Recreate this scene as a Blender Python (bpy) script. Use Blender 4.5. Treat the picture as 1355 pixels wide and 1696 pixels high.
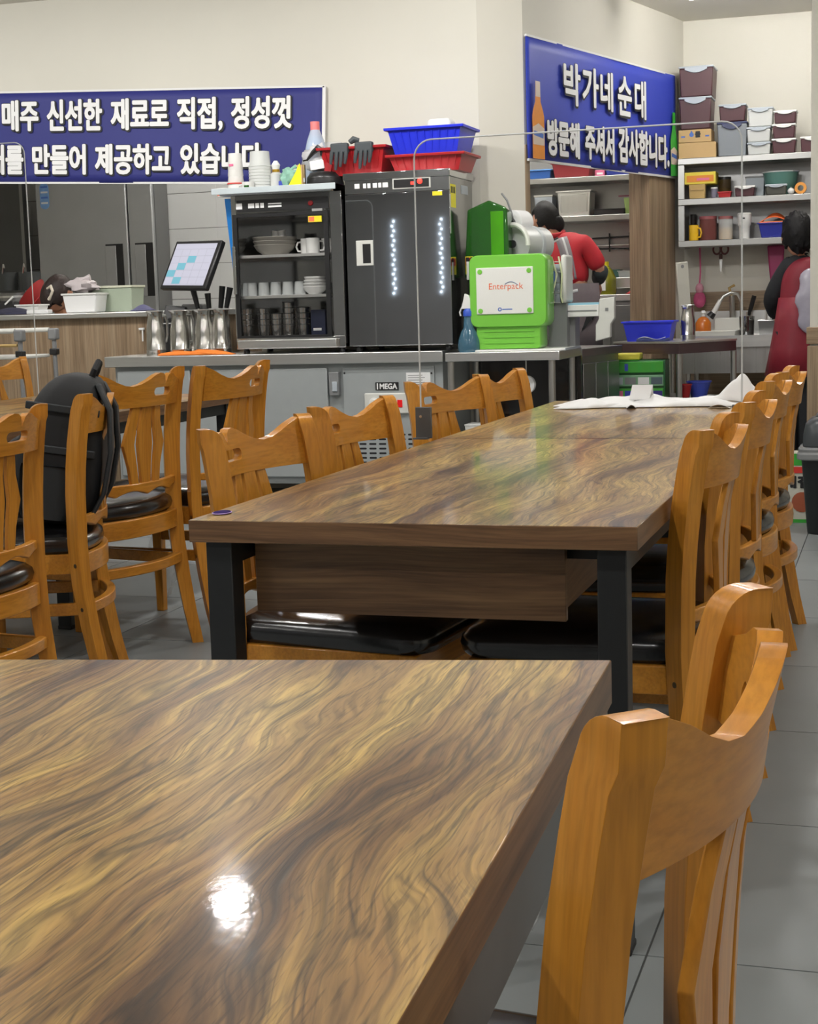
import bpy, bmesh, math, random
from mathutils import Vector, Matrix
random.seed(7)
for o in list(bpy.data.objects): bpy.data.objects.remove(o, do_unlink=True)
scene = bpy.context.scene
COL = scene.collection
PI = math.pi
# ------------------------------------------------------------------ camera
FOC, IW, IH, CH = 2584.1, 1355.0, 1696.0, 1.125
CR = Vector((0.953956, 0.29858, -0.028594)); CU = Vector((-0.012682, 0.135395, 0.990711)); CF = Vector((-0.299678, 0.944732, -0.132948))
cam = bpy.data.cameras.new('camera'); cam.sensor_fit = 'HORIZONTAL'; cam.sensor_width = 36.0
cam.lens = FOC / IW * 36.0; cam.clip_start = 0.05; cam.clip_end = 60
cam_ob = bpy.data.objects.new('camera', cam); COL.objects.link(cam_ob)
M = Matrix(((CR.x, CU.x, -CF.x, 0), (CR.y, CU.y, -CF.y, 0), (CR.z, CU.z, -CF.z, CH), (0, 0, 0, 1)))
cam_ob.matrix_world = M
scene.camera = cam_ob
# ------------------------------------------------------------------ world, exposure
w = bpy.data.worlds.new('world'); scene.world = w; w.use_nodes = True
w.node_tree.nodes['Background'].inputs[0].default_value = (0.55, 0.6, 0.7, 1)
w.node_tree.nodes['Background'].inputs[1].default_value = 0.15
vs = scene.view_settings; vs.view_transform = 'Standard'; vs.look = 'None'; vs.exposure = 0.0; vs.gamma = 1.0; vs.use_curve_mapping = False
LAMP = 2.2          # overall lamp strength
CEIL = 3.07

# survey helpers: a sight line from the camera station met with a real plane
def _ray(px, py): return CF*FOC + CR*(px-IW/2) - CU*(py-IH/2)
def at(px, py, Y):
    d = _ray(px, py); t = Y/d.y; return Vector((0, 0, CH)) + d*t
def atz(px, py, z):
    d = _ray(px, py); t = (z-CH)/d.z; return Vector((0, 0, CH)) + d*t

# ------------------------------------------------------------------ materials
MATS = {}
def nodes_of(name):
    m = bpy.data.materials.new(name); m.use_nodes = True
    nt = m.node_tree; b = nt.nodes['Principled BSDF']; MATS[name] = m
    return m, nt, b
def N(nt, t, **kw):
    n = nt.nodes.new(t)
    for k, v in kw.items(): setattr(n, k, v)
    return n
def mat(name, col, rough=0.5, metal=0.0, coat=0.0, var=0.08, scale=12.0, bump=0.0, trans=0.0, alpha=1.0, emit=0.0, ior=1.5, spec=0.5, sub=0.0, coatr=0.08):
    """plain procedural material: colour mottled by noise, optional fine relief"""
    m, nt, b = nodes_of(name)
    tc = N(nt, 'ShaderNodeTexCoord'); nz = N(nt, 'ShaderNodeTexNoise'); nz.inputs['Scale'].default_value = scale; nz.inputs['Detail'].default_value = 4
    nt.links.new(tc.outputs['Object'], nz.inputs['Vector'])
    mx = N(nt, 'ShaderNodeMix', data_type='RGBA')
    lo = [max(0, c*(1-var)) for c in col]; hi = [min(1, c*(1+var)) for c in col]
    mx.inputs[6].default_value = (*lo, 1); mx.inputs[7].default_value = (*hi, 1)
    nt.links.new(nz.outputs['Fac'], mx.inputs[0]); nt.links.new(mx.outputs[2], b.inputs['Base Color'])
    b.inputs['Roughness'].default_value = rough; b.inputs['Metallic'].default_value = metal
    b.inputs['Coat Weight'].default_value = coat; b.inputs['Coat Roughness'].default_value = coatr
    b.inputs['Transmission Weight'].default_value = trans; b.inputs['Alpha'].default_value = alpha
    b.inputs['IOR'].default_value = ior; b.inputs['Specular IOR Level'].default_value = spec
    if emit:
        b.inputs['Emission Color'].default_value = (*col, 1); b.inputs['Emission Strength'].default_value = emit
    if bump:
        bp = N(nt, 'ShaderNodeBump'); bp.inputs['Strength'].default_value = bump; bp.inputs['Distance'].default_value = 0.01
        nt.links.new(nz.outputs['Fac'], bp.inputs['Height']); nt.links.new(bp.outputs['Normal'], b.inputs['Normal'])
    return m
def ramp(nt, stops):
    r = N(nt, 'ShaderNodeValToRGB'); e = r.color_ramp.elements
    while len(e) < len(stops): e.new(0.5)
    for el, (p, c) in zip(e, stops): el.position = p; el.color = (*c, 1)
    return r
def wood(name, stops, stretch, warp=0.25, rough=0.3, coat=0.0, coatr=0.1, grain=0.35, bump=0.05, spec=0.5, warp_scale=1.6, seed=(0, 0, 0)):
    """long-grain wood: noise stretched along one axis, warped by a slow noise, plus fine pores"""
    m, nt, b = nodes_of(name); L = nt.links.new
    tc = N(nt, 'ShaderNodeTexCoord'); oi = N(nt, 'ShaderNodeObjectInfo')
    off = N(nt, 'ShaderNodeVectorMath', operation='MULTIPLY_ADD')
    cmb = N(nt, 'ShaderNodeCombineXYZ'); mulr = N(nt, 'ShaderNodeMath', operation='MULTIPLY'); mulr.inputs[1].default_value = 13.0
    L(oi.outputs['Random'], mulr.inputs[0]); L(mulr.outputs[0], cmb.inputs[0]); L(mulr.outputs[0], cmb.inputs[1])
    L(cmb.outputs[0], off.inputs[0]); off.inputs[1].default_value = (1, 1, 1); L(tc.outputs['Object'], off.inputs[2])
    n1 = N(nt, 'ShaderNodeTexNoise'); n1.inputs['Scale'].default_value = warp_scale; n1.inputs['Detail'].default_value = 2.5
    sq = N(nt, 'ShaderNodeVectorMath', operation='MULTIPLY'); sq.inputs[1].default_value = [max(0.35, min(1.6, s/6)) for s in stretch]
    L(off.outputs[0], sq.inputs[0]); L(sq.outputs[0], n1.inputs['Vector'])
    sub = N(nt, 'ShaderNodeVectorMath', operation='SUBTRACT'); sub.inputs[1].default_value = (.5, .5, .5); L(n1.outputs['Color'], sub.inputs[0])
    wv = N(nt, 'ShaderNodeVectorMath', operation='MULTIPLY_ADD'); wv.inputs[1].default_value = (warp, warp, warp)
    L(sub.outputs[0], wv.inputs[0]); L(off.outputs[0], wv.inputs[2])
    st = N(nt, 'ShaderNodeVectorMath', operation='MULTIPLY'); st.inputs[1].default_value = stretch; L(wv.outputs[0], st.inputs[0])
    n2 = N(nt, 'ShaderNodeTexNoise'); n2.inputs['Scale'].default_value = 1.0; n2.inputs['Detail'].default_value = 7; n2.inputs['Roughness'].default_value = 0.62
    L(st.outputs[0], n2.inputs['Vector'])
    rp = ramp(nt, stops); L(n2.outputs['Fac'], rp.inputs[0])
    st2 = N(nt, 'ShaderNodeVectorMath', operation='MULTIPLY'); st2.inputs[1].default_value = [s*7 if s > 3 else s*3.0 for s in stretch]; L(wv.outputs[0], st2.inputs[0])
    n3 = N(nt, 'ShaderNodeTexNoise'); n3.inputs['Scale'].default_value = 1.0; n3.inputs['Detail'].default_value = 3; L(st2.outputs[0], n3.inputs['Vector'])
    mr = N(nt, 'ShaderNodeMapRange'); mr.inputs[1].default_value = 0.3; mr.inputs[2].default_value = 0.6; mr.inputs[3].default_value = 1-grain; mr.inputs[4].default_value = 1.06
    L(n3.outputs['Fac'], mr.inputs[0])
    mm = N(nt, 'ShaderNodeMix', data_type='RGBA', blend_type='MULTIPLY'); mm.inputs[0].default_value = 1
    L(rp.outputs[0], mm.inputs[6]); L(mr.outputs[0], mm.inputs[7]); L(mm.outputs[2], b.inputs['Base Color'])
    b.inputs['Roughness'].default_value = rough; b.inputs['Coat Weight'].default_value = coat; b.inputs['Coat Roughness'].default_value = coatr
    b.inputs['Specular IOR Level'].default_value = spec
    if bump:
        bp = N(nt, 'ShaderNodeBump'); bp.inputs['Strength'].default_value = bump; bp.inputs['Distance'].default_value = 0.002
        L(n3.outputs['Fac'], bp.inputs['Height']); L(bp.outputs['Normal'], b.inputs['Normal'])
    return m
def brushed(name, col, rough=0.3, axis=0, amp=0.12, metal=1.0):
    m, nt, b = nodes_of(name); L = nt.links.new
    tc = N(nt, 'ShaderNodeTexCoord'); sc = N(nt, 'ShaderNodeVectorMath', operation='MULTIPLY')
    v = [220, 220, 220]; v[axis] = 3; sc.inputs[1].default_value = v; L(tc.outputs['Object'], sc.inputs[0])
    nz = N(nt, 'ShaderNodeTexNoise'); nz.inputs['Scale'].default_value = 1; nz.inputs['Detail'].default_value = 3; L(sc.outputs[0], nz.inputs['Vector'])
    mr = N(nt, 'ShaderNodeMapRange'); mr.inputs[3].default_value = rough-amp/2; mr.inputs[4].default_value = rough+amp/2
    L(nz.outputs['Fac'], mr.inputs[0]); L(mr.outputs[0], b.inputs['Roughness'])
    mx = N(nt, 'ShaderNodeMix', data_type='RGBA'); mx.inputs[6].default_value = (*[c*.9 for c in col], 1); mx.inputs[7].default_value = (*[min(1, c*1.08) for c in col], 1)
    L(nz.outputs['Fac'], mx.inputs[0]); L(mx.outputs[2], b.inputs['Base Color']); b.inputs['Metallic'].default_value = metal
    return m

walnut_stops = [(0.28, (0.055, 0.026, 0.011)), (0.40, (0.17, 0.088, 0.035)), (0.48, (0.30, 0.175, 0.075)), (0.56, (0.40, 0.245, 0.105)), (0.66, (0.50, 0.33, 0.135)), (0.8, (0.24, 0.13, 0.055))]
def walnut_top(name):
    """printed walnut laminate: broad gold and brown figure, thin dark veins, fine pores, satin lacquer"""
    m, nt, b = nodes_of(name); L = nt.links.new
    tc = N(nt, 'ShaderNodeTexCoord'); oi = N(nt, 'ShaderNodeObjectInfo'); mulr = N(nt, 'ShaderNodeMath', operation='MULTIPLY'); mulr.inputs[1].default_value = 11.0
    cmb = N(nt, 'ShaderNodeCombineXYZ'); L(oi.outputs['Random'], mulr.inputs[0]); L(mulr.outputs[0], cmb.inputs[0]); L(mulr.outputs[0], cmb.inputs[1])
    off = N(nt, 'ShaderNodeVectorMath', operation='ADD'); L(tc.outputs['Object'], off.inputs[0]); L(cmb.outputs[0], off.inputs[1])
    def vm(op, src, val): n = N(nt, 'ShaderNodeVectorMath', operation=op); L(src, n.inputs[0]); n.inputs[1].default_value = val; return n.outputs[0]
    def noise(vec, detail, rough=0.55, dist=0.0):
        n = N(nt, 'ShaderNodeTexNoise'); n.inputs['Scale'].default_value = 1; n.inputs['Detail'].default_value = detail; n.inputs['Roughness'].default_value = rough; n.inputs['Distortion'].default_value = dist; L(vec, n.inputs['Vector']); return n
    w1 = noise(vm('MULTIPLY', off.outputs[0], (5.0, 2.2, 5.0)), 2.0)
    wv = N(nt, 'ShaderNodeVectorMath', operation='MULTIPLY_ADD'); L(vm('SUBTRACT', w1.outputs['Color'], (.5, .5, .5)), wv.inputs[0]); wv.inputs[1].default_value = (0.16, 0.25, 0.0); L(off.outputs[0], wv.inputs[2])
    v = wv.outputs[0]
    base = noise(vm('MULTIPLY', v, (15, 1.1, 15)), 6, 0.58, 0.35)
    rp = ramp(nt, [(0.27, (0.058, 0.026, 0.009)), (0.37, (0.150, 0.073, 0.023)), (0.45, (0.27, 0.148, 0.045)), (0.53, (0.385, 0.230, 0.066)), (0.62, (0.53, 0.345, 0.092)), (0.74, (0.30, 0.172, 0.056))]); L(base.outputs['Fac'], rp.inputs[0])
    def mrange(src, a0, a1, b0, b1): n = N(nt, 'ShaderNodeMapRange'); L(src, n.inputs[0]); n.inputs[1].default_value = a0; n.inputs[2].default_value = a1; n.inputs[3].default_value = b0; n.inputs[4].default_value = b1; return n.outputs[0]
    def math2(op, a0, b0=None, val=0.5):
        n = N(nt, 'ShaderNodeMath', operation=op); L(a0, n.inputs[0])
        if b0 is not None: L(b0, n.inputs[1])
        else: n.inputs[1].default_value = val
        return n.outputs[0]
    vn = noise(vm('MULTIPLY', v, (24, 1.3, 24)), 3, 0.5, 0.8); vein = mrange(math2('ABSOLUTE', math2('SUBTRACT', vn.outputs['Fac'])), 0.0, 0.032, 0.42, 1.0)
    vn2 = noise(vm('MULTIPLY', v, (60, 3.2, 60)), 2, 0.5, 0.5); vein2 = mrange(math2('ABSOLUTE', math2('SUBTRACT', vn2.outputs['Fac'])), 0.0, 0.045, 0.64, 1.0)
    fine = noise(vm('MULTIPLY', v, (170, 7, 170)), 3, 0.6); fi = mrange(fine.outputs['Fac'], 0.32, 0.64, 0.58, 1.14)
    pore = noise(vm('MULTIPLY', off.outputs[0], (420, 26, 420)), 1, 0.5); po = mrange(pore.outputs['Fac'], 0.34, 0.46, 0.62, 1.0)
    tot = math2('MULTIPLY', math2('MULTIPLY', vein, vein2), math2('MULTIPLY', fi, po))
    mm = N(nt, 'ShaderNodeMix', data_type='RGBA', blend_type='MULTIPLY'); mm.inputs[0].default_value = 1; L(rp.outputs[0], mm.inputs[6]); L(tot, mm.inputs[7]); L(mm.outputs[2], b.inputs['Base Color'])
    b.inputs['Roughness'].default_value = 0.34; b.inputs['Specular IOR Level'].default_value = 0.26; b.inputs['Coat Weight'].default_value = 0.32; b.inputs['Coat Roughness'].default_value = 0.065
    bp = N(nt, 'ShaderNodeBump'); bp.inputs['Strength'].default_value = 0.16; bp.inputs['Distance'].default_value = 0.002; L(fine.outputs['Fac'], bp.inputs['Height']); L(bp.outputs['Normal'], b.inputs['Normal'])
    nb = noise(vm('MULTIPLY', off.outputs[0], (90, 60, 90)), 2); bp2 = N(nt, 'ShaderNodeBump'); bp2.inputs['Strength'].default_value = 0.035; bp2.inputs['Distance'].default_value = 0.002; L(nb.outputs['Fac'], bp2.inputs['Height']); L(bp2.outputs['Normal'], b.inputs['Coat Normal'])
    return m
T_TOP = walnut_top('walnut_laminate')
T_EDGE = wood('walnut_edge', [(0.3, (0.075, 0.036, 0.016)), (0.5, (0.17, 0.088, 0.04)), (0.7, (0.25, 0.14, 0.063))], (2.0, 2.0, 34), warp=0.14, rough=0.38, grain=0.3, bump=0.05, warp_scale=2.2)
CH_WOOD = wood('honey_beech', [(0.25, (0.41, 0.152, 0.015)), (0.5, (0.52, 0.216, 0.026)), (0.75, (0.60, 0.272, 0.042))], (22, 22, 1.6), warp=0.06, rough=0.33, coat=0.32, coatr=0.09, grain=0.16, bump=0.01, spec=0.25)
CH_WOODX = wood('honey_beech_rail', [(0.25, (0.41, 0.152, 0.015)), (0.5, (0.52, 0.216, 0.026)), (0.75, (0.60, 0.272, 0.042))], (1.6, 22, 22), warp=0.06, rough=0.33, coat=0.32, coatr=0.09, grain=0.16, bump=0.01, spec=0.25)
VINYL = mat('black_vinyl', (0.008, 0.008, 0.009), 0.22, coat=0.5, var=0.2, scale=40, bump=0.08, coatr=0.2)
BLACK = mat('black_powder_coat', (0.010, 0.011, 0.012), 0.42, var=0.15, scale=60, bump=0.02)
GREYM = mat('grey_painted_steel', (0.10, 0.105, 0.11), 0.4, var=0.06, scale=40)
RUBBER = mat('black_rubber', (0.012, 0.012, 0.013), 0.6)
SCREW = mat('dark_screw', (0.10, 0.08, 0.05), 0.4, metal=0.8)
WALL = mat('cream_paint', (0.65, 0.63, 0.56), 0.75, var=0.025, scale=3, bump=0.03)
WALL2 = mat('cream_panel', (0.60, 0.575, 0.505), 0.7, var=0.03, scale=3)  # cream paint greyed to carry the shade of the angled pier face
CEILM = mat('ceiling_paint', (0.72, 0.69, 0.62), 0.8, var=0.02, scale=3)
PANELW = wood('grey_oak_panel', [(0.3, (0.19, 0.125, 0.072)), (0.5, (0.30, 0.21, 0.13)), (0.7, (0.38, 0.285, 0.185))], (20, 20, 0.9), warp=0.05, rough=0.45, grain=0.3, bump=0.03)
PANELX = wood('grey_oak_band', [(0.3, (0.19, 0.125, 0.072)), (0.5, (0.30, 0.21, 0.13)), (0.7, (0.38, 0.285, 0.185))], (0.9, 20, 20), warp=0.05, rough=0.45, grain=0.3, bump=0.03)
TILE = mat('grey_floor_tile', (0.215, 0.232, 0.234), 0.42, var=0.22, scale=2.2, bump=0.02)
GROUT = mat('dark_grout', (0.07, 0.07, 0.07), 0.9)
STEEL = brushed('brushed_steel', (0.74, 0.74, 0.73), 0.32, axis=0)
SHELFST = brushed('shelf_steel', (0.42, 0.42, 0.41), 0.34, axis=0)
STEELV = brushed('brushed_steel_upright', (0.56, 0.56, 0.55), 0.30, axis=2)
STEELD = brushed('dark_steel', (0.30, 0.30, 0.30), 0.34, axis=0)
MIRROR = mat('polished_steel', (0.64, 0.65, 0.66), 0.09, metal=1.0, var=0.03, scale=4)
MIRRORD = mat('polished_dark_steel', (0.33, 0.335, 0.34), 0.10, metal=1.0, var=0.04, scale=4)
FRIDGEF = mat('grey_fridge_sheet', (0.36, 0.385, 0.39), 0.36, metal=0.12, var=0.05, scale=20)
ACRYL = mat('clear_acrylic', (0.97, 0.99, 1.0), 0.02, trans=1.0, ior=1.18, var=0.0)
ACRYE = mat('acrylic_edge', (0.72, 0.75, 0.76), 0.25, var=0.02, alpha=0.75)
GLASS = mat('clear_glass', (0.95, 0.97, 0.97), 0.02, trans=1.0, ior=1.25, var=0.0)
WHITE = mat('white_plastic', (0.78, 0.78, 0.76), 0.4, var=0.03)
OFFWH = mat('off_white_plastic', (0.66, 0.66, 0.62), 0.42, var=0.04)
BLKPL = mat('black_plastic', (0.015, 0.015, 0.016), 0.35, var=0.1)
GREYPL = mat('grey_plastic', (0.22, 0.225, 0.23), 0.45, var=0.05)

m_, nt_, b_ = nodes_of('clear_sheet'); nt_.nodes.remove(b_)
tr1 = N(nt_, 'ShaderNodeBsdfTransparent'); gl1 = N(nt_, 'ShaderNodeBsdfGlossy'); gl1.inputs['Roughness'].default_value = 0.03; fr1 = N(nt_, 'ShaderNodeFresnel'); fr1.inputs[0].default_value = 1.22; mxs = N(nt_, 'ShaderNodeMixShader')
nzz = N(nt_, 'ShaderNodeTexNoise'); nzz.inputs['Scale'].default_value = 3; mlt = N(nt_, 'ShaderNodeMath', operation='MULTIPLY'); addv = N(nt_, 'ShaderNodeMath', operation='ADD'); addv.inputs[1].default_value = 0.55
nt_.links.new(nzz.outputs['Fac'], addv.inputs[0]); nt_.links.new(addv.outputs[0], mlt.inputs[0]); nt_.links.new(fr1.outputs[0], mlt.inputs[1])
nt_.links.new(mlt.outputs[0], mxs.inputs[0]); nt_.links.new(tr1.outputs[0], mxs.inputs[1]); nt_.links.new(gl1.outputs[0], mxs.inputs[2]); nt_.links.new(mxs.outputs[0], nt_.nodes['Material Output'].inputs[0])
CLEARS = m_

# ------------------------------------------------------------------ mesh helpers
class MB:
    def __init__(s): s.v = []; s.f = []
    def add(s, vs, fs, T=None):
        b = len(s.v)
        for p in vs: s.v.append((T @ Vector(p)) if T is not None else Vector(p))
        for f in fs: s.f.append([b+i for i in f])
        return s
    def box(s, x0, x1, y0, y1, z0, z1, T=None):
        v = [(x0,y0,z0),(x1,y0,z0),(x1,y1,z0),(x0,y1,z0),(x0,y0,z1),(x1,y0,z1),(x1,y1,z1),(x0,y1,z1)]
        return s.add(v, [(0,3,2,1),(4,5,6,7),(0,1,5,4),(1,2,6,5),(2,3,7,6),(3,0,4,7)], T)
    def frustum(s, w0, d0, w1, d1, z0, z1, T=None, cap0=True, cap1=True, cx=0, cy=0):
        v = [(cx-w0/2,cy-d0/2,z0),(cx+w0/2,cy-d0/2,z0),(cx+w0/2,cy+d0/2,z0),(cx-w0/2,cy+d0/2,z0),(cx-w1/2,cy-d1/2,z1),(cx+w1/2,cy-d1/2,z1),(cx+w1/2,cy+d1/2,z1),(cx-w1/2,cy+d1/2,z1)]
        f = [(0,1,5,4),(1,2,6,5),(2,3,7,6),(3,0,4,7)]
        if cap0: f.append((0,3,2,1))
        if cap1: f.append((4,5,6,7))
        return s.add(v, f, T)
    def prism(s, poly, z0, z1, T=None):
        n = len(poly)
        v = [(p[0],p[1],z0) for p in poly] + [(p[0],p[1],z1) for p in poly]
        f = [tuple(range(n-1,-1,-1)), tuple(range(n,2*n))] + [(i,(i+1)%n,n+(i+1)%n,n+i) for i in range(n)]
        return s.add(v, f, T)
    def lathe(s, prof, n=20, T=None, cx=0, cy=0, a0=0, closed=True):
        """profile of (radius, z); zero radius closes a pole"""
        b = len(s.v); rings = []
        for r, z in prof:
            if r < 1e-6: s.v.append(Vector((cx,cy,z))); rings.append([len(s.v)-1])
            else:
                ring = []
                for i in range(n):
                    a = a0+2*PI*i/n; s.v.append(Vector((cx+r*math.cos(a), cy+r*math.sin(a), z))); ring.append(len(s.v)-1)
                rings.append(ring)
        for A, B in zip(rings, rings[1:]):
            for i in range(n):
                j = (i+1) % n
                if len(A) == 1 and len(B) == 1: continue
                if len(A) == 1: s.f.append([A[0], B[j], B[i]])
                elif len(B) == 1: s.f.append([A[i], A[j], B[0]])
                else: s.f.append([A[i], A[j], B[j], B[i]])
        if T is not None:
            for i in range(b, len(s.v)): s.v[i] = T @ s.v[i]
        return s
    def tube(s, pts, r, n=8, T=None, cap=True, closed=False):
        pts = [Vector(p) for p in pts]; m = len(pts); rs = r if isinstance(r, (list, tuple)) else [r]*m
        b = len(s.v); prev = None
        for i, p in enumerate(pts):
            if closed: t = pts[(i+1) % m]-pts[i-1]
            else: t = pts[min(i+1, m-1)]-pts[max(i-1, 0)]
            t.normalize()
            if prev is None:
                up = Vector((0,0,1)) if abs(t.z) < 0.9 else Vector((1,0,0)); a = t.cross(up).normalized()
            else: a = (prev - t*prev.dot(t)).normalized()
            prev = a; c = t.cross(a)
            for k in range(n):
                q = 2*PI*k/n; s.v.append(p + (a*math.cos(q)+c*math.sin(q))*rs[i])
        for i in range(m if closed else m-1):
            j = (i+1) % m
            for k in range(n):
                l = (k+1) % n; s.f.append([b+i*n+k, b+i*n+l, b+j*n+l, b+j*n+k])
        if cap and not closed:
            s.f.append([b+k for k in range(n-1,-1,-1)]); s.f.append([b+(m-1)*n+k for k in range(n)])
        if T is not None:
            for i in range(b, len(s.v)): s.v[i] = T @ s.v[i]
        return s
    def rings(s, rings, cap=True, closed=False, T=None):
        """skin a list of equal-length closed rings of points"""
        b = len(s.v); n = len(rings[0])
        for rg in rings:
            for p in rg: s.v.append((T @ Vector(p)) if T is not None else Vector(p))
        for i in range(len(rings)-1 if not closed else len(rings)):
            j = (i+1) % len(rings)
            for k in range(n):
                l = (k+1) % n; s.f.append([b+i*n+k, b+i*n+l, b+j*n+l, b+j*n+k])
        if cap and not closed:
            s.f.append([b+k for k in range(n-1,-1,-1)]); s.f.append([b+(len(rings)-1)*n+k for k in range(n)])
        return s
    def grid(s, fn, nu, nv, T=None):
        b = len(s.v)
        for i in range(nu+1):
            for j in range(nv+1):
                p = Vector(fn(i/nu, j/nv)); s.v.append((T @ p) if T is not None else p)
        for i in range(nu):
            for j in range(nv):
                a = b+i*(nv+1)+j; s.f.append([a, a+nv+1, a+nv+2, a+1])
        return s
    def ellipsoid(s, c, r, n=16, m=10, T=None):
        c = Vector(c); prof = []
        for i in range(m+1):
            a = -PI/2+PI*i/m; prof.append((max(0, math.cos(a)) if 0 < i < m else 0, math.sin(a)))
        q = MB().lathe(prof, n)
        return s.add([Vector((v.x*r[0]+c.x, v.y*r[1]+c.y, v.z*r[2]+c.z)) for v in q.v], q.f, T)
    def mesh(s, name, merge=0.0):
        me = bpy.data.meshes.new(name); me.from_pydata([tuple(v) for v in s.v], [], s.f)
        bm = bmesh.new(); bm.from_mesh(me)
        if merge: bmesh.ops.remove_doubles(bm, verts=bm.verts, dist=merge)
        bmesh.ops.recalc_face_normals(bm, faces=bm.faces); bm.to_mesh(me); bm.free()
        return me
    def build(s, name, m, parent=None, smooth=False, bevel=0.0, seg=2, merge=0.0, solid=0.0, subd=0, auto=None):
        me = s.mesh(name, merge or (1e-5 if (smooth or bevel) else 0))
        return obj(name, me, m, parent, smooth, bevel, seg, solid, subd)
def obj(name, me, m, parent=None, smooth=False, bevel=0.0, seg=2, solid=0.0, subd=0):
    o = bpy.data.objects.new(name, me); COL.objects.link(o)
    if m is not None: me.materials.append(m)
    if parent is not None: o.parent = parent
    if smooth or bevel or subd:
        for p in me.polygons: p.use_smooth = True
        try: me.set_sharp_from_angle(angle=math.radians(40 if not subd else 180))
        except Exception: pass
    if solid:
        md = o.modifiers.new('solid', 'SOLIDIFY'); md.thickness = solid; md.offset = 0
    if bevel:
        md = o.modifiers.new('bevel', 'BEVEL'); md.width = bevel; md.segments = seg; md.limit_method = 'ANGLE'; md.angle_limit = math.radians(35); md.harden_normals = False
    if subd:
        md = o.modifiers.new('sub', 'SUBSURF'); md.levels = subd; md.render_levels = subd
    return o
def tag(o, label, cat, group=None, kind=None):
    if label: o['label'] = label
    if cat: o['category'] = cat
    if group: o['group'] = group
    if kind: o['kind'] = kind
    return o
def thing(name, label, cat, loc=(0,0,0), rz=0.0, group=None, scale=1.0):
    o = bpy.data.objects.new(name, None); COL.objects.link(o); o.empty_display_size = 0.05
    o.location = loc; o.rotation_euler = (0, 0, rz); o.scale = (scale,)*3
    return tag(o, label, cat, group)
def struct(name, mb, m, **kw):
    o = mb.build(name, m, **kw); o['kind'] = 'structure'; return o
def copy_tree(root, loc, rz, label=None, group=None, scale=None):
    r = root.copy(); COL.objects.link(r); r.location = loc; r.rotation_euler = (0, 0, rz)
    if scale: r.scale = (scale,)*3
    if label: r['label'] = label
    if group: r['group'] = group
    for ch in list(root.children):
        c = ch.copy(); COL.objects.link(c); c.parent = r
        for g in list(ch.children):
            d = g.copy(); COL.objects.link(d); d.parent = c
    return r
def rot(rx=0, ry=0, rz=0, loc=(0,0,0)):
    return Matrix.Translation(loc) @ Matrix.Rotation(rz,4,'Z') @ Matrix.Rotation(ry,4,'Y') @ Matrix.Rotation(rx,4,'X')
def roundrect(w, d, r, n=5, cx=0, cy=0):
    pts = []
    for sx, sy, a0 in ((1,1,0),(-1,1,PI/2),(-1,-1,PI),(1,-1,1.5*PI)):
        for i in range(n+1):
            a = a0+PI/2*i/n; pts.append((cx+sx*(w/2-r)+r*math.cos(a), cy+sy*(d/2-r)+r*math.sin(a)))
    return pts
def text_mesh(body, width=None, height=None, fat=0.0, spacing=1.0, res=3):
    """lettering turned to a mesh, laid out in the local XZ plane facing -Y, lower left at the origin; fat thickens the strokes (metres)"""
    cu = bpy.data.curves.new('lettering', 'FONT'); cu.body = body; cu.size = 1.0; cu.space_character = spacing; cu.resolution_u = res; cu.fill_mode = 'FRONT'
    t = bpy.data.objects.new('lettering_tmp', cu); COL.objects.link(t)
    dg = bpy.context.evaluated_depsgraph_get(); dg.update()
    me = bpy.data.meshes.new_from_object(t.evaluated_get(dg)); bpy.data.objects.remove(t, do_unlink=True); bpy.data.curves.remove(cu)
    xs = [v.co.x for v in me.vertices]; ys = [v.co.y for v in me.vertices]
    x0, x1, y0, y1 = min(xs), max(xs), min(ys), max(ys)
    sx = (width-2*fat)/(x1-x0) if width else (height-2*fat)/(y1-y0); sy = (height-2*fat)/(y1-y0) if height else sx
    vs_ = [((v.co.x-x0)*sx+fat, (v.co.y-y0)*sy+fat) for v in me.vertices]; fs_ = [list(q.vertices) for q in me.polygons]
    bpy.data.meshes.remove(me)
    b = MB()
    for k in range(1 if not fat else 17):
        ox, oz = (0, 0) if k == 0 else (fat*math.cos(k*PI/8), fat*math.sin(k*PI/8))
        b.add([(x+ox, -0.00003*k, z+oz) for x, z in vs_], fs_)
    me = bpy.data.meshes.new('lettering'); me.from_pydata([tuple(v) for v in b.v], [], b.f); return me
def lettering(name, body, m, parent, loc, width=None, height=None, fat=0.0, rz=0.0, ry=0.0, **kw):
    me = text_mesh(body, width, height, fat, **kw); o = obj(name, me, m, parent); o.location = loc; o.rotation_euler = (0, ry, rz); return o
# ------------------------------------------------------------------ ceiling lamps (their light is their own lens) and added wall spotlights
LENS = mat('lamp_lens', (1.0, 0.975, 0.935), 0.4, var=0.0, emit=200*LAMP)
LENSK = mat('kitchen_tube', (1.0, 0.97, 0.92), 0.4, var=0.0, emit=44*LAMP)
def downlight(x, y, label):
    t = thing('ceiling_downlight', label, 'ceiling light', (x, y, CEIL), 0, 'dining room downlights')
    MB().lathe([(0.072,0.0),(0.072,-0.012),(0.094,-0.014),(0.102,-0.006),(0.102,0.0)], 24).build('trim_ring', WHITE, t, smooth=True)
    MB().lathe([(0,-0.010),(0.072,-0.010),(0.072,-0.002),(0,-0.002)], 24).build('lens', LENS, t)
    return t
for yy in (6.6, 3.9, 1.2, -1.5):
    for xx in (-5.3, -3.2, -1.1, 1.0):
        downlight(xx, yy, 'round white downlight set flush in the dining room ceiling')
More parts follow.
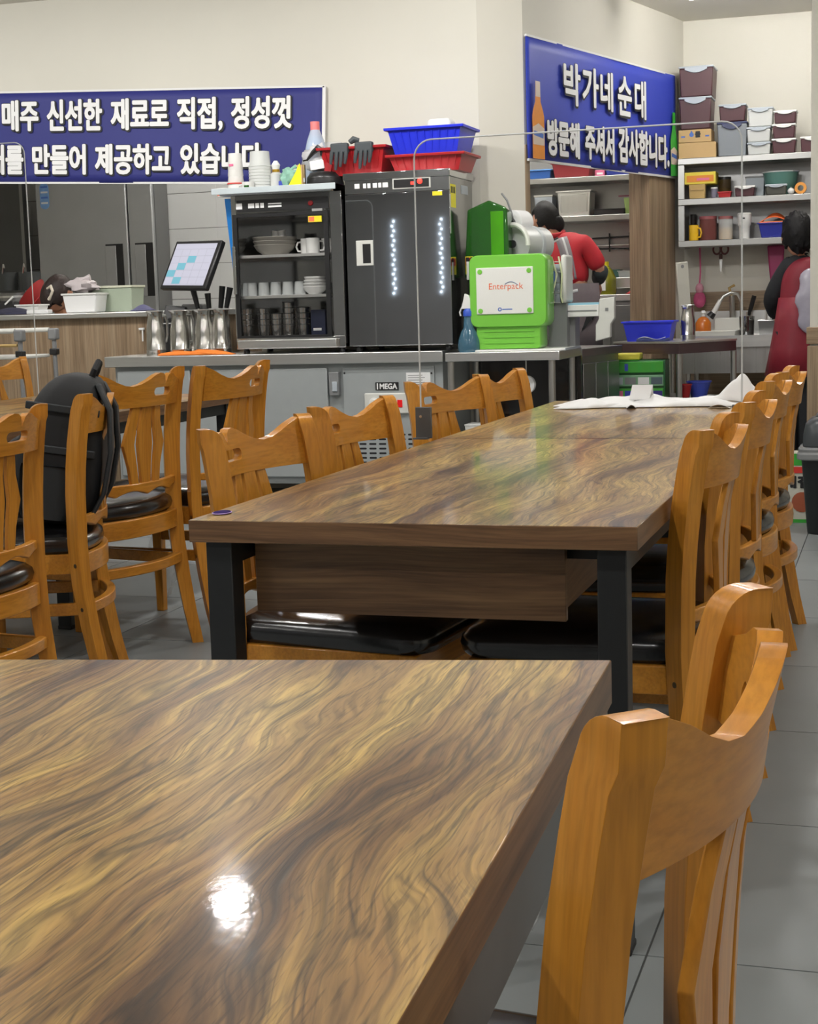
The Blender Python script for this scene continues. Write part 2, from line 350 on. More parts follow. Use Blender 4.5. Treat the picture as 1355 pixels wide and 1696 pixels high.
def batten(x, y, L, rz):
    t = thing('ceiling_batten_light', 'white tube light batten on the ceiling behind the serving wall', 'ceiling light', (x, y, CEIL), rz, 'kitchen battens')
    MB().box(-L/2, L/2, -0.05, 0.05, -0.04, 0.0).build('batten_body', WHITE, t, bevel=0.006)
    MB().tube([(-L/2+0.03, 0, -0.06), (L/2-0.03, 0, -0.06)], 0.02, 10).build('tube', LENSK, t, smooth=True)
batten(-5.2, 10.6, 1.3, 0); batten(-3.2, 10.6, 1.3, 0); batten(-0.7, 10.4, 1.3, 0); batten(-2.3, 11.4, 1.2, 0)

def spot(x, y, tx, ty, tz_, e=1.0):
    """a spotlight added out of view to brighten the serving and far walls"""
    t = thing('track_spotlight', 'black spotlight added out of view to brighten the walls', 'spotlight', (x, y, CEIL), 0, 'added wall-brightening spotlights')
    MB().box(-0.05, 0.05, -0.02, 0.02, -0.03, 0.0).build('track_adapter', BLKPL, t, bevel=0.004)
    MB().tube([(0, 0, -0.03), (0, 0, -0.10)], 0.010, 8).build('stem', BLKPL, t, smooth=True)
    d = (Vector((tx, ty, tz_))-Vector((x, y, CEIL-0.12))).normalized(); T = Matrix.Translation((0, 0, -0.13)) @ d.to_track_quat('-Z', 'Y').to_matrix().to_4x4()
    MB().lathe([(0,0.08),(0.05,0.08),(0.055,0.07),(0.055,-0.06),(0.048,-0.06),(0.048,-0.03),(0,-0.03)], 20, T).build('can', BLKPL, t, smooth=True)
    l = bpy.data.lights.new('spot_lamp', 'SPOT'); l.energy = 26*LAMP*e; l.spot_size = math.radians(125); l.spot_blend = 0.9; l.shadow_soft_size = 0.045; l.color = (1.0, 0.98, 0.945)
    lo = bpy.data.objects.new('spot_lamp', l); COL.objects.link(lo); lo.parent = t; lo.matrix_local = T @ Matrix.Translation((0, 0, -0.065))
for xx in (-6.2, -4.9, -3.6, -2.3): spot(xx, 7.1, xx, 9.0, 1.9)
spot(-0.9, 8.8, -1.2, 11.6, 2.0, 0.38); spot(-1.6, 7.4, -1.85, 10.2, 2.1, 0.8)
# ------------------------------------------------------------------ room shell
YB = 9.0            # face of the serving wall
XL, XR, YR, YF = -8.0, 2.3, -3.2, 12.7
fl = struct('floor', MB().box(XL, XR, YR, YF, -0.06, -0.004), GROUT)
TS = 0.734; TX0 = -0.405; TY0 = 2.555
tile_me = MB().box(-TS/2+0.002, TS/2-0.002, -TS/2+0.002, TS/2-0.002, -0.006, 0.0).mesh('tile'); tile_me.materials.append(TILE)
ix0 = int(math.floor((XL-TX0)/TS)); ix1 = int(math.ceil((XR-TX0)/TS)); iy0 = int(math.floor((YR-TY0)/TS)); iy1 = int(math.ceil((YF-TY0)/TS))
for i in range(ix0+1, ix1-1):
    for j in range(iy0+2, iy1-1):
        o = bpy.data.objects.new('tile', tile_me); COL.objects.link(o); o.parent = fl
        o.location = (TX0+(i+.5)*TS, TY0+(j+.5)*TS, 0); o.rotation_euler = (0, 0, PI/2*((i*7+j*3) % 4))
struct('ceiling', MB().box(XL, XR, YR, YF, CEIL, CEIL+0.08), CEILM)
struct('wall_left', MB().box(XL-0.1, XL, YR, YF, -0.05, CEIL), WALL)
struct('wall_right', MB().box(XR, XR+0.1, YR, YF, -0.05, CEIL), WALL)
struct('wall_rear', MB().box(XL-0.1, XR+0.1, YR-0.1, YR, -0.05, CEIL), mat('night_glass_front', (0.40, 0.40, 0.40), 0.5, var=0.15, scale=2))
# serving wall with its hatch
HX = -3.78; PZ = 1.085
xc = at(793, 200, YB).x
struct('wall_serving_header', MB().box(XL, HX, YB, YB+0.14, 2.05, CEIL), WALL)
struct('wall_serving', MB().box(HX, xc, YB, YB+0.14, 0, CEIL), WALL)
struct('wall_pony', MB().box(XL, HX, YB, YB+0.14, 0, PZ), PANELW)
# board joints on the pony wall are shallow rebates between laminate boards
ob = MB()
struct('trim_1', MB().box(XL, HX-0.02, YB-0.05, YB+0.42, PZ, PZ+0.035), STEEL, bevel=0.006)
# pier between the hatch wall and the slanted wall, then the slanted wall with its wide opening
p0 = Vector((xc, YB)); p1 = Vector(at(868, 200, 9.10).xy); p2 = Vector((-1.57, 11.42)); p3 = Vector((-1.525, 11.66))
sd = (p2-p1).normalized(); sn = Vector((-sd.y, sd.x))      # sn points into the kitchen
def quad(a, b, th=0.13):
    d = (b-a).normalized(); n = Vector((-d.y, d.x)); return [a, b, b+n*th, a+n*th]
struct('wall_pier', MB().prism([p0, p1, p1+sn*0.13, p0+Vector((0, 0.14))], 0, CEIL), WALL2)
struct('wall_slanted_header', MB().prism(quad(p1, p2), 2.0, CEIL), WALL)
struct('wall_return', MB().prism([p2, p3, p3+Vector((-0.13, 0.0)), p2+sn*0.13], 0, CEIL), WALL)
def on_slant(px, py):
    d = _ray(px, py); n3 = Vector((sn.x, sn.y, 0)); t = n3.dot(Vector((p1.x, p1.y, 0))-Vector((0, 0, CH)))/n3.dot(d)
    return Vector((0, 0, CH))+d*t
ja = Vector(on_slant(1074, 400).xy)
struct('trim_2', MB().prism([ja+sn*-0.012, p2+sn*-0.012, p2+sn*0.14, ja+sn*0.14], 0, 2.02), PANELW)
jl = p1+sd*0.05
struct('trim_3', MB().prism([p1+sd*0.001-sn*0.008, jl-sn*0.008, jl+sn*0.15, p1+sd*0.001+sn*0.15], 0, 2.02), PANELW)
# far wall of the washing corner and kitchen walls
YW = 11.6
struct('wall_back', MB().box(-1.66, XR, YW+0.06, YW+0.2, 0, CEIL), WALL)
struct('trim_4', MB().box(-1.5, 0.8, YW+0.035, YW+0.062, 0.0, 1.12), PANELX)
struct('trim_5', MB().box(-1.5, 0.8, YW+0.03, YW+0.062, 1.12, 1.14), PANELX)
KT = mat('kitchen_wall_tile', (0.74, 0.75, 0.75), 0.3, var=0.03, scale=4)
YK = 12.45
kw_ = struct('wall_kitchen', MB().box(XL, -1.5, YK, YK+0.1, 0, CEIL), GROUT)
kt_me = MB().box(-0.298, 0.298, -0.012, 0.0, -0.148, 0.148).mesh('wall_tile'); kt_me.materials.append(KT)
for i in range(11):
    for j in range(10):
        o = bpy.data.objects.new('wall_tile', kt_me); COL.objects.link(o); o.parent = kw_
        o.location = (XL+0.32+i*0.597, YK, 0.16+j*0.3)
# square column at the right, cream above a wooden wainscot
cx0 = at(1343, 300, 7.9).x
struct('wall_column', MB().box(cx0, cx0+0.55, 7.9, 8.45, 0, CEIL), WALL)
struct('trim_6', MB().box(cx0-0.012, cx0+0.56, 7.888, 8.46, 0, 0.86), PANELW, bevel=0.003)
struct('trim_7', MB().box(cx0-0.016, cx0+0.565, 7.884, 8.465, 0.868, 0.95), PANELX, bevel=0.003)

# light strings on the rear front, mirrored in the steel cabinets
BULB = mat('cool_led_bulb', (0.75, 0.88, 1.0), 0.3, var=0.0, emit=14)
bulb_me = MB().ellipsoid((0, 0, 0), (0.011, 0.011, 0.013), 8, 6).mesh('bulb'); bulb_me.materials.append(BULB)
for k, (xx, lab) in enumerate(((-6.46, 'string of small cool lights hanging on the rear shop front, further from the corner'), (-5.80, 'string of small cool lights hanging on the rear shop front, second string'))):
    t = thing('light_string', lab, 'string lights', (xx, YR+0.03, 2.25), 0, 'light strings on the shop front')
    MB().tube([(0, 0, 0.0), (0.01, 0, -0.5), (0, 0, -1.05)], 0.003, 6).build('wire', WHITE, t)
    for j in range(16):
        o = bpy.data.objects.new('bulb', bulb_me); COL.objects.link(o); o.parent = t; o.location = (0.012*(-1)**j, 0.012, -0.05-0.063*j)
# ------------------------------------------------------------------ tables
def table(label, corners, z, group='walnut dining tables', th=0.04, legs=(0,1,2,3), frame=BLACK, drawer=None, zc=None, ins=0.022, rail=0.045):
    """corners: near-left, near-right, far-right, far-left in plan; zc: height of each corner (a table on uneven feet)"""
    c = [Vector(q) for q in corners]; mid = sum(c, Vector((0,0)))/4; zc = zc or [z]*4
    ax = (c[1]-c[0]).normalized(); rz = math.atan2(ax.y, ax.x); R = Matrix.Rotation(-rz, 2)
    t = thing('dining_table', label, 'table', (mid.x, mid.y, 0), rz, group)
    l = [R @ (q-mid) for q in c]
    top = MB(); v = [(p.x, p.y, h-th) for p, h in zip(l, zc)] + [(p.x, p.y, h) for p, h in zip(l, zc)]
    top.add(v, [(0,3,2,1),(4,5,6,7),(0,1,5,4),(1,2,6,5),(2,3,7,6),(3,0,4,7)])
    tp = top.build('tabletop', T_TOP, t, bevel=0.0015, seg=2); tp.data.materials.append(T_EDGE)
    for p in tp.data.polygons:
        if abs(p.normal.z) < 0.5: p.material_index = 1
    lw = 0.05
    for k in range(4):
        sx = 1 if l[k].x > 0 else -1; sy = 1 if l[k].y > 0 else -1
        x = l[k].x - sx*(ins+lw/2); y = l[k].y - sy*(ins+lw/2)
        lg = MB().box(x-lw/2, x+lw/2, y-lw/2, y+lw/2, 0.012, zc[k]-th-0.0015).build('leg', frame, t, bevel=0.002)
        MB().box(x-lw/2-0.002, x+lw/2+0.002, y-lw/2-0.002, y+lw/2+0.002, 0.0, 0.014).build('foot_cap', RUBBER, lg, bevel=0.003)
    x0, x1 = min(p.x for p in l), max(p.x for p in l); y0, y1 = min(p.y for p in l), max(p.y for p in l)
    zl = (zc[0]+zc[3])/2-th-0.002; zr = (zc[1]+zc[2])/2-th-0.002
    a = ins+lw
    MB().box(x1-ins-lw+0.008, x1-ins-0.006, y0+a, y1-a, zr-rail, zr).build('side_rail', frame, t)
    MB().box(x0+ins+0.006, x0+ins+lw-0.008, y0+a, y1-a, zl-rail, zl).build('side_rail', frame, t)
    for yy in (y0+0.16, y1-0.2):
        e = MB(); e.add([(x0+a, yy, zl-0.04), (x1-a, yy, zr-0.04), (x1-a, yy+0.034, zr-0.04), (x0+a, yy+0.034, zl-0.04), (x0+a, yy, zl), (x1-a, yy, zr), (x1-a, yy+0.034, zr), (x0+a, yy+0.034, zl)],
              [(0,3,2,1),(4,5,6,7),(0,1,5,4),(1,2,6,5),(2,3,7,6),(3,0,4,7)]); e.build('end_rail', frame, t)
    if drawer:
        dx0, dx1, dy0, dy1, dz0, dz1 = drawer
        d = MB().box(dx0+0.012, dx1-0.012, dy0+0.018, dy1, dz0+0.01, dz1-0.004).build('under_box', T_EDGE, t, bevel=0.002)
        MB().box(dx0, dx1, dy0, dy0+0.018, dz0, dz1).build('box_front', T_EDGE, d, bevel=0.0015)
    return t
tz = 0.75
a = atz(310, 862, tz); b = atz(1056.5, 872.5, tz)
TXL, TXR, TY1 = (a.x+atz(920,664,tz).x)/2, b.x, (a.y+b.y)/2
TYJ, TY2 = 4.14, 5.66
q0 = at(422, 905, 2.63); q1 = at(938, 1030, 2.63); mx_, my_ = (TXL+TXR)/2, (TY1+TYJ)/2
table('long walnut table with a hanging wooden box below, a purple token on its corner', [(TXL,TY1),(TXR,TY1),(TXR,TYJ-0.001),(TXL,TYJ-0.001)], tz,
      drawer=(q0.x-mx_, q1.x-mx_, 2.63-my_, 3.18-my_, q1.z, 0.703))
table('walnut table carrying crumpled white paper sheets', [(TXL,TYJ+0.001),(TXR,TYJ+0.001),(TXR,TY2),(TXL,TY2)], tz)
# table in the foreground, standing a little askew and a little lower on its window side
fc = atz(1013, 1093, 0.75); th_ = math.radians(2.45); FW, FL = 0.82, 1.62; tilt = 0.031
dx = Vector((math.cos(th_), math.sin(th_))); dy = Vector((-math.sin(th_), math.cos(th_)))
FR = Vector(fc.xy); FLf = FR-dx*FW
table('walnut table with a bright lamp reflection, one beech chair at its side', [FLf-dy*FL, FR-dy*FL, FR, FLf], 0.75, zc=[0.75-FW*tilt, 0.75, 0.75, 0.75-FW*tilt], th=0.047, frame=GREYM, ins=0.004, rail=0.075)
# left-hand row
LXR, LXL = -2.80, -3.78
table('walnut table beside the chair holding a black backpack', [(LXL,3.5),(LXR,3.5),(LXR,4.929),(LXL,4.929)], tz)
table('walnut table nearest the wood panelled serving counter', [(LXL,4.931),(LXR,4.931),(LXR,6.36),(LXL,6.36)], tz)

# ------------------------------------------------------------------ chairs
CW = 0.415          # post centre to post centre
def lerp_tab(tab, z):
    for (z0, *a), (z1, *b) in zip(tab, tab[1:]):
        if z <= z1:
            k = (z-z0)/(z1-z0) if z1 > z0 else 0; k = max(0, min(1, k)); k2 = k*k*(3-2*k)*0.5+k*0.5
            return [p+(q-p)*k2 for p, q in zip(a, b)]
    return list(tab[-1][1:])
POST = [(0.0,-0.276,0.035),(0.10,-0.252,0.039),(0.22,-0.230,0.043),(0.34,-0.213,0.046),(0.46,-0.207,0.048),(0.60,-0.209,0.048),(0.70,-0.215,0.048),(0.80,-0.230,0.047),(0.885,-0.246,0.046)]
def post_y(z): return lerp_tab(POST, z)[0]
BOW = 0.050
def bow(x): return -BOW*(1-(x/(CW/2))**2)
def make_chair():
    t = thing('dining_chair', 'x', 'chair')
    for s in (-1, 1):
        mb = MB(); rings = []
        zs = [0, .05, .1, .16, .22, .28, .34, .4, .46, .53, .6, .67, .74, .80, .835]
        tw, ph = 0.033, math.radians(44)*(-1 if s < 0 else 1)      # posts stand turned, square to the bowed rails
        ex = Vector((math.cos(ph), math.sin(ph), 0)); ey = Vector((-math.sin(ph), math.cos(ph), 0))
        def sec(yc, z, yb, yf, zb, zf):
            o_ = Vector((s*CW/2, yc, 0))
            return [o_+ex*(-tw/2)+ey*yb+Vector((0,0,zb)), o_+ex*(tw/2)+ey*yb+Vector((0,0,zb)), o_+ex*(tw/2)+ey*yf+Vector((0,0,zf)), o_+ex*(-tw/2)+ey*yf+Vector((0,0,zf))]
        for z in zs:
            yc, dp = lerp_tab(POST, z); rings.append(sec(yc, z, -dp/2, dp/2, z, z))
        yc, dp = lerp_tab(POST, .86); R_ = 0.030                      # rounded head: the front corner rolls over to the back
        for k in range(1, 8):
            q = PI/2*k/7; rings.append(sec(yc-0.004*k/7, 0, -dp/2, dp/2-R_*(1-math.cos(q)), 0.842+0.037*min(1,k/5), 0.850+R_*math.sin(q)))
        mb.rings(rings); lg = mb.build('rear_post', CH_WOOD, t, bevel=0.004, seg=2)
        for zz in (0.40, 0.275):
            yc, dp = lerp_tab(POST, zz); T = Matrix.Translation(Vector((s*CW/2, yc, zz))+ex*(s*(tw/2+0.0005))) @ Matrix.Rotation(ph, 4, 'Z') @ Matrix.Rotation(PI/2, 4, 'Y')
            MB().lathe([(0,0.001*s),(0.006,0.0005*s),(0.006,-0.004*s),(0,-0.004*s)], 10, T).build('screw', SCREW, lg)
    # crest rail with the waved top and the grip slot towards the sitter's right
    xi = CW/2-0.013; zb = 0.768; cols = []
    keys = [(-xi,.874),(-.165,.862),(-.135,.847),(-.105,.836),(-.075,.832),(-.04,.838),(-.005,.851),(.022,.863),(.044,.8680),(.062,.866),(.074,.858),(.084,.834),(.096,.857),(.110,.8645),(.130,.862),(.152,.852),(xi,.840)]
    def top(x):
        for (x0,z0),(x1,z1) in zip(keys, keys[1:]):
            if x <= x1+1e-9: return z0+(z1-z0)*(x-x0)/(x1-x0)
        return keys[-1][1]
    s0, s1, sm, sr = 0.022, 0.118, 0.811, 0.0125
    xs = sorted(set([k[0] for k in keys] + [-xi+2*xi*i/34 for i in range(35)] + [s0+sr*(1-math.cos(PI/2*i/4)) for i in range(5)] + [s1-sr*(1-math.cos(PI/2*i/4)) for i in range(5)]))
    xs = [x for i, x in enumerate(xs) if i == 0 or x-xs[i-1] > 1e-4]
    mb = MB(); thk = 0.020; prev = None; idx = []
    for x in xs:
        hs = 0.0
        if s0 < x < s1:
            dd = min(x-s0, s1-x); hs = sr if dd >= sr else math.sqrt(max(0, sr*sr-(sr-dd)**2))
        zsx = [zb, sm-hs, sm+hs, top(x)]; col = []
        for z in zsx:
            y = post_y(z)+bow(x)-0.006
            for o_ in (-thk/2, thk/2): mb.v.append(Vector((x, y+o_, z))); col.append(len(mb.v)-1)
        idx.append((col, hs))
    for (A, ha), (B, hb) in zip(idx, idx[1:]):
        for lo, hi in ((0,2),(4,6)):
            mb.f.append([A[lo],B[lo],B[hi],A[hi]]); mb.f.append([A[lo+1],A[hi+1],B[hi+1],B[lo+1]])
        mb.f.append([A[0],A[1],B[1],B[0]]); mb.f.append([A[6],B[6],B[7],A[7]])
        if ha > 0 or hb > 0:
            mb.f.append([A[2],B[2],B[3],A[3]]); mb.f.append([A[4],A[5],B[5],B[4]])
    for A in (idx[0][0], idx[-1][0]):
        mb.f.append([A[0],A[1],A[3],A[2]]); mb.f.append([A[4],A[5],A[7],A[6]])
    mb.build('crest_rail', CH_WOODX, t, bevel=0.0025, seg=2, merge=1e-4)
    # lower back rail, waved underside
    def bowed(name, z0, z1, th, dyo=0.0, wave=False, xw=CW/2-0.013, b=1.0, n=18):
        m = MB(); rg = []
        for i in range(n+1):
            x = -xw+2*xw*i/n; y = post_y((z0+z1)/2)+bow(x)*b+dyo
            zl = z0+(0.014*abs(math.sin(PI*1.5*(x/xw))) if wave else 0)
            rg.append([(x,y-th/2,zl),(x,y+th/2,zl),(x,y+th/2,z1),(x,y-th/2,z1)])
        m.rings(rg); return m.build(name, CH_WOODX, t, bevel=0.003)
    bowed('back_lower_rail', 0.502, 0.538, 0.020, -0.004, True)
    # three kinked slats
    def slat(pts):
        m = MB(); fr = []; 
        for (z, xa, xb) in pts:
            row = []
            for x in (xa, xb):
                y = post_y(z)+bow((xa+xb)/2)+ (x-(xa+xb)/2)*0.1*(1 if x > 0 else -1) - 0.005
                row.append((x, y))
            fr.append([(row[0][0],row[0][1]-.006,z),(row[1][0],row[1][1]-.006,z),(row[1][0],row[1][1]+.006,z),(row[0][0],row[0][1]+.006,z)])
        m.rings(fr); m.build('back_slat', CH_WOOD, t, bevel=0.0015)
    slat([(.53,-.020,.020),(.59,-.026,.026),(.655,-.034,.034),(.72,-.026,.026),(.772,-.024,.024)])
    for s in (-1, 1):
        pts = [(.53,.036,.066),(.59,.042,.076),(.655,.052,.098),(.72,.040,.076),(.772,.034,.066)]
        slat([(z, s*a_ if s > 0 else -b_, s*b_ if s > 0 else -a_) for z, a_, b_ in pts])
    # seat
    def outline(off=0.0):
        pts = []
        fw, rw = 0.205+off, 0.185+off
        for i in range(13): 
            x = -rw+2*rw*i/12; pts.append((x, -0.205+bow(x*(CW/2)/rw)*0.85-off))
        for i in range(7):
            a_ = -PI/2*0+PI/2*i/6; pts.append((fw-0.06+0.06*math.cos(a_), 0.165+0.06*math.sin(a_)+off))
        for i in range(7):
            a_ = PI/2+PI/2*i/6; pts.append((-fw+0.06+0.06*math.cos(a_), 0.165+0.06*math.sin(a_)+off))
        return pts
    base = outline(0.0); cxm = sum(p[0] for p in base)/len(base); cym = 0.0
    cu = MB(); rings = []
    for k, z in ((1.0,.432),(1.03,.440),(1.045,.455),(1.03,.470),(0.97,.482),(0.85,.491),(0.55,.500),(0.2,.504)):
        rings.append([(p[0]*k, cym+(p[1]-cym)*k, z) for p in base])
    cu.rings(rings); cu.build('seat_cushion', VINYL, t, smooth=True)
    # seat frame: front and side aprons, bowed rear apron
    MB().box(-0.172, 0.172, 0.172, 0.194, 0.372, 0.431).build('front_apron', CH_WOODX, t, bevel=0.003)
    for s in (-1, 1):
        m = MB(); m.rings([[(s*0.200,-0.195,.374),(s*0.178,-0.19,.374),(s*0.178,-0.19,.431),(s*0.200,-0.19,.431)],[(s*0.200,0.17,.374),(s*0.178,0.17,.374),(s*0.178,0.17,.431),(s*0.200,0.17,.431)]])
        m.build('side_apron', CH_WOODX, t, bevel=0.003)
        m = MB(); m.frustum(0.028,0.028,0.038,0.038,0.0,0.431, cx=s*0.190, cy=0.188); m.build('front_leg', CH_WOOD, t, bevel=0.003)
        m = MB(); m.rings([[(s*0.198,-0.215,.255),(s*0.180,-0.215,.255),(s*0.180,-0.215,.290),(s*0.198,-0.215,.290)],[(s*0.198,0.172,.255),(s*0.180,0.172,.255),(s*0.180,0.172,.290),(s*0.198,0.172,.290)]])
        m.build('side_stretcher', CH_WOODX, t, bevel=0.003)
    bowed('rear_apron', 0.374, 0.431, 0.022, -0.002, False, b=0.9)
    bowed('rear_stretcher', 0.262, 0.292, 0.026, 0.0, False, b=0.95)
    return t
chair0 = make_chair(); chair_used = [False]
def place_chair(L, R, label, group, scale=1.0):
    """L, R: plan positions of the sitter's left and right post heads"""
    L, R = Vector(L), Vector(R); X = (R-L).normalized(); Y = Vector((-X.y, X.x)); m_ = (L+R)/2 + Y*0.246*scale
    rz = math.atan2(X.y, X.x)
    if not chair_used[0]:
        chair_used[0] = True; o = chair0; o.location = (m_.x, m_.y, 0); o.rotation_euler = (0, 0, rz); o['label'] = label; o['group'] = group; o.scale = (scale,)*3
    else: o = copy_tree(chair0, (m_.x, m_.y, 0), rz, label, group, scale)
    return o
G1 = 'beech chairs with black seats along the long tables'
place_chair((-.155,.890), (-.126,1.330), 'honey beech chair at the foreground table, seen from close behind', G1)
RC = 'honey beech chair on the aisle side of the table, %s'
place_chair((-.350,2.870), (-.345,3.305), RC % 'at the black steel leg', G1)
place_chair((-.338,3.600), (-.350,4.040), RC % 'second from the steel leg', G1)
place_chair((-.360,4.450), (-.368,4.890), RC % 'third from the steel leg', G1)
place_chair((-.355,4.960), (-.350,5.400), RC % 'the last one by the bin', G1)
LC = 'honey beech chair on the counter side, %s'
place_chair((-1.309,3.345), (-1.357,2.925), LC % 'next to the purple token', G1)
place_chair((-1.316,3.985), (-1.362,3.575), LC % 'second from the purple token', G1)
place_chair((-1.335,5.072), (-1.465,4.680), LC % 'behind the dark panel bracket', G1)
place_chair((-1.318,5.520), (-1.355,5.110), LC % 'beside the white paper sheets', G1)
place_chair((-2.15,3.08), (-2.09,3.50), 'honey beech chair next to the backpack chair, nearer the foreground table', G1, 1.02)
place_chair((-2.20,3.93), (-2.36,4.31), 'honey beech chair with a black backpack propped on its seat', G1, 1.02)
place_chair((-2.394,4.33), (-2.31,4.76), 'honey beech chair with splayed rear leg right behind the backpack chair', G1, 1.065)
place_chair((-2.235,4.775), (-2.19,5.215), 'honey beech chair with its back to the steel counter and a free grip slot', G1, 1.065)
place_chair((-4.35,7.15), (-4.40,6.74), 'honey beech chair across the table, facing out from the wood panelled counter', G1, 1.03)
# ------------------------------------------------------------------ helpers for surveyed things
def bx(px0, px1, pyb, pyt, Y):
    """plan/elevation extents on the plane y = Y: x0, x1, z0, z1"""
    xm = (px0+px1)/2; ym = (pyb+pyt)/2
    return at(px0, ym, Y).x, at(px1, ym, Y).x, at(xm, pyb, Y).z, at(xm, pyt, Y).z
def part(name, mb, m, parent, label=None, **kw):
    o = mb.build(name, m, parent, **kw)
    if label: o['label'] = label
    return o
C = lambda r, g, b: tuple(((c/255)/12.92 if c/255 <= 0.04045 else ((c/255+0.055)/1.055)**2.4) for c in (r, g, b))
BANNER = mat('blue_banner_cloth', C(42, 46, 120), 0.6, var=0.04, scale=6)
BANNER2 = mat('bright_blue_banner_cloth', C(48, 66, 180), 0.55, var=0.05, scale=5)
PRINTW = mat('white_print', (0.82, 0.82, 0.82), 0.6, var=0.0)
PRINTK = mat('black_print', (0.012, 0.012, 0.014), 0.6, var=0.0)
HEM = mat('white_hem', (0.75, 0.75, 0.74), 0.6, var=0.02)
AMBER = mat('amber_print', C(226, 140, 40), 0.5, var=0.15, scale=30)
GREENP = mat('green_print', C(60, 170, 60), 0.5, var=0.2, scale=30)
LABELP = mat('label_print', C(214, 196, 180), 0.5, var=0.05)
BLUEP = mat('blue_print', C(70, 110, 190), 0.5, var=0.05)
REDP = mat('red_print', C(220, 60, 50), 0.5, var=0.05)
PINKP = mat('pink_print', C(225, 110, 150), 0.5, var=0.05)
YELP = mat('yellow_print', C(235, 220, 40), 0.5, var=0.08, scale=30)
ORANGEP = mat('orange_lettering', C(238, 120, 80), 0.5, var=0.0)
RED = mat('red_plastic', C(170, 28, 34), 0.38, var=0.06)
BLUE = mat('blue_plastic', C(38, 52, 214), 0.36, var=0.06)
BLUE2 = mat('soft_blue_plastic', C(60, 80, 190), 0.4, var=0.06)
MAROON = mat('maroon_plastic', C(74, 40, 46), 0.42, var=0.06)
CARD = mat('cardboard', C(198, 166, 116), 0.8, var=0.06, scale=20)
KRAFT = mat('kraft_card', C(188, 158, 100), 0.8, var=0.05)
CLEARP = mat('clear_plastic', (0.80, 0.83, 0.82), 0.25, var=0.03, alpha=0.45)
MILKY = mat('milky_plastic', (0.72, 0.74, 0.72), 0.35, var=0.03, alpha=0.8)
LGREEN = mat('lime_green_plastic', C(122, 200, 70), 0.28, coat=0.4, var=0.03)
DGREEN = mat('dark_green_acrylic', (0.012, 0.10, 0.006), 0.08, var=0.25, scale=3, coat=0.6, alpha=0.93)
PAPER = mat('white_paper', (0.80, 0.80, 0.80), 0.75, var=0.02, scale=8, bump=0.02)
GREYHANDLE = mat('pale_grey_plastic', C(176, 184, 192), 0.4, var=0.04)
ORANGE = mat('orange_cloth', C(240, 132, 50), 0.8, var=0.1, scale=30, bump=0.1)
SKIN = mat('skin', C(196, 140, 112), 0.5, var=0.06)
HAIR = mat('black_hair', (0.006, 0.0055, 0.006), 0.6, var=0.4, scale=60, bump=0.3, spec=0.25)
HAIRB = mat('brown_hair', (0.022, 0.011, 0.009), 0.55, var=0.4, scale=60, bump=0.3)
BAGP = mat('thin_clear_bag', (0.80, 0.79, 0.79), 0.3, var=0.06, alpha=0.55)

# ------------------------------------------------------------------ banners with their lettering
def banner_flat(name, label, tl, tr, bl, br, m, thick=0.004):
    """cloth stretched between four corners; returns empty whose local X runs along the top, Z up the left edge"""
    tl, tr, bl, br = map(Vector, (tl, tr, bl, br)); X = (br-bl); w_ = X.length; X.normalize(); h_ = ((tl-bl).length+(tr-br).length)/2
    Nn = X.cross((tl-bl).normalized()).normalized(); Zz = Nn.cross(X)
    t = thing(name, label, 'banner', bl); R = Matrix((X, -Nn, Zz)).transposed().to_4x4()   # columns X, Y(back), Z
    R = Matrix(((X.x, -Nn.x, Zz.x, 0), (X.y, -Nn.y, Zz.y, 0), (X.z, -Nn.z, Zz.z, 0), (0, 0, 0, 1)))
    t.rotation_euler = R.to_euler()
    return t, w_, h_
def sheet(w_, h_, ripple, n=40, m_=10, th=0.004):
    f = lambda x, z: ripple*(math.sin(x/w_*9.1+z*3)*0.6+math.sin(x/w_*23+1)*0.3)*(0.35+0.65*(1-z/h_))
    b = MB(); b.grid(lambda u, v: (u*w_, f(u*w_, v*h_), v*h_), n, m_); return b, f
YN = YB-0.03
t, w_, h_ = banner_flat('wall_banner', 'dark blue banner with two white Korean text lines on the serving wall', at(-75, 155, YN), at(532, 143, YN), at(-75, 303, YN), at(536, 303, YN), BANNER)
b, f = sheet(w_, h_, 0.006); part('cloth', b, BANNER, t, solid=0.003, smooth=True)
hm = MB()
for (x0, x1, z0, z1) in ((0, w_, -0.006, 0.006), (0, w_, h_-0.006, h_+0.006), (w_-0.012, w_+0.008, 0, h_)): hm.box(x0, x1, -0.005, 0.005, z0, z1)
part('hem', hm, HEM, t)
sc = w_/608.0     # metres per photograph pixel along the cloth
def ban_text(body, x0, x1, zc, hh):
    for mm, dd, dy in ((PRINTK, 0.007, -0.010), (PRINTW, 0.0, -0.0125)):
        lettering('lettering', body, mm, t, ((x0+81)*sc-dd+(0.004 if dd else 0), dy, zc-hh*sc/2-dd-(0.004 if dd else 0)), width=(x1-x0)*sc+2*dd, height=hh*sc+2*dd, fat=(0.0065 if body != ',' else 0.004)+dd)
zl1 = h_-35*sc; zl2 = h_-100*sc
for body, x0, x1 in (('매주', 6, 69), ('신선한', 83, 176), ('재료로', 190, 285), ('직접', 298, 360), (',', 364, 371), ('정성껏', 384, 478)):
    ban_text(body, x0, x1, zl1 if body != ',' else zl1-18*sc, 46 if body != ',' else 14)
for body, x0, x1 in (('순대를', -52, 42), ('만들어', 57, 148), ('제공하고', 163, 288), ('있습니다.', 303, 440)):
    ban_text(body, x0, x1, zl2, 45)

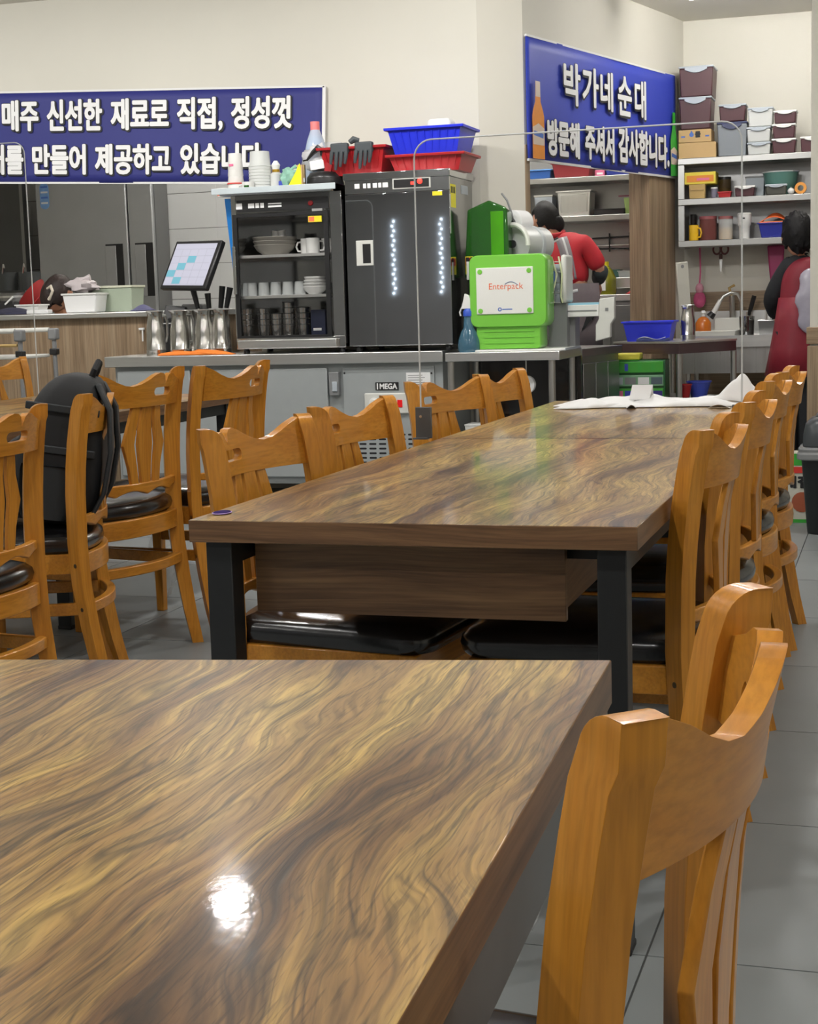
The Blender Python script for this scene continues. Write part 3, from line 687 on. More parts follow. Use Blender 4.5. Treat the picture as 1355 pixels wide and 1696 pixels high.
t, w_, h_ = banner_flat('doorway_banner', 'bright blue banner with white brush lettering and bottle pictures above the kitchen opening', on_slant(863, 60), on_slant(1110, 125), on_slant(868, 265), on_slant(1112, 295), BANNER2)
for c_ in (t,): c_.location = Vector(c_.location) + Vector((-sn.x, -sn.y, 0))*0.03
b, f = sheet(w_, h_, 0.012); part('cloth', b, BANNER2, t, solid=0.003, smooth=True)
hm = MB()
for (x0, x1, z0, z1) in ((0, w_, -0.006, 0.008), (0, w_, h_-0.006, h_+0.006), (w_-0.018, w_+0.004, 0, h_)): hm.box(x0, x1, -0.004, 0.010, z0, z1)
part('hem', hm, HEM, t)
def slant_u(px):   # distance along the cloth for a photograph column
    return (Vector(on_slant(px, 180).xy)-Vector(on_slant(866, 180).xy)).length
def ban2(body, px0, px1, z0, z1, off, brush=0.0):
    x0, x1 = slant_u(px0), slant_u(px1)
    for mm, dd, dy in ((PRINTK, 0.008, -0.022), (PRINTW, 0.0, -0.0245)):
        lettering('lettering', body, mm, t, (x0-dd, dy, z0-dd-(0.005 if dd else 0)), width=x1-x0+2*dd, height=z1-z0+2*dd, fat=off+dd)
for ch, a_, b_, dz in (('박', 921, 949, 0.0), ('가', 952, 979, 0.012), ('네', 982, 1003, 0.008), ('순', 1011, 1034, 0.0), ('대', 1039, 1058, 0.0)):
    ban2(ch, a_, b_, h_*0.50+dz, h_*0.86, 0.007)
ban2('방문해', 892, 946, h_*0.05, h_*0.36, 0.009); ban2('주셔서', 955, 1004, h_*0.06, h_*0.37, 0.009); ban2('감사합니다.', 1011, 1096, h_*0.07, h_*0.40, 0.009)
def bottle_print(px0, px1, hb, glass, cap, parent):
    x0, x1 = slant_u(px0), slant_u(px1); wd = (x1-x0); cx = (x0+x1)/2
    prof = [(0.5,0),(0.5,0.55),(0.42,0.62),(0.22,0.74),(0.19,0.95),(0.19,1.0)]
    pts = [(cx+r*wd, z*hb) for r, z in prof] + [(cx-r*wd, z*hb) for r, z in reversed(prof)]
    b = MB(); n = len(pts); b.add([(x, -0.0215, z+0.008) for x, z in pts], [tuple(range(n))]); o = part('bottle_picture', b, glass, parent)
    b = MB()
    lab = [(-0.46,0.18),(0.46,0.18),(0.5,0.40),(0,0.46),(-0.5,0.40)]
    b.add([(cx+q*wd, -0.0225, z*hb+0.008) for q, z in lab], [(0,1,2,3,4)]); part('label_picture', b, LABELP, o)
    b = MB(); b.add([(cx+q*wd, -0.0232, z*hb+0.008) for q, z in [(-0.4,0.30),(0.38,0.27),(0.40,0.33),(-0.38,0.36)]], [(0,1,2,3)]); part('label_band', b, BLUEP, o)
    b = MB(); b.add([(cx+q*wd, -0.0225, z*hb+0.008) for q, z in [(-0.20,0.80),(0.20,0.80),(0.19,1.0),(-0.19,1.0)]], [(0,1,2,3)]); part('neck_picture', b, cap, o)
bottle_print(868, 888, h_*0.63, AMBER, LABELP, t); bottle_print(1099, 1110, h_*0.62, GREENP, GREENP, t)

# ------------------------------------------------------------------ steel counters along the serving wall
YC = 8.36; ZC = (at(172, 585, YC).z+at(735, 588, YC).z)/2; YCB = YB-0.02
x0 = at(172, 586, YC).x; x1 = at(733, 586, YC).x
cf = thing('counter_fridge', 'low grey under-counter fridge with steel worktop, carrying both tall cabinets', 'fridge', (x0, YC, 0)); W_ = x1-x0; D_ = YCB-YC
def ux(px, py=640): return at(px, py, YC+0.03).x - x0
def uz(px, py): return at(px, py, YC+0.03).z
part('worktop', MB().box(0, W_, 0, D_, ZC-0.062, ZC), STEEL, cf, bevel=0.004)
bd = part('body', MB().box(ux(190), W_-0.015, 0.05, D_, 0.10, ZC-0.063), FRIDGEF, cf)
for q in (0.14, W_-0.08):
    for yy in (0.10, D_-0.06): part('foot', MB().lathe([(0.02,0),(0.022,0.02),(0.016,0.03),(0.016,0.10)], 12, cx=q, cy=yy), STEEL, cf, smooth=True)
zt = ZC-0.085; xd0, xd1, xd2, xd3 = ux(196), ux(316), ux(322), ux(543)
for a_, b_ in ((xd0, xd1), (xd2, xd3)):
    d = part('door', MB().box(a_, b_, 0.022, 0.049, 0.14, zt), FRIDGEF, cf, bevel=0.006)
    part('door_gasket', MB().box(a_+0.006, b_-0.006, 0.045, 0.0505, 0.146, zt-0.006), BLKPL, d)
la = part('latch', MB().box(ux(547), ux(563), 0.008, 0.049, uz(555, 655), uz(555, 616)), GREYPL, cf, bevel=0.004)
part('latch_lever', MB().box(ux(553), ux(561), 0.0, 0.010, uz(556, 648), uz(556, 632)), GREYHANDLE, la, bevel=0.002)
part('compressor_panel', MB().box(ux(568), ux(719), 0.034, 0.0495, 0.14, zt), FRIDGEF, cf, bevel=0.003)
for px in (571, 715): part('panel_screw', MB().lathe([(0,-0.003),(0.006,-0.002),(0.006,0.004),(0,0.004)], 10, rot(-PI/2, 0, 0, (ux(px), 0.034, uz(px, 618)))), BLKPL, cf)
bg = part('badge', MB().box(ux(622), ux(660), 0.029, 0.0345, uz(640, 646), uz(640, 633)), BLKPL, cf)
lettering('badge_lettering', 'MEGA', PRINTW, bg, (ux(629), 0.0284, uz(640, 644.6)), width=ux(658)-ux(629), height=uz(640,635)-uz(640,644.6), fat=0.0016)
part('badge_bar', MB().box(ux(624.3), ux(626.3), 0.0278, 0.0288, uz(640, 645), uz(640, 634.5)), PRINTW, bg)
st = part('rating_sticker', MB().box(ux(673), ux(713), 0.032, 0.0345, uz(690, 636), uz(690, 617)), PAPER, cf)
for k in range(4): part('sticker_line', MB().box(ux(676), ux(700+4*(k % 2)), 0.0312, 0.0322, uz(690, 621+4*k+1), uz(690, 621+4*k)), GREYPL, st)
cp = part('control_panel', MB().box(ux(604), ux(677), 0.016, 0.0345, uz(640, 685), uz(640, 651)), OFFWH, cf, bevel=0.006)
part('thermostat_knob', MB().lathe([(0,-0.012),(0.018,-0.012),(0.020,0.0),(0.030,0.002)], 18, rot(-PI/2, 0, 0, (ux(620), 0.014, uz(620, 667)))), WHITE, cp, smooth=True)
part('display', MB().box(ux(648), ux(656), 0.0145, 0.0165, uz(650, 673), uz(650, 662)), BLKPL, cp)
part('rocker_switch', MB().box(ux(659), ux(667), 0.012, 0.0165, uz(663, 674), uz(663, 662)), mat('lit_red_switch', C(190, 20, 24), 0.3, emit=0.5), cp)
sl_me = MB(); 
vw, vh = ux(604)-ux(592), 0.011
pl = roundrect(vw, vh, vh*0.48, 3); sl_me.prism(pl, -0.0006, 0.0); slm = sl_me.mesh('vent_slot'); slm.materials.append(PRINTK)
vg = part('vent_grille', MB().box(ux(588), ux(712), 0.0325, 0.0345, uz(640, 775), uz(640, 714)), FRIDGEF, cf)
for i in range(7):
    for j in range(7):
        o = bpy.data.objects.new('vent_slot', slm); COL.objects.link(o); o.parent = vg; o.rotation_euler = (PI/2, 0, 0)
        o.location = (ux(598+16.3*i), 0.0322, uz(640, 720+7.7*j))

XW0, XW1 = at(737, 592, YC).x, at(927, 594, YC).x
wt = thing('steel_worktable', 'narrow open steel worktable carrying the lime green packing machine', 'worktable', (XW0, YC, 0)); w2 = XW1-XW0; ZW = ZC-0.012
part('worktop', MB().box(0, w2, 0, D_, ZW-0.05, ZW), STEEL, wt, bevel=0.004)
for q in (0.025, w2-0.05):
    for yy in (0.03, D_-0.05): part('leg', MB().tube([(q, yy, 0), (q, yy, ZW-0.05)], 0.02, 12), STEELV, wt, smooth=True)
part('undershelf', MB().box(0.03, w2-0.03, 0.03, D_-0.03, 0.24, 0.27), STEEL, wt)
part('back_panel', MB().box(0.0, w2, D_-0.02, D_-0.005, 0.06, ZW-0.051), mat('black_glossy_panel', (0.012, 0.011, 0.010), 0.12, var=0.3), wt)
bs = thing('plastic_tub', 'white plastic tub on the undershelf of the steel worktable', 'tub', (at(803, 700, YC+0.2).x, YC+0.2, 0.27))
part('tub_body', MB().frustum(0.16, 0.13, 0.19, 0.15, 0, 0.16, cap1=False), WHITE, bs, solid=0.004); part('rim', MB().box(-0.1, 0.1, -0.08, 0.08, 0.155, 0.165), WHITE, bs, bevel=0.004)
rl = thing('tape_roll', 'small white roll hanging under the steel worktable top', 'roll', (at(872, 637, YC+0.12).x, YC+0.12, at(872, 637, YC+0.12).z))
rr = 0.05; part('paper_ring', MB().lathe([(0.026,-0.02),(rr,-0.02),(rr,0.02),(0.026,0.02),(0.026,-0.02)], 28, rot(PI/2, 0, 0)), PAPER, rl, smooth=True)
part('hanger', MB().tube([(0, 0, 0.024), (0, 0, ZW-0.051-rl.location.z)], 0.003, 6), STEEL, rl)
ps = thing('power_box', 'white wall power box with a red mark under the steel worktable', 'power strip', (at(805, 728, YC+0.4).x, YC+0.42, 0.27))
part('housing', MB().box(-0.11, 0.11, -0.03, 0.03, 0, 0.10), WHITE, ps, bevel=0.008); part('mark', MB().box(0.06, 0.10, -0.032, -0.029, 0.03, 0.07), REDP, ps)

# counter running back along the slanted opening
Ln = 0.60; ang = math.atan2(sd.y, sd.x)
sc_ = thing('steel_counter', 'dark steel counter running back below the kitchen opening', 'counter', (XW1-0.005, 9.02, 0), ang)
part('worktop', MB().box(0, Ln, 0, 0.30, 0.78, 0.83), STEELD, sc_, bevel=0.004)
part('body', MB().box(0.02, Ln-0.02, 0.02, 0.29, 0.06, 0.779), STEELD, sc_)
for k in range(3): part('door', MB().box(0.03+k*(Ln-0.06)/3, 0.02+(k+1)*(Ln-0.06)/3, 0.006, 0.0195, 0.10, 0.74), STEELD, sc_, bevel=0.003)
part('plinth', MB().box(0.04, Ln-0.04, 0.05, 0.28, 0.0, 0.06), BLACK, sc_)

# ------------------------------------------------------------------ sterilising cabinets
YG = YC+0.07
gx0, gx1, _, gz1 = bx(387, 569, 578, 320, YG); gw = gx1-gx0; gh = gz1-ZC; gd = 0.46
gc = thing('glass_door_cabinet', 'steel cabinet with a glass door showing bowls, cups and tumblers', 'cabinet', (gx0, YG, ZC))
def gx(px, py=450): return at(px, py, YG).x-gx0
def gz(py, px=478): return at(px, py, YG).z-ZC
for q in (0.04, gw-0.04):
    for yy in (0.05, gd-0.05): part('foot', MB().lathe([(0.018,0),(0.02,0.016),(0.012,0.03)], 12, cx=q, cy=yy), BLKPL, gc)
zb0 = 0.028; zl = gz(558); zh = gz(351)
part('base_rail', MB().box(0, gw, 0, gd, zb0, zl), MIRROR, gc, bevel=0.003)
part('side_wall', MB().box(0, 0.03, 0.0, gd, zl, gh), MIRROR, gc, bevel=0.002); part('side_wall', MB().box(gw-0.07, gw, 0.0, gd, zl, gh), MIRROR, gc, bevel=0.002)
part('back_wall', MB().box(0.03, gw-0.07, gd-0.02, gd, zl, gh), MIRRORD, gc)
part('header', MB().box(0.03, gw-0.07, 0.0, gd-0.02, zh, gh), MIRRORD, gc, bevel=0.002)
part('blue_film_strip', MB().prism([(-0.002, gh*0.36), (-0.002, gh-0.01), (-0.060, gh-0.01), (-0.012, gh*0.36)], -0.052, -0.050, rot(PI/2)), mat('blue_film', C(20, 120, 200), 0.35), gc, label='blue protective film peeling off the side')
hd = part('indicator_plate', MB().box(gx(397), gx(548), -0.004, 0.0, gz(348), gz(328)), BLKPL, gc)
for a_, b_, c_, d_ in ((396,406,343,333),(416,426,342,334),(428,434,342,334),(436,442,342,334),(449,471,342,339),(449,471,337,335)): part('print', MB().box(gx(a_), gx(b_), -0.0050, -0.004, gz(c_), gz(d_)), PRINTW, hd)
part('red_lamp', MB().lathe([(0,-0.006),(0.014,-0.005),(0.016,0.0)], 14, rot(-PI/2, 0, 0, (gx(519), -0.005, gz(338)))), mat('dark_red_lamp', C(120, 20, 24), 0.25), hd, smooth=True)
part('side_strip', MB().box(gw+0.0005, gw+0.004, 0.0, 0.03, 0.05, gh-0.05), BLKPL, gc)
df = part('door_frame', MB().box(gx(391), gx(398), -0.022, -0.004, gz(559), gz(352)).box(gx(541), gx(548), -0.022, -0.004, gz(559), gz(352)).box(gx(398), gx(541), -0.022, -0.004, gz(357), gz(352)).box(gx(398), gx(541), -0.022, -0.004, gz(559), gz(555)), BLKPL, gc)
part('door_glass', MB().box(gx(398), gx(541), -0.016, -0.012, gz(555), gz(357)), CLEARS, df)
part('door_handle', MB().box(gx(391), gx(396), -0.045, -0.022, gz(485), gz(405)), MIRROR, df, bevel=0.003)
part('energy_sticker', MB().box(gx(516), gx(538), -0.024, -0.0165, gz(370), gz(360)), YELP, df); part('sticker_red', MB().box(gx(517), gx(526), -0.0248, -0.024, gz(369), gz(361)), ORANGEP, df)
part('hinge', MB().box(gx(523), gx(540), -0.026, -0.004, gz(352), gz(348)), STEEL, df)
shz = [gz(421), gz(489)]
for z in shz:
    sh = part('shelf', MB().box(0.032, gw-0.072, 0.02, gd-0.03, z-0.008, z), STEEL, gc); part('shelf_edge', MB().box(0.032, gw-0.072, 0.012, 0.0195, z-0.014, z+0.002), STEEL, sh)
part('lower_tray', MB().box(gx(392), gx(556), -0.03, -0.002, gz(576), gz(562)), STEEL, gc, bevel=0.003)
# worktop tray on its roof
tr_ = thing('steel_tray', 'wide steel tray lying on top of the glass door cabinet', 'tray', (gx0+gw/2-0.045, YG+gd/2-0.02, ZC+gh))
part('tray_base', MB().box(-gw/2, gw/2, -gd/2-0.01, gd/2, 0, 0.008), STEEL, tr_)
tw_, tdp = gw/2+0.03, gd/2+0.04
part('rim', MB().rings([[(x*a_, y*b_, z) for x, y in ((-1,-1),(1,-1),(1,1),(-1,1))] for a_, b_, z in ((tw_-0.04, tdp-0.03, 0.008), (tw_, tdp, 0.036), (tw_+0.012, tdp+0.012, 0.036), (tw_-0.03, tdp-0.02, 0.001))], cap=False, closed=True), MIRROR, tr_)
part('front_lip', MB().box(-tw_-0.01, tw_+0.01, -tdp-0.018, -tdp-0.0125, 0.006, 0.040), mat('tray_lip', C(196, 206, 210), 0.3), tr_, bevel=0.002)
ZT = ZC+gh+0.0085
# contents
GRAYC = mat('grey_stoneware', C(150, 146, 138), 0.35, var=0.05); PORC = mat('white_porcelain', (0.72, 0.72, 0.70), 0.2, var=0.02); STC = mat('stainless_cup', (0.6, 0.6, 0.6), 0.22, metal=1.0, var=0.05)
def cab_x(px): return at(px, 450, YG+0.16).x
def bowl(name, label, cat, loc, r, h_b, m, group=None, foot=0.5):
    t = thing(name, label, cat, loc, 0, group)
    part('bowl_body', MB().lathe([(0,0.004),(r*foot,0.004),(r*foot*1.1,0.0),(r*foot*1.15,0.006),(r*0.85,h_b*0.5),(r,h_b),(r*0.96,h_b),(r*0.8,h_b*0.5),(r*0.5,0.012),(0,0.012)], 24), m, t, smooth=True)
    part('rim', MB().lathe([(r*0.965,h_b),(r*0.985,h_b+0.003),(r*1.0,h_b),(r*0.985,h_b-0.003),(r*0.965,h_b)], 24), m, t, smooth=True)
    return t
Yc = YG+0.18
zs1 = ZC+shz[0]; zs2 = ZC+shz[1]; zs0 = ZC+zl
for k in range(3): bowl('stacked_bowl', ['wide grey stoneware bowl, bottom of the stack in the glass cabinet', 'wide grey stoneware bowl in the middle of the cabinet stack', 'wide grey stoneware bowl on top of the cabinet stack'][k], 'bowl', (cab_x(455), Yc, zs1+0.001+k*0.022), 0.125+0.004*k, 0.06, GRAYC, 'grey bowls in the glass cabinet')
def small_cup(px, lab, z, tilt=0.0, r=0.024, h_c=0.045, mm=PORC, nm='espresso_cup'):
    t = thing(nm, lab, 'cup', (cab_x(px), Yc, z)); t.rotation_euler = (0, tilt, 0)
    part('cup_body', MB().lathe([(0,0),(r*0.8,0),(r,h_c),(r*0.9,h_c),(r*0.72,0.004),(0,0.004)], 16), mm, t, smooth=True); part('foot_ring', MB().lathe([(r*0.6,0.0),(r*0.75,0.0),(r*0.75,0.004),(r*0.6,0.004)], 16), mm, t)
    return t
small_cup(456, 'small white cup leaning left on the grey bowls', zs1+0.098, 0.15); small_cup(468, 'small white cup leaning right on the grey bowls', zs1+0.098, -0.15)
def mug(px, yy, z, lab, rz, r=0.04, h_m=0.09, m=PORC, grp=None, cx=None):
    t = thing('mug', lab, 'mug', (cab_x(px) if cx is None else cx, yy, z), rz, grp)
    part('mug_body', MB().lathe([(0,0),(r*0.9,0),(r,0.008),(r,h_m),(r*0.92,h_m),(r*0.92,0.008),(0,0.008)], 20), m, t, smooth=True)
    part('handle', MB().tube([(r*0.95, 0, h_m*0.8), (r*1.5, 0, h_m*0.78), (r*1.75, 0, h_m*0.5), (r*1.5, 0, h_m*0.22), (r*0.95, 0, h_m*0.2)], 0.006, 8), m, t, smooth=True)
    return t
mug(509, Yc, zs1+0.001, 'white mug with its handle towards the grey bowls', PI); mug(524, Yc-0.06, zs1+0.001, 'white mug in front with its handle to the right', 0.3); mug(538, Yc+0.05, zs1+0.001, 'white mug at the back corner of the cabinet shelf', -0.5)
for k in range(5): 
    t = thing('drinking_glass', 'clear drinking glass upside down on the middle cabinet shelf', 'glass', (cab_x(416+20*k), Yc-0.02, zs2+0.001), 0, 'glasses in the cabinet')
    part('glass_body', MB().lathe([(0.036,0),(0.030,0.075),(0,0.075),(0,0.069),(0.028,0.069),(0.033,0)], 16), CLEARP, t, smooth=True); part('thick_base', MB().lathe([(0,0.0755),(0.029,0.0755),(0.028,0.079),(0,0.079)], 16), CLEARP, t)
for k in range(4): bowl('white_bowl', 'white porcelain bowl number %s of the upturned stack in the cabinet' % ['one, lowest', 'two', 'three', 'four, topmost'][k], 'bowl', (cab_x(521), Yc-0.02, zs2+0.002+k*0.018), 0.072-0.003*k, 0.045, PORC, 'white bowls in the glass cabinet')
pl_ = thing('paper_liner', 'white paper liner lying on the middle cabinet shelf', 'paper', (cab_x(482), YG+0.06, zs2+0.002)); part('sheet', MB().box(-0.12, 0.14, -0.035, 0.03, 0, 0.002), PAPER, pl_); part('fold', MB().box(-0.12, 0.14, -0.036, -0.0351, -0.008, 0.002), PAPER, pl_)
for c_, n_ in ((414, 4), (440, 4), (459, 3), (479, 5), (503, 4)):
    for k in range(n_):
        t = thing('steel_tumbler', 'steel tumbler nested in the %s stack of the cabinet floor' % {414: 'first', 440: 'second', 459: 'third', 479: 'tall fourth', 503: 'last'}[c_], 'tumbler', (cab_x(c_), YG+0.10+0.03*(c_ % 2), zs0+0.001+k*0.032), 0, 'steel tumblers stacked in the cabinet')
        part('tumbler_body', MB().lathe([(0,0),(0.030,0),(0.037,0.068),(0.034,0.068),(0.027,0.004),(0,0.004)], 16), STC, t, smooth=True); part('lip', MB().lathe([(0.036,0.066),(0.040,0.069),(0.036,0.072),(0.034,0.069),(0.036,0.066)], 16), STC, t, smooth=True)
t = thing('blue_carton', 'dark blue carton in the corner of the cabinet floor', 'carton', (cab_x(530), YG+0.14, zs0+0.001)); part('carton_body', MB().box(-0.045, 0.045, -0.04, 0.04, 0, 0.15), mat('navy_card', C(30, 38, 66), 0.5), t, bevel=0.003); part('carton_label', MB().box(-0.03, 0.02, -0.0415, -0.0402, 0.03, 0.045), PRINTW, t)

# solid door cabinet
sx0, sx1, _, sz1 = bx(575, 747, 578, 283, YG); sw = sx1-sx0; sh_ = sz1-ZC; sdp = 0.5
cb = thing('steel_cabinet', 'tall mirror-finish steel cabinet with one door and a red display', 'cabinet', (sx0, YG, ZC))
def hx(px, py=450): return at(px, py, YG).x-sx0
def hz(py, px=660): return at(px, py, YG).z-ZC
for q in (0.04, sw-0.04):
    for yy in (0.05, sdp-0.05): part('foot', MB().lathe([(0.018,0),(0.02,0.016),(0.012,0.03)], 12, cx=q, cy=yy), BLKPL, cb)
part('body', MB().box(0.004, sw-0.004, 0.02, sdp, 0.03, sh_-0.04), MIRRORD, cb, bevel=0.002)
part('top_cap', MB().box(-0.008, sw+0.006, -0.006, sdp, sh_-0.04, sh_), MIRROR, cb, bevel=0.003)
hp = part('header_panel', MB().box(0.0, sw, 0.0, 0.0195, hz(318), sh_-0.041), MIRROR, cb, bevel=0.002)
ds = part('display', MB().box(hx(655), hx(717), -0.006, -0.0002, hz(313), hz(296)), OFFWH, hp); part('display_window', MB().box(hx(657), hx(715), -0.0075, -0.006, hz(311.5), hz(297.5)), BLKPL, ds)
EMR = mat('red_led', (1.0, 0.03, 0.02), 0.4, emit=3.0, var=0)
part('red_led', MB().lathe([(0,-0.004),(0.014,-0.002),(0.015,0.0)], 14, rot(-PI/2, 0, 0, (hx(700), -0.0076, hz(302)))), EMR, ds); part('red_mark', MB().box(hx(685), hx(690), -0.0085, -0.0077, hz(307), hz(302)), EMR, ds)
for a_, b_ in ((592, 600), (606, 611), (613, 618), (622, 629), (631, 636), (638, 647)): part('print', MB().box(hx(a_), hx(b_), -0.0012, -0.0002, hz(309), hz(301)), PRINTW, hp)
dr = part('door', MB().box(0.0, sw, -0.004, 0.019, 0.034, hz(319)), mat('mirror_door', (0.42, 0.43, 0.45), 0.025, metal=1.0, var=0.03, scale=3), cb, bevel=0.002)
hb_ = part('handle_plate', MB().box(hx(592), hx(620), -0.010, -0.0042, hz(438), hz(396)), OFFWH, dr, bevel=0.002); part('handle_recess', MB().box(hx(603), hx(616), -0.0115, -0.010, hz(434), hz(402)), BLKPL, hb_)
part('door_sticker', MB().box(hx(720), hx(736), -0.0052, -0.0042, hz(327), hz(320)), YELP, dr)
ys = part('yellow_sticker', MB().box(sw-0.0036, sw-0.0022, 0.03, 0.14, hz(342, 750), hz(303, 750)), YELP, cb)
for k in range(3): part('sticker_print', MB().box(sw-0.0021, sw-0.0012, 0.04+0.032*k, 0.06+0.032*k, hz(318, 750), hz(307, 750)), PRINTK, ys)
part('side_print', MB().box(sw-0.0036, sw-0.0022, 0.26, 0.40, hz(315, 770), hz(300, 770)), GREYHANDLE, cb)
part('hinge_strip', MB().box(sw-0.0036, sw+0.003, 0.0, 0.018, hz(390), hz(325)), STEEL, cb)
ZS = ZC+sh_
# ------------------------------------------------------------------ things on the counters
def hpx(px, pb, pt, Y): return at(px, pt, Y).z-at(px, pb, Y).z
def wpx(a, b, py, Y): return at(b, py, Y).x-at(a, py, Y).x
JUG = brushed('pitcher_steel', (0.62, 0.61, 0.58), 0.20, axis=2, amp=0.14)
def pitcher(cx, cy, z, label, s=1.0, group='steel water pitchers', handle=2.2):
    t = thing('water_pitcher', label, 'pitcher', (cx, cy, z), handle, group, s)
    part('pitcher_body', MB().lathe([(0,0.004),(0.056,0.0),(0.058,0.01),(0.058,0.03),(0.0595,0.032),(0.0595,0.038),(0.058,0.04),(0.058,0.12),(0.054,0.16),(0.046,0.20),(0.043,0.225),(0.046,0.25),(0.052,0.262),(0.049,0.263),(0.040,0.23),(0.043,0.20),(0.052,0.15),(0.054,0.02),(0,0.012)], 28), JUG, t, smooth=True)
    part('rim', MB().lathe([(0.050,0.259),(0.054,0.262),(0.050,0.266),(0.047,0.262),(0.050,0.259)], 28), STEEL, t, smooth=True)
    part('handle', MB().tube([(0.045, 0, 0.235), (0.085, 0, 0.235), (0.098, 0, 0.20), (0.096, 0, 0.12), (0.085, 0, 0.08), (0.057, 0, 0.075)], 0.007, 8), STEEL, t, smooth=True)
    part('spout', MB().add([(-0.046,-0.018,0.245),(-0.046,0.018,0.245),(-0.072,0,0.266),(-0.040,-0.022,0.264),(-0.040,0.022,0.264)], [(0,1,2),(0,2,3),(1,4,2),(3,2,4)]), STEEL, t)
    return t
Yp = YC+0.10
pitcher(at(257, 540, Yp).x, Yp, ZC, 'steel water pitcher at the free end of the fridge counter', handle=1.2)
pitcher(at(297, 540, Yp).x, Yp, ZC, 'steel water pitcher standing on the orange cloth, second from the counter end', handle=1.0)
pitcher(at(318, 540, Yp+0.14).x, Yp+0.14, ZC, 'steel water pitcher half hidden behind the front row', handle=1.4)
pitcher(at(338, 540, Yp).x, Yp, ZC, 'steel water pitcher below the black-handled tongs', handle=0.9)
pitcher(at(365, 540, Yp+0.02).x, Yp+0.03, ZC, 'steel water pitcher beside the glass door cabinet', handle=1.5)
# cutlery jar with tongs
cj = thing('tongs_holder', 'steel jar of black-handled tongs behind the pitchers', 'utensil holder', (at(350, 520, Yp+0.19).x, Yp+0.20, ZC))
part('jar', MB().lathe([(0,0.003),(0.05,0),(0.05,0.22),(0.047,0.22),(0.047,0.006),(0,0.006)], 20), STEEL, cj, smooth=True)
for k, (dx_, lean, hh) in enumerate(((-0.03,-0.10,0.40),(-0.005,-0.02,0.36),(0.022,0.06,0.40),(0.036,0.10,0.39))):
    q = part('tongs', MB().tube([(dx_, 0, 0.05), (dx_+lean*0.6, 0, 0.28)], 0.005, 8), STEEL, cj, smooth=True); part('tong_handle', MB().tube([(dx_+lean*0.6, 0, 0.27), (dx_+lean*0.9, 0, hh)], [0.014, 0.019], 10), BLKPL, q, smooth=True)
# orange cloth
oc = thing('orange_cloth', 'crumpled orange cleaning cloth in front of the pitchers', 'cloth', (at(325, 578, YC+0.03).x, YC+0.028, ZC))
def cl(u, v):
    x = -0.24+0.48*u; e = math.sin(PI*u)
    return (x, -0.022+0.044*v+0.006*math.sin(9*u), 0.003+0.020*e*math.sin(PI*v)+0.010*abs(math.sin(5*u+1))*math.sin(PI*v))
part('cloth_folds', MB().grid(cl, 26, 8), ORANGE, oc, smooth=True, solid=0.003); part('cloth_corner', MB().grid(lambda u, v: (-0.05+0.16*u, -0.024+0.03*v, 0.004+0.024*math.sin(PI*u)*math.sin(PI*v)+0.004), 12, 6), ORANGE, oc, smooth=True, solid=0.003)
# POS terminal, turned away and leaning back
Zd = 8.9; k_ = Zd/FOC
E1 = CR*91*k_ - CF*86*k_ - CU*13*k_; E2 = CR*21*k_ + CU*87*k_ + CF*22*k_
X_ = E1.normalized(); Zv = (E2-X_*E2.dot(X_)).normalized(); Yv = Zv.cross(X_)
pw, ph_ = E1.length, E2.length; orig = at(264, 478, 8.62)
pos = thing('pos_terminal', 'black touch-screen till with a pale table grid on its screen', 'till', (orig.x+0.10, 8.70, ZC))
Tm = Matrix.Translation(orig-Vector(pos.location)) @ Matrix(((X_.x, Yv.x, Zv.x, 0), (X_.y, Yv.y, Zv.y, 0), (X_.z, Yv.z, Zv.z, 0), (0, 0, 0, 1)))
part('screen_housing', MB().box(0, pw, 0, 0.035, 0, ph_, Tm), BLKPL, pos, bevel=0.008)
SCR = mat('screen_glow', (0.30, 0.30, 0.36), 0.2, emit=1.0, var=0.02); SCT = mat('screen_teal', (0.10, 0.26, 0.32), 0.2, emit=1.0, var=0.02); SCL = mat('screen_line', (0.22, 0.22, 0.27), 0.2, emit=1.0, var=0.0)
sq_ = part('screen', MB().box(pw*0.05, pw*0.93, -0.001, 0.0005, ph_*0.07, ph_*0.93, Tm), SCR, pos)
lines = MB()
for k in range(6): z = ph_*(0.09+0.145*k); lines.box(pw*0.06, pw*0.91, -0.0016, -0.0011, z, z+0.0015, Tm)
for k in range(1, 5): x = pw*(0.05+0.88*k/5); lines.box(x, x+0.0015, -0.0016, -0.0011, ph_*0.09, ph_*0.815, Tm)
part('grid_lines', lines, SCL, sq_)
for i, j in ((2, 3), (1, 2), (0, 1), (1, 0)): part('teal_cell', MB().box(pw*(0.055+0.176*i), pw*(0.05+0.176*(i+1)), -0.0021, -0.0017, ph_*(0.10+0.145*j), ph_*(0.10+0.145*(j+1))-0.002, Tm), SCT, sq_)
part('stand', MB().box(-0.02, 0.12, 0.04, 0.14, 0.0, 0.30), GREYPL, pos, bevel=0.01); part('base', MB().box(-0.10, 0.16, -0.04, 0.18, 0, 0.025), BLKPL, pos, bevel=0.006)
cr = thing('card_reader', 'small black card reader leaning beside the till', 'card reader', (at(283, 495, 8.72).x, 8.66, ZC)); 
part('reader_body', MB().box(-0.07, 0.07, -0.03, 0.03, 0.20, 0.30, rot(-0.3, 0.1, 0)), BLKPL, cr, bevel=0.008); part('pedestal', MB().box(-0.03, 0.03, 0.0, 0.06, 0, 0.22), BLKPL, cr, bevel=0.004); part('receipt', MB().box(-0.05, 0.05, -0.075, -0.05, 0.185, 0.19), PAPER, cr)
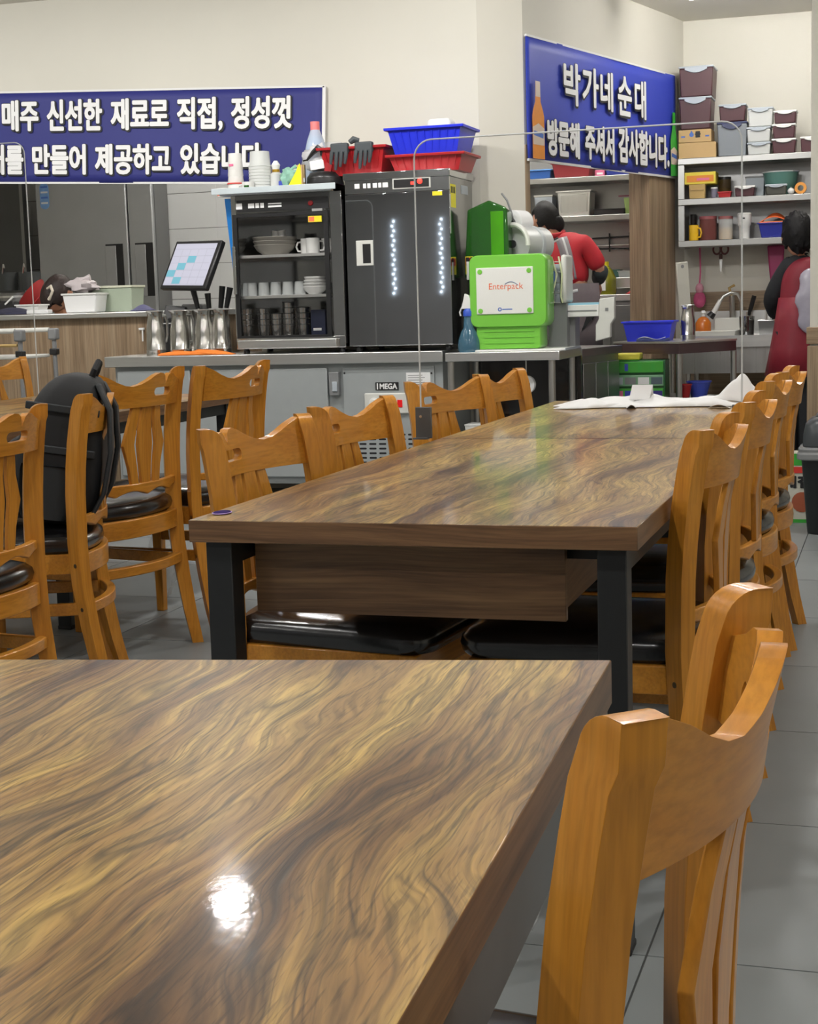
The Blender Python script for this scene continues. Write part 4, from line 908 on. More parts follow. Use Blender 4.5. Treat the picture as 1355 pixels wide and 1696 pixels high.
# spray bottle
sb = thing('spray_bottle', 'blue spray bottle with a white trigger beside the packing machine', 'spray bottle', (at(777, 560, YC+0.08).x, YC+0.08, ZW))
hs = hpx(777, 584, 490, YC+0.08); BG = mat('blue_tinted_plastic', (0.06, 0.16, 0.24), 0.12, var=0.1, alpha=0.82, coat=0.5)
part('bottle', MB().lathe([(0,0.002),(0.058,0.0),(0.064,0.02),(0.062,0.06),(0.045,0.11),(0.03,0.135),(0.026,0.20),(0,0.20)], 24), BG, sb, smooth=True)
part('collar', MB().lathe([(0,0.198),(0.030,0.198),(0.030,0.225),(0.018,0.24),(0,0.24)], 20), mat('collar_blue', C(40, 80, 190), 0.4), sb, smooth=True)
part('trigger_head', MB().prism([(-0.045,0.0),(0.018,0.0),(0.022,0.03),(0.0,0.075),(-0.022,0.085),(-0.03,0.05)], -0.014, 0.014, rot(PI/2, 0, 0, (0.005, 0, 0.238))), WHITE, sb, bevel=0.003); part('trigger', MB().tube([(-0.035,0,0.25),(-0.05,0,0.22),(-0.045,0,0.20)], 0.005, 6), WHITE, sb)
# lime green packing machine
YM = YC+0.06; mx0, mx1, mz0, mz1 = bx(777, 906, 577, 421, YM); mw = mx1-mx0; mh = mz1-ZW
em = thing('packing_machine', 'lime green packing machine with a white front plate', 'machine', (mx0, YM, ZW+0.012))
def sil(w_, h_, r, n=6, y=0): return [(x+w_/2, z+h_/2) for x, z in roundrect(w_, h_, r, n)]
def rounded_block(w_, h_, d, r, x=0, z=0, dome=0.02):
    b = MB(); rg = []
    for k, y in ((0.965, 0.0), (0.99, 0.008), (1.0, 0.03), (1.0, d-0.03), (0.96, d)):
        rg.append([(x+w_/2+(a_-w_/2)*k, y, z+h_/2+(c_-h_/2)*k) for a_, c_ in sil(w_, h_, r)])
    b.rings(rg); return b
zlow = mh*0.30
part('head_shell', rounded_block(mw, mh-zlow*0.75-0.012, 0.21, 0.045, 0, zlow*0.75), LGREEN, em, smooth=True)
pdo = part('pedestal', rounded_block(mw*0.84, zlow*1.12, 0.19, 0.02, mw*0.07, 0.0), LGREEN, em, smooth=True); pdo.location.y = 0.014
for k in range(3): part('pedestal_rib', MB().box(mw*0.18, mw*0.82, 0.010, 0.020, zlow*(0.2+0.2*k), zlow*(0.2+0.2*k)+0.006), LGREEN, em)
pz0, pz1 = mh*0.365, mh*0.845
pp = part('front_plate', MB().box(mw*0.10, mw*0.83, -0.006, 0.003, pz0, pz1), mat('plate_white', (0.80, 0.80, 0.76), 0.35, var=0.02), em, bevel=0.003)
for ax_ in (0.15, 0.78):
    for az in (0.40, 0.805): part('plate_plug', MB().lathe([(0,-0.004),(0.013,-0.003),(0.014,0.0)], 14, rot(-PI/2, 0, 0, (mw*ax_, -0.006, mh*az))), LGREEN, pp)
lettering('plate_lettering', 'Enterpack', ORANGEP, pp, (mw*0.265, -0.0072, mh*0.60), width=mw*0.44)
part('lettering_arc', MB().tube([(mw*(0.47+0.17*u_), -0.0072, mh*(0.64+0.055*math.sin(PI*(0.18+0.72*u_)))) for u_ in [k/10 for k in range(11)]], 0.0016, 5), mat('arc_blue', C(70, 100, 150), 0.5), pp)
part('maker_mark', MB().lathe([(0.006,-0.001),(0.011,-0.001),(0.011,0.0),(0.006,0.0),(0.006,-0.001)], 16, rot(-PI/2, 0, 0, (mw*0.40, -0.006, mh*0.413))), BLUEP, pp); part('maker_print', MB().box(mw*0.43, mw*0.56, -0.0072, -0.0062, mh*0.408, mh*0.418), BLUEP, pp)
bt = thing('machine_board', 'thin white board under the lime green machine', 'board', (mx0-0.0, YM-0.02, ZW)); part('board', MB().box(-0.02, mw+0.10, 0.0, 0.42, 0.0, 0.011), WHITE, bt, bevel=0.003); part('board_edge', MB().box(mw+0.10, mw+0.104, 0.0, 0.42, 0.0, 0.013), GREYHANDLE, bt)
# dark green hood
YH = YC+0.29
hx0, hx1, hz0, hz1 = bx(748, 842, 430, 336, YH); hx0 = sx0+sw+0.012; hw = hx1-hx0
gh_ = thing('green_hood', 'dark green translucent hood between the steel cabinet and the paper rolls', 'machine cover', (hx0, YH, ZW))
hzb = hz0-ZW-0.10; hzt = hz1-ZW
sec = lambda a_, top: [(a_*hw*0.0, 0, hzb), (hw*0.93*1, 0, hzb), (hw, 0, hzb+0.12), (hw*0.97, 0, top*1.0-0.03), (hw*0.58, 0, top+0.015), (hw*0.10, 0, top-0.035)]
part('hood_shell', MB().rings([[(x, 0.0, z) for x, y, z in sec(1, hzt)], [(x*0.98+0.004, 0.13, z) for x, y, z in sec(1, hzt-0.02)]]), DGREEN, gh_, bevel=0.012, seg=3)
part('hood_facet', MB().box(hw*0.62, hw*0.90, -0.004, -0.0005, hzb+0.05, hzt-0.05), mat('bright_green_acrylic', (0.06, 0.30, 0.004), 0.15, var=0.2), gh_, bevel=0.001)
part('hood_stand', MB().box(hw*0.08, hw*0.92, 0.02, 0.12, 0, hzb), BLKPL, gh_)
lb = part('warning_label', MB().box(0.012, 0.055, -0.004, -0.0008, hzb+0.02, hzb+0.12), YELP, gh_); part('label_red', MB().box(0.014, 0.053, -0.0055, -0.004, hzb+0.07, hzb+0.112), REDP, lb)
pn = thing('marker_pen', 'white marker pen hanging on the green hood stand, next to its twin', 'pen', (hx0+0.03, YH-0.02, ZW), 0, 'marker pens on the hood')
part('barrel', MB().tube([(0,0,hpx(755,584,467,YH)),(0,0,hpx(755,584,437,YH))], 0.009, 8), WHITE, pn, smooth=True); part('cap', MB().tube([(0,0,hpx(755,584,437,YH)),(0,0,hpx(755,584,430,YH))], 0.010, 8), BLKPL, pn, smooth=True); part('clip_string', MB().tube([(0,0,0.0),(0,0,hpx(755,584,467,YH))], 0.003, 6), BLKPL, pn)
copy_tree(pn, (hx0+0.055, YH-0.02, ZW), 0)
# paper rolls on a stand behind the machine
YR_ = YC+0.46
rs = thing('roll_stand', 'grey film dispenser holding a wide roll behind the green machine', 'dispenser', (at(866, 410, YR_).x, YR_, ZW))
zr_ = hpx(872, 584, 411, YR_)-0.0
def disc_roll(r0, r1, ln, x, z, m, par, nm):
    return part(nm, MB().lathe([(r0,-ln/2),(r1,-ln/2),(r1,ln/2),(r0,ln/2),(r0,-ln/2)], 32, rot(PI/2, 0, -0.85, (x, 0, z))), m, par, smooth=True)
part('post', MB().box(-0.06, 0.10, -0.02, 0.02, 0, zr_-0.09), GREYPL, rs)
cw_ = rot(0, 0, -0.42, (0, 0, zr_))
part('end_cheek', MB().prism([(0.105*math.cos(a_), 0.105*math.sin(a_)) for a_ in [PI*k/14 for k in range(15)]] + [(-0.09,-0.09),(0.09,-0.09)], -0.09, -0.06, cw_ @ rot(PI/2)), mat('dispenser_grey', C(178, 182, 184), 0.4), rs, bevel=0.004)
part('cheek_rim', MB().tube([(0.108*math.cos(a_), -0.092, 0.108*math.sin(a_)) for a_ in [PI*k/16-0.1 for k in range(18)]], 0.014, 8, cw_), OFFWH, rs, smooth=True)
part('film_roll', MB().lathe([(0,-0.06),(0.098,-0.06),(0.098,0.17),(0,0.17)], 28, cw_ @ rot(-PI/2)), mat('film_grey', C(190, 192, 190), 0.3, var=0.04), rs, smooth=True)
part('core_hole', MB().lathe([(0,-0.01),(0.022,-0.01),(0.022,0.0),(0,0.0)], 16, cw_ @ rot(-PI/2, 0, 0, (0, -0.088, 0))), PRINTK, rs)
pr = thing('paper_roll', 'white paper roll with a long skewer stuck through its core', 'paper roll', (at(858, 377, YR_+0.05).x, YR_+0.05, ZW)); zq = hpx(862, 584, 377, YR_+0.05)
part('roll', MB().lathe([(0.03,-0.06),(0.075,-0.06),(0.075,0.05),(0.03,0.05),(0.03,-0.06)], 28, rot(-PI/2, 0, -0.42, (0, 0, zq))), PAPER, pr, smooth=True)
part('core', MB().lathe([(0.018,-0.058),(0.031,-0.058),(0.031,0.04),(0.018,0.04),(0.018,-0.058)], 20, rot(-PI/2, 0, -0.42, (0, 0, zq))), GREYPL, pr, smooth=True)
part('skewer', MB().tube([(0.0,-0.05,zq-0.01),(-0.045,-0.07,zq+0.13),(-0.075,-0.07,zq+0.17)], 0.006, 8), GREYPL, pr); part('support', MB().box(-0.02, 0.02, 0.02, 0.05, 0, zq-0.03), GREYPL, pr); 
# caged side mechanism
cg = thing('sealing_unit', 'white sealing unit with a wire cage and pale tubes beside the green machine', 'machine', (at(906, 505, YC+0.30).x, YC+0.30, ZW)); cwid = wpx(906, 937, 460, YC+0.30); chh = hpx(920, 584, 425, YC+0.3); cz0 = hpx(920, 584, 508, YC+0.3)
part('back_shell', MB().box(cwid*0.75, cwid*1.05, 0.0, 0.2, cz0, chh-0.01), OFFWH, cg, bevel=0.015)
part('inner_case', MB().box(0.0, cwid*0.72, 0.06, 0.18, cz0, chh-0.06), GREYHANDLE, cg)
for k in range(5): part('cage_bar', MB().tube([(0.0, 0.02, cz0+(chh-cz0-0.05)*k/4), (cwid*0.75, 0.02, cz0+(chh-cz0-0.05)*k/4)], 0.004, 6), STEELD, cg)
for k in range(3): part('cage_upright', MB().tube([(cwid*0.36*k, 0.02, cz0), (cwid*0.36*k, 0.02, chh-0.05)], 0.004, 6), STEELD, cg)
for k in range(2): part('tube', MB().tube([(0.03+0.04*k, 0.0, chh-0.02), (0.06+0.03*k, -0.005, chh-0.12), (0.03+0.05*k, 0.0, chh-0.24), (0.04+0.05*k, 0.0, cz0)], 0.005, 6), mat('pale_tube%d' % k, C(216, 220, 180), 0.4), cg, smooth=True)
part('blue_tag', MB().box(cwid*0.18, cwid*0.42, 0.010, 0.016, chh-0.20, chh-0.10), BLUEP, cg); part('pillar', MB().box(0.0, cwid, 0.03, 0.17, 0, cz0), GREYPL, cg)
# white outfeed tray machine
ot = thing('outfeed_tray', 'white tray feeder with a pale blue top and a stepped end plate', 'machine', (at(908, 540, YC+0.36).x, YC+0.36, ZW)); ow = wpx(908, 992, 530, YC+0.36); oz0 = hpx(950, 584, 532, YC+0.36); oz1 = hpx(950, 584, 509, YC+0.36)
part('tray', MB().box(0, ow, 0, 0.22, oz0, oz1-0.012), WHITE, ot, bevel=0.003); part('tray_groove', MB().box(0.01, ow-0.01, -0.003, 0.0, oz0+0.03, oz0+0.036), GREYPL, ot)
part('blue_cover', MB().box(ow*0.15, ow, 0.01, 0.21, oz1-0.012, oz1), mat('pale_blue_cover', C(150, 200, 220), 0.4), ot)
ew = wpx(990, 1016, 530, YC+0.36); ez = lambda py: hpx(1000, 584, py, YC+0.36)
part('end_plate', MB().prism([(ow-0.02, ez(573)), (ow+ew*0.72, ez(567)), (ow+ew*0.74, ez(545)), (ow+ew, ez(535)), (ow+ew, ez(500)), (ow+0.004, ez(503)), (ow+0.0, ez(536)), (ow-0.018, ez(546))], -0.05, 0.0, rot(PI/2)), OFFWH, ot, bevel=0.004)
part('pedestal', MB().box(ow*0.25, ow*0.5, 0.05, 0.18, 0, oz0), GREYPL, ot); part('vent', MB().box(ow+ew*0.42, ow+ew*0.62, -0.003, -0.0, ez(523), ez(518)), GREYPL, ot)

# ------------------------------------------------------------------ on top of the cabinets
Yt = YG+0.14
def tx(px): return at(px, 280, Yt).x
def th(px, pb, pt): return hpx(px, pb, pt, Yt)
def top_lathe(name, label, cat, px, prof, m, group=None, n=20, sub=()):
    t = thing(name, label, cat, (tx(px), Yt, ZT), 0, group); part('body', MB().lathe(prof, n), m, t, smooth=True)
    for nm, pf, mm in sub: part(nm, MB().lathe(pf, n), mm, t, smooth=True)
    return t
CUPM = mat('paper_cup', (0.78, 0.77, 0.74), 0.6, var=0.03)
hc = th(390, 302, 231)
pc = thing('paper_cup_stack', 'tall stack of upside-down paper cups with pink prints', 'cup stack', (tx(390), Yt, ZT))
for k in range(5): part('paper_cup', MB().lathe([(0.048-0.0015*k,0),(0.050-0.0015*k,0.004),(0.038,0.095),(0.034,0.095),(0.034,0.09),(0,0.09)], 20, rot(0,0,0,(0,0,k*(hc-0.095)/4))), CUPM, pc, smooth=True)
part('red_rim', MB().lathe([(0.0455,(hc-0.095)*0.46),(0.052,(hc-0.095)*0.46),(0.052,(hc-0.095)*0.46+0.006),(0.0455,(hc-0.095)*0.46+0.006)], 20), REDP, pc); part('pink_print', MB().box(-0.022, 0.006, -0.0445, -0.040, hc-0.075, hc-0.062), PINKP, pc)
hc = th(431, 300, 228)
pk = thing('plastic_cup_stack', 'tall stack of clear plastic cups next to the paper cups', 'cup stack', (tx(431), Yt, ZT))
part('cup_sleeve', MB().lathe([(0.066,0),(0.068,hc*0.68),(0.062,hc*0.68),(0.056,hc),(0,hc)], 24), MILKY, pk, smooth=True)
for k in range(9): part('cup_rim', MB().lathe([(0.066,0.02+k*hc*0.07),(0.0705,0.023+k*hc*0.07),(0.066,0.026+k*hc*0.07)], 24), MILKY, pk, smooth=True)
top_lathe('pill_jar', 'small white pill jar with an orange band at the tray edge', 'jar', 367, [(0,0),(0.03,0),(0.03,0.035),(0,0.035)], WHITE, sub=(('band', [(0.0302,0.006),(0.0312,0.006),(0.0312,0.012),(0.0302,0.012)], ORANGEP), ('lid', [(0,0.035),(0.032,0.035),(0.032,0.05),(0,0.052)], WHITE)))
t = mug(0, Yt-0.09, ZT, 'white mug with a dark green mark on the cabinet tray', PI, r=0.036, h_m=0.07, cx=tx(420)); part('green_mark', MB().box(0.0, 0.03, -0.0, 0.003, 0.03, 0.05, rot(0,0,PI,(0.01,0.038,0))), DGREEN, t)
t = top_lathe('hand_soap_bottle', 'clear pump bottle with golden soap on the cabinet tray', 'bottle', 457, [(0,0),(0.034,0),(0.034,0.115),(0.02,0.125),(0,0.125)], MILKY, sub=(('soap', [(0,0.003),(0.0325,0.003),(0.0325,0.02),(0,0.02)], AMBER), ('gold_collar', [(0.012,0.125),(0.022,0.125),(0.022,0.14),(0.012,0.14)], mat('gold_collar', C(200, 160, 60), 0.3, metal=0.8)), ('pump', [(0,0.14),(0.02,0.14),(0.026,0.165),(0.01,0.19),(0,0.19)], WHITE)))
t = top_lathe('water_bottle', 'large clear water bottle with a pink cap above the clutter', 'bottle', 512, [(0,0),(0.062,0),(0.064,0.02),(0.064,0.24),(0.05,0.30),(0.024,0.37),(0.020,th(512,302,205)),(0,th(512,302,205))], mat('bottle_blue_clear', (0.55, 0.66, 0.82), 0.15, var=0.05, alpha=0.75), sub=(('cap', [(0,th(512,302,206)),(0.027,th(512,302,206)),(0.027,th(512,302,181)),(0,th(512,302,181))], mat('pink_cap', C(235, 130, 130), 0.4)),))
t.location.y += 0.12
for k, (px, w1, hh, mm, lab, cat_, dy_) in enumerate(((478, 0.05, 0.15, PORC, 'white box among the clutter on the glass cabinet', 'box', 0.1), (462+22, 0.045, 0.17, CARD, 'brown carton behind the green net bag', 'carton', 0.14), (500-25, 0.05, 0.07, BLUE2, 'small blue striped tub beside the yellow pouch', 'tub', -0.02))):
    t = thing('clutter_box' if k < 2 else 'striped_tub', lab, cat_, (tx(px), Yt+dy_, ZT)); part('box_body', MB().box(-w1/2-0.01, w1/2+0.01, -0.03, 0.03, 0, hh), mm, t, bevel=0.004); part('box_band', MB().box(-w1/2-0.011, w1/2+0.011, -0.031, -0.0302, hh*0.4, hh*0.55), PRINTW, t)
def crumple(name, label, cat, loc, r, m, seed, squash=0.7, amp=0.22):
    rd = random.Random(seed); t = thing(name, label, cat, loc); b = MB().ellipsoid((0, 0, r[2]), r, 18, 12)
    ph = [rd.uniform(0, 6) for _ in range(9)]
    for v in b.v:
        n = Vector((v.x/r[0], v.y/r[1], (v.z-r[2])/r[2])); q = 1+amp*(math.sin(5*n.x+ph[0])*math.sin(4*n.z+ph[1])+0.6*math.sin(9*n.y+ph[2])*math.sin(8*n.z+ph[3])+0.4*math.sin(13*n.x+ph[4]))
        v.x *= q; v.y *= q; v.z = max(0.001, r[2]+(v.z-r[2])*q)
    part('crumpled_film', b, m, t, smooth=True)
    tw_ = MB().tube([(0, 0, r[2]*1.7), (r[0]*0.2, 0, r[2]*2.0), (r[0]*0.5, 0.01, r[2]*2.15)], [r[0]*0.25, r[0]*0.12, r[0]*0.22], 8); part('twisted_neck', tw_, m, t, smooth=True); return t
crumple('clear_bag', 'crumpled clear plastic bag leaning on the pink-capped bottle', 'plastic bag', (tx(522), Yt+0.02, ZT+0.115), (0.085, 0.05, 0.07), BAGP, 3)
crumple('green_net_bag', 'pale green crumpled bag beside the soap bottle', 'plastic bag', (tx(487), Yt-0.05, ZT+0.03), (0.06, 0.04, 0.055), mat('pale_green_film', C(150, 200, 180), 0.4, alpha=0.85, var=0.1), 5)
t = thing('yellow_pouch', 'bright yellow folded pouch leaning on the black pot', 'pouch', (tx(494), Yt-0.10, ZT)); part('pouch', MB().prism([(-0.05,0),(0.055,0),(0.058,0.12),(0.045,0.16),(0.02,0.11)], -0.012, 0.0, rot(PI/2)), mat('neon_yellow', C(232, 236, 30), 0.5, var=0.1), t, bevel=0.004); part('pouch_edge', MB().box(0.055, 0.062, -0.001, 0.013, 0, 0.15), CARD, t)
t = thing('black_pot', 'low black pot with a moulded lid on the glass cabinet', 'pot', (tx(538), Yt, ZT)); part('pot_body', MB().lathe([(0,0),(0.105,0),(0.11,0.03),(0.105,0.07),(0,0.07)], 28), BLKPL, t, smooth=True); part('lid', MB().lathe([(0.106,0.07),(0.106,0.078),(0.085,0.105),(0.03,0.118),(0,0.12)], 28), BLKPL, t, smooth=True)
t = thing('red_flap_box', 'white box with dark red side tilted on the black pot', 'box', (tx(533), Yt-0.02, ZT+0.124)); part('box_front', MB().box(-0.05, 0.035, -0.03, 0.03, 0, 0.052, rot(0, -0.12, 0)), PAPER, t, bevel=0.002); part('red_side', MB().box(0.035, 0.075, -0.032, 0.03, -0.002, 0.045, rot(0, 0.25, 0)), RED, t); 
t = thing('bag_tie', 'black twisted bag tie poking up on the clear bag', 'tie', (tx(530), Yt-0.05, ZT+0.178)); part('strap', MB().tube([(-0.06,0,-0.002),(-0.02,0,0.04),(0.012,0,0.065),(0.035,0,0.05),(0.03,0,0.02)], [0.006,0.014,0.02,0.014,0.008], 8), BLKPL, t, smooth=True); part('tail', MB().tube([(-0.06,0,0.0),(-0.08,-0.01,-0.004)], 0.005, 6), BLKPL, t)
# solid cabinet roof
def basket(name, label, cx, cy, z, w0, w1, d0, d1, h_b, m, rz=0.0, grid_n=9, group=None):
    t = thing(name, label, 'basket', (cx, cy, z), rz, group)
    part('basin', MB().frustum(w0, d0, w1, d1, 0.0, h_b, cap1=False), m, t, solid=0.005)
    part('rim', MB().rings([[(sx*(w1/2+o), sy*(d1/2+o), zz) for sx, sy in ((-1,-1),(1,-1),(1,1),(-1,1))] for o, zz in ((0.0, h_b-0.004), (0.018, h_b-0.012), (0.020, h_b+0.004), (0.0, h_b+0.006))], closed=True, cap=False), m, t, bevel=0.003)
    rb = MB()
    for k in range(grid_n):
        f_ = (k+0.5)/grid_n-0.5
        rb.rings([[(w0*f_*0.98-0.003, -d0/2-0.001, h_b*0.12),(w0*f_*0.98+0.003, -d0/2-0.001, h_b*0.12),(w0*f_*0.98+0.003,-d0/2-0.006,h_b*0.12),(w0*f_*0.98-0.003,-d0/2-0.006,h_b*0.12)], [(w1*f_*0.96-0.003,-d1/2-0.001,h_b*0.86),(w1*f_*0.96+0.003,-d1/2-0.001,h_b*0.86),(w1*f_*0.96+0.003,-d1/2-0.006,h_b*0.86),(w1*f_*0.96-0.003,-d1/2-0.006,h_b*0.86)]])
    rb_o = part('ribs', rb, m, t); rb_o['kind'] = 'stuff'
    return t
Yk = YG+0.24
def kx(px): return at(px, 260, Yk).x
wr = wpx(553, 655, 255, Yk); hr = hpx(600, 281, 236, Yk)
basket('red_basket', 'dark red basket with grey rubber gloves over its front', kx(598), Yk, ZS+0.0, wr*0.86, wr*1.02, 0.26, 0.32, hr, RED)
GLOVE = mat('grey_rubber', C(64, 70, 74), 0.55, var=0.1, bump=0.05)
gl = thing('rubber_gloves', 'pair of dark grey rubber gloves draped over the red basket', 'gloves', (kx(603), Yk-0.185, ZS+hr+0.012))
for px_, n_ in ((-0.085, 4), (0.06, 4)):
    q = part('palm', MB().box(px_-0.05, px_+0.055, -0.012, 0.03, -0.045, 0.012), GLOVE, gl, bevel=0.010, seg=3)
    for k in range(n_): part('finger', MB().tube([(px_-0.04+0.028*k, -0.004, -0.035), (px_-0.045+0.029*k, -0.008, -0.07-0.012*((k*2) % 3)), (px_-0.05+0.028*k, -0.006, -0.105-0.016*((k*2) % 3))], [0.013, 0.012, 0.008], 8), GLOVE, q, smooth=True)
part('cuff', MB().tube([(-0.02, 0.0, 0.012), (0.0, 0.01, 0.028), (0.03, 0.02, 0.02)], [0.014, 0.02, 0.014], 8), GLOVE, gl, smooth=True)
wb = wpx(663, 782, 270, Yk); hb1 = hpx(720, 283, 256, Yk)
basket('red_tray_basket', 'red drainer tray under the blue one on the steel cabinet', kx(718), Yk, ZS, wb*0.86, wb, 0.27, 0.33, hb1, RED)
hb2 = hpx(720, 256, 219, Yk)+0.02
basket('blue_tray_basket', 'bright blue drainer tray stacked on the red one', kx(717), Yk, ZS+hb1-0.018+0.022, wb*0.84, wb*1.0, 0.27, 0.33, hb2, BLUE)
t = thing('white_tub', 'upturned white plastic tub in the blue drainer tray', 'tub', (kx(731), Yk+0.02, ZS+hb1+0.012)); zt_ = hpx(731, 254, 196, Yk); part('tub_body', MB().frustum(0.17, 0.17, 0.13, 0.13, 0, zt_), WHITE, t, bevel=0.02, seg=3); part('tub_rim', MB().box(-0.092, 0.092, -0.092, 0.092, 0, 0.012), WHITE, t, bevel=0.004)
t = thing('glass_jar', 'clear wide jar standing behind the red basket', 'jar', (at(550, 230, Yk+0.18).x, YG+0.40, ZC+gh+0.009)); hj = hpx(550, 302, 216, YG+0.40); part('jar_body', MB().lathe([(0,0),(0.065,0),(0.068,hj*0.82),(0.06,hj*0.86),(0.06,hj*0.9),(0,hj*0.9)], 24), CLEARP, t, smooth=True); part('jar_lid', MB().lathe([(0,hj*0.9),(0.066,hj*0.9),(0.066,hj),(0,hj)], 24), CLEARP, t, smooth=True)
# ------------------------------------------------------------------ wall shelves of the washing corner
YS = YW-0.30                     # front edge of the shelves
def sx(px, py=300): return at(px, py, YS).x
def sz(py, px=1235): return at(px, py, YS).z
us = thing('wall_shelf_unit', 'three-tier steel wall shelf above the sink, boxes on its roof', 'shelf', (sx(1123), YS, sz(400)))
ux0, uz0 = sx(1123), sz(400); uw = 0.15-ux0; shelf_z = [sz(398)+0.012, sz(328)+0.012, sz(257)]
part('back_sheet', MB().box(0, uw, 0.285, 0.297, 0, shelf_z[2]-uz0), STEELD, us)
part('side_sheet', MB().box(0, 0.045, 0.0, 0.285, -0.03, shelf_z[2]-uz0-0.001), SHELFST, us, bevel=0.002)
for z in shelf_z: part('shelf_board', MB().box(0.0, uw, -0.012, 0.285, z-uz0-0.045, z-uz0), SHELFST, us, bevel=0.004)
def boxm(w_, d, h_, taper=0.93): return MB().frustum(w_*taper, d*taper, w_, d, 0, h_)
def on_shelf(name, label, cat, a, b, pb, pt, z=None, yo=0.02, d=None, group=None):
    x0_, x1_, z0_, z1_ = bx(a, b, pb, pt, YS+yo); w_ = x1_-x0_; d = d or min(w_*0.9, 0.24)
    return thing(name, label, cat, ((x0_+x1_)/2, YS+yo+d/2, z if z is not None else z0_), 0, group), w_, z1_-z0_, d
def storage(label, a, b, pb, pt, m, z, clip=GREYHANDLE, yo=0.02, d=None, group='lidded storage boxes', rz=0.0):
    t, w_, h_, d = on_shelf('storage_box', label, 'storage box', a, b, pb, pt, z, yo, d, group); t.rotation_euler.z = rz
    part('box_body', boxm(w_, d, h_-0.014), m, t, bevel=0.008)
    lid = part('lid', MB().box(-w_/2-0.004, w_/2+0.004, -d/2-0.004, d/2+0.004, h_-0.014, h_), clip, t, bevel=0.005)
    n = 8; pts = [(-w_*0.33, h_-0.012)] + [(-w_*0.33+w_*0.66*i/n, h_-0.012-h_*0.17*math.sin(PI*(0.12+0.76*i/n))) for i in range(n+1)] + [(w_*0.33, h_-0.012)]
    part('clip', MB().prism(pts, 0.002, 0.012, rot(PI/2, 0, 0, (0, -d/2, 0))), clip, lid, bevel=0.002)
    return t, h_
zt0 = shelf_z[2]
_, hA = on_shelf('cardboard_box', '', '', 1124, 1186, 257, 230, zt0)[0], 0
bpy.data.objects.remove(bpy.data.objects['cardboard_box'], do_unlink=True)
t, w_, h1, d = on_shelf('cardboard_box', 'plain tan cardboard box at the bottom of the shelf-top stack', 'cardboard box', 1124, 1186, 257, 231, zt0); part('carton', MB().box(-w_/2, w_/2, -d/2, d/2, 0, h1), CARD, t, bevel=0.003); part('tape', MB().box(-w_*0.06, w_*0.06, -d/2-0.001, d/2, h1-0.001, h1+0.001), KRAFT, t)
t, w_, h2, d = on_shelf('water_carton', 'small cardboard box with a blue drop mark on the plain carton', 'cardboard box', 1124, 1178, 230, 209, zt0+h1+0.002); part('carton', MB().box(-w_/2, w_/2, -d/2, d/2, 0, h2), CARD, t, bevel=0.003)
part('drop_mark', MB().prism([(0.016*math.cos(a_)*(1 if a_ < PI or True else 0)-w_*0.10, 0.016*math.sin(a_)+(0.014 if abs(a_-PI/2) < 0.2 else 0)+h2*0.6) for a_ in [2*PI*k/12 for k in range(12)]], 0.0, 0.001, rot(PI/2, 0, 0, (0, -d/2-0.0002, 0))), BLUEP, t)
lettering('carton_lettering', '물', PRINTK, t, (w_*0.0, -d/2-0.0012, h2*0.36), height=h2*0.5, fat=0.003); part('blue_print', MB().box(-w_*0.42, -w_*0.30, -d/2-0.001, -d/2, h2*0.40, h2*0.52), BLUEP, t); part('blue_print', MB().box(w_*0.32, w_*0.44, -d/2-0.001, -d/2, h2*0.40, h2*0.52), BLUEP, t)
z = zt0+h1+h2+0.004
_, hB = storage('maroon lidded box on the water carton, second from the top', 1125, 1178, 207, 153, MAROON, z, d=0.24)
storage('large maroon lidded box topping the tall shelf stack', 1125, 1181, 152, 101, MAROON, z+hB+0.001, d=0.26)
_, hE = storage('tall slate grey bin with a navy lid on the shelf roof', 1188, 1237, 255, 198, mat('slate_plastic', C(126, 132, 138), 0.45), zt0, clip=mat('navy_plastic', C(48, 56, 92), 0.4))
storage('maroon lidded box on the slate grey bin', 1191, 1235, 197, 168, MAROON, zt0+hE+0.002)
z = zt0; n_ = ('bottom', 'middle', 'top')
for k, (a, b, pb, pt) in enumerate(((1238, 1276, 254, 233), (1237, 1276, 232, 207), (1239, 1280, 206, 174))): _, hh = storage('clear plastic storage box, %s of the clear stack' % n_[k], a, b, pb, pt, MILKY, z); z += hh+0.001
z = zt0
for k, (a, b, pb, pt) in enumerate(((1279, 1318, 254, 229), (1280, 1317, 228, 204), (1282, 1319, 202, 180))): _, hh = storage('small maroon lidded box, %s of the short maroon stack' % n_[k], a, b, pb, pt, MAROON, z, clip=WHITE); z += hh+0.001
storage('single small maroon box beside the column', 1326, 1366, 254, 228, MAROON, zt0, clip=WHITE)
zt1 = shelf_z[1]
t, w_, h_, d = on_shelf('kraft_bag', 'tan paper bag under the yellow box on the middle shelf', 'paper bag', 1141, 1168, 323, 299, zt1); part('bag_body', boxm(w_, 0.10, h_), KRAFT, t, bevel=0.004); part('bag_fold', MB().box(-w_*0.4, w_*0.4, -0.054, -0.0505, h_*0.6, h_*0.66), CARD, t); hk = h_
t, w_, h_, d = on_shelf('glove_carton', 'flat yellow carton with a printed front lying on the tan bag', 'carton', 1133, 1185, 299, 279, zt1+hk+0.001); part('carton', MB().box(-w_/2, w_/2, -0.09, 0.09, 0, h_), mat('yellow_card', C(226, 206, 70), 0.6, var=0.08), t, bevel=0.003); part('picture', MB().box(-w_*0.42, w_*0.44, -0.0915, -0.0902, h_*0.18, h_*0.72), AMBER, t); part('picture_strip', MB().box(-w_*0.1, w_*0.30, -0.0925, -0.0916, h_*0.3, h_*0.5), PINKP, t)
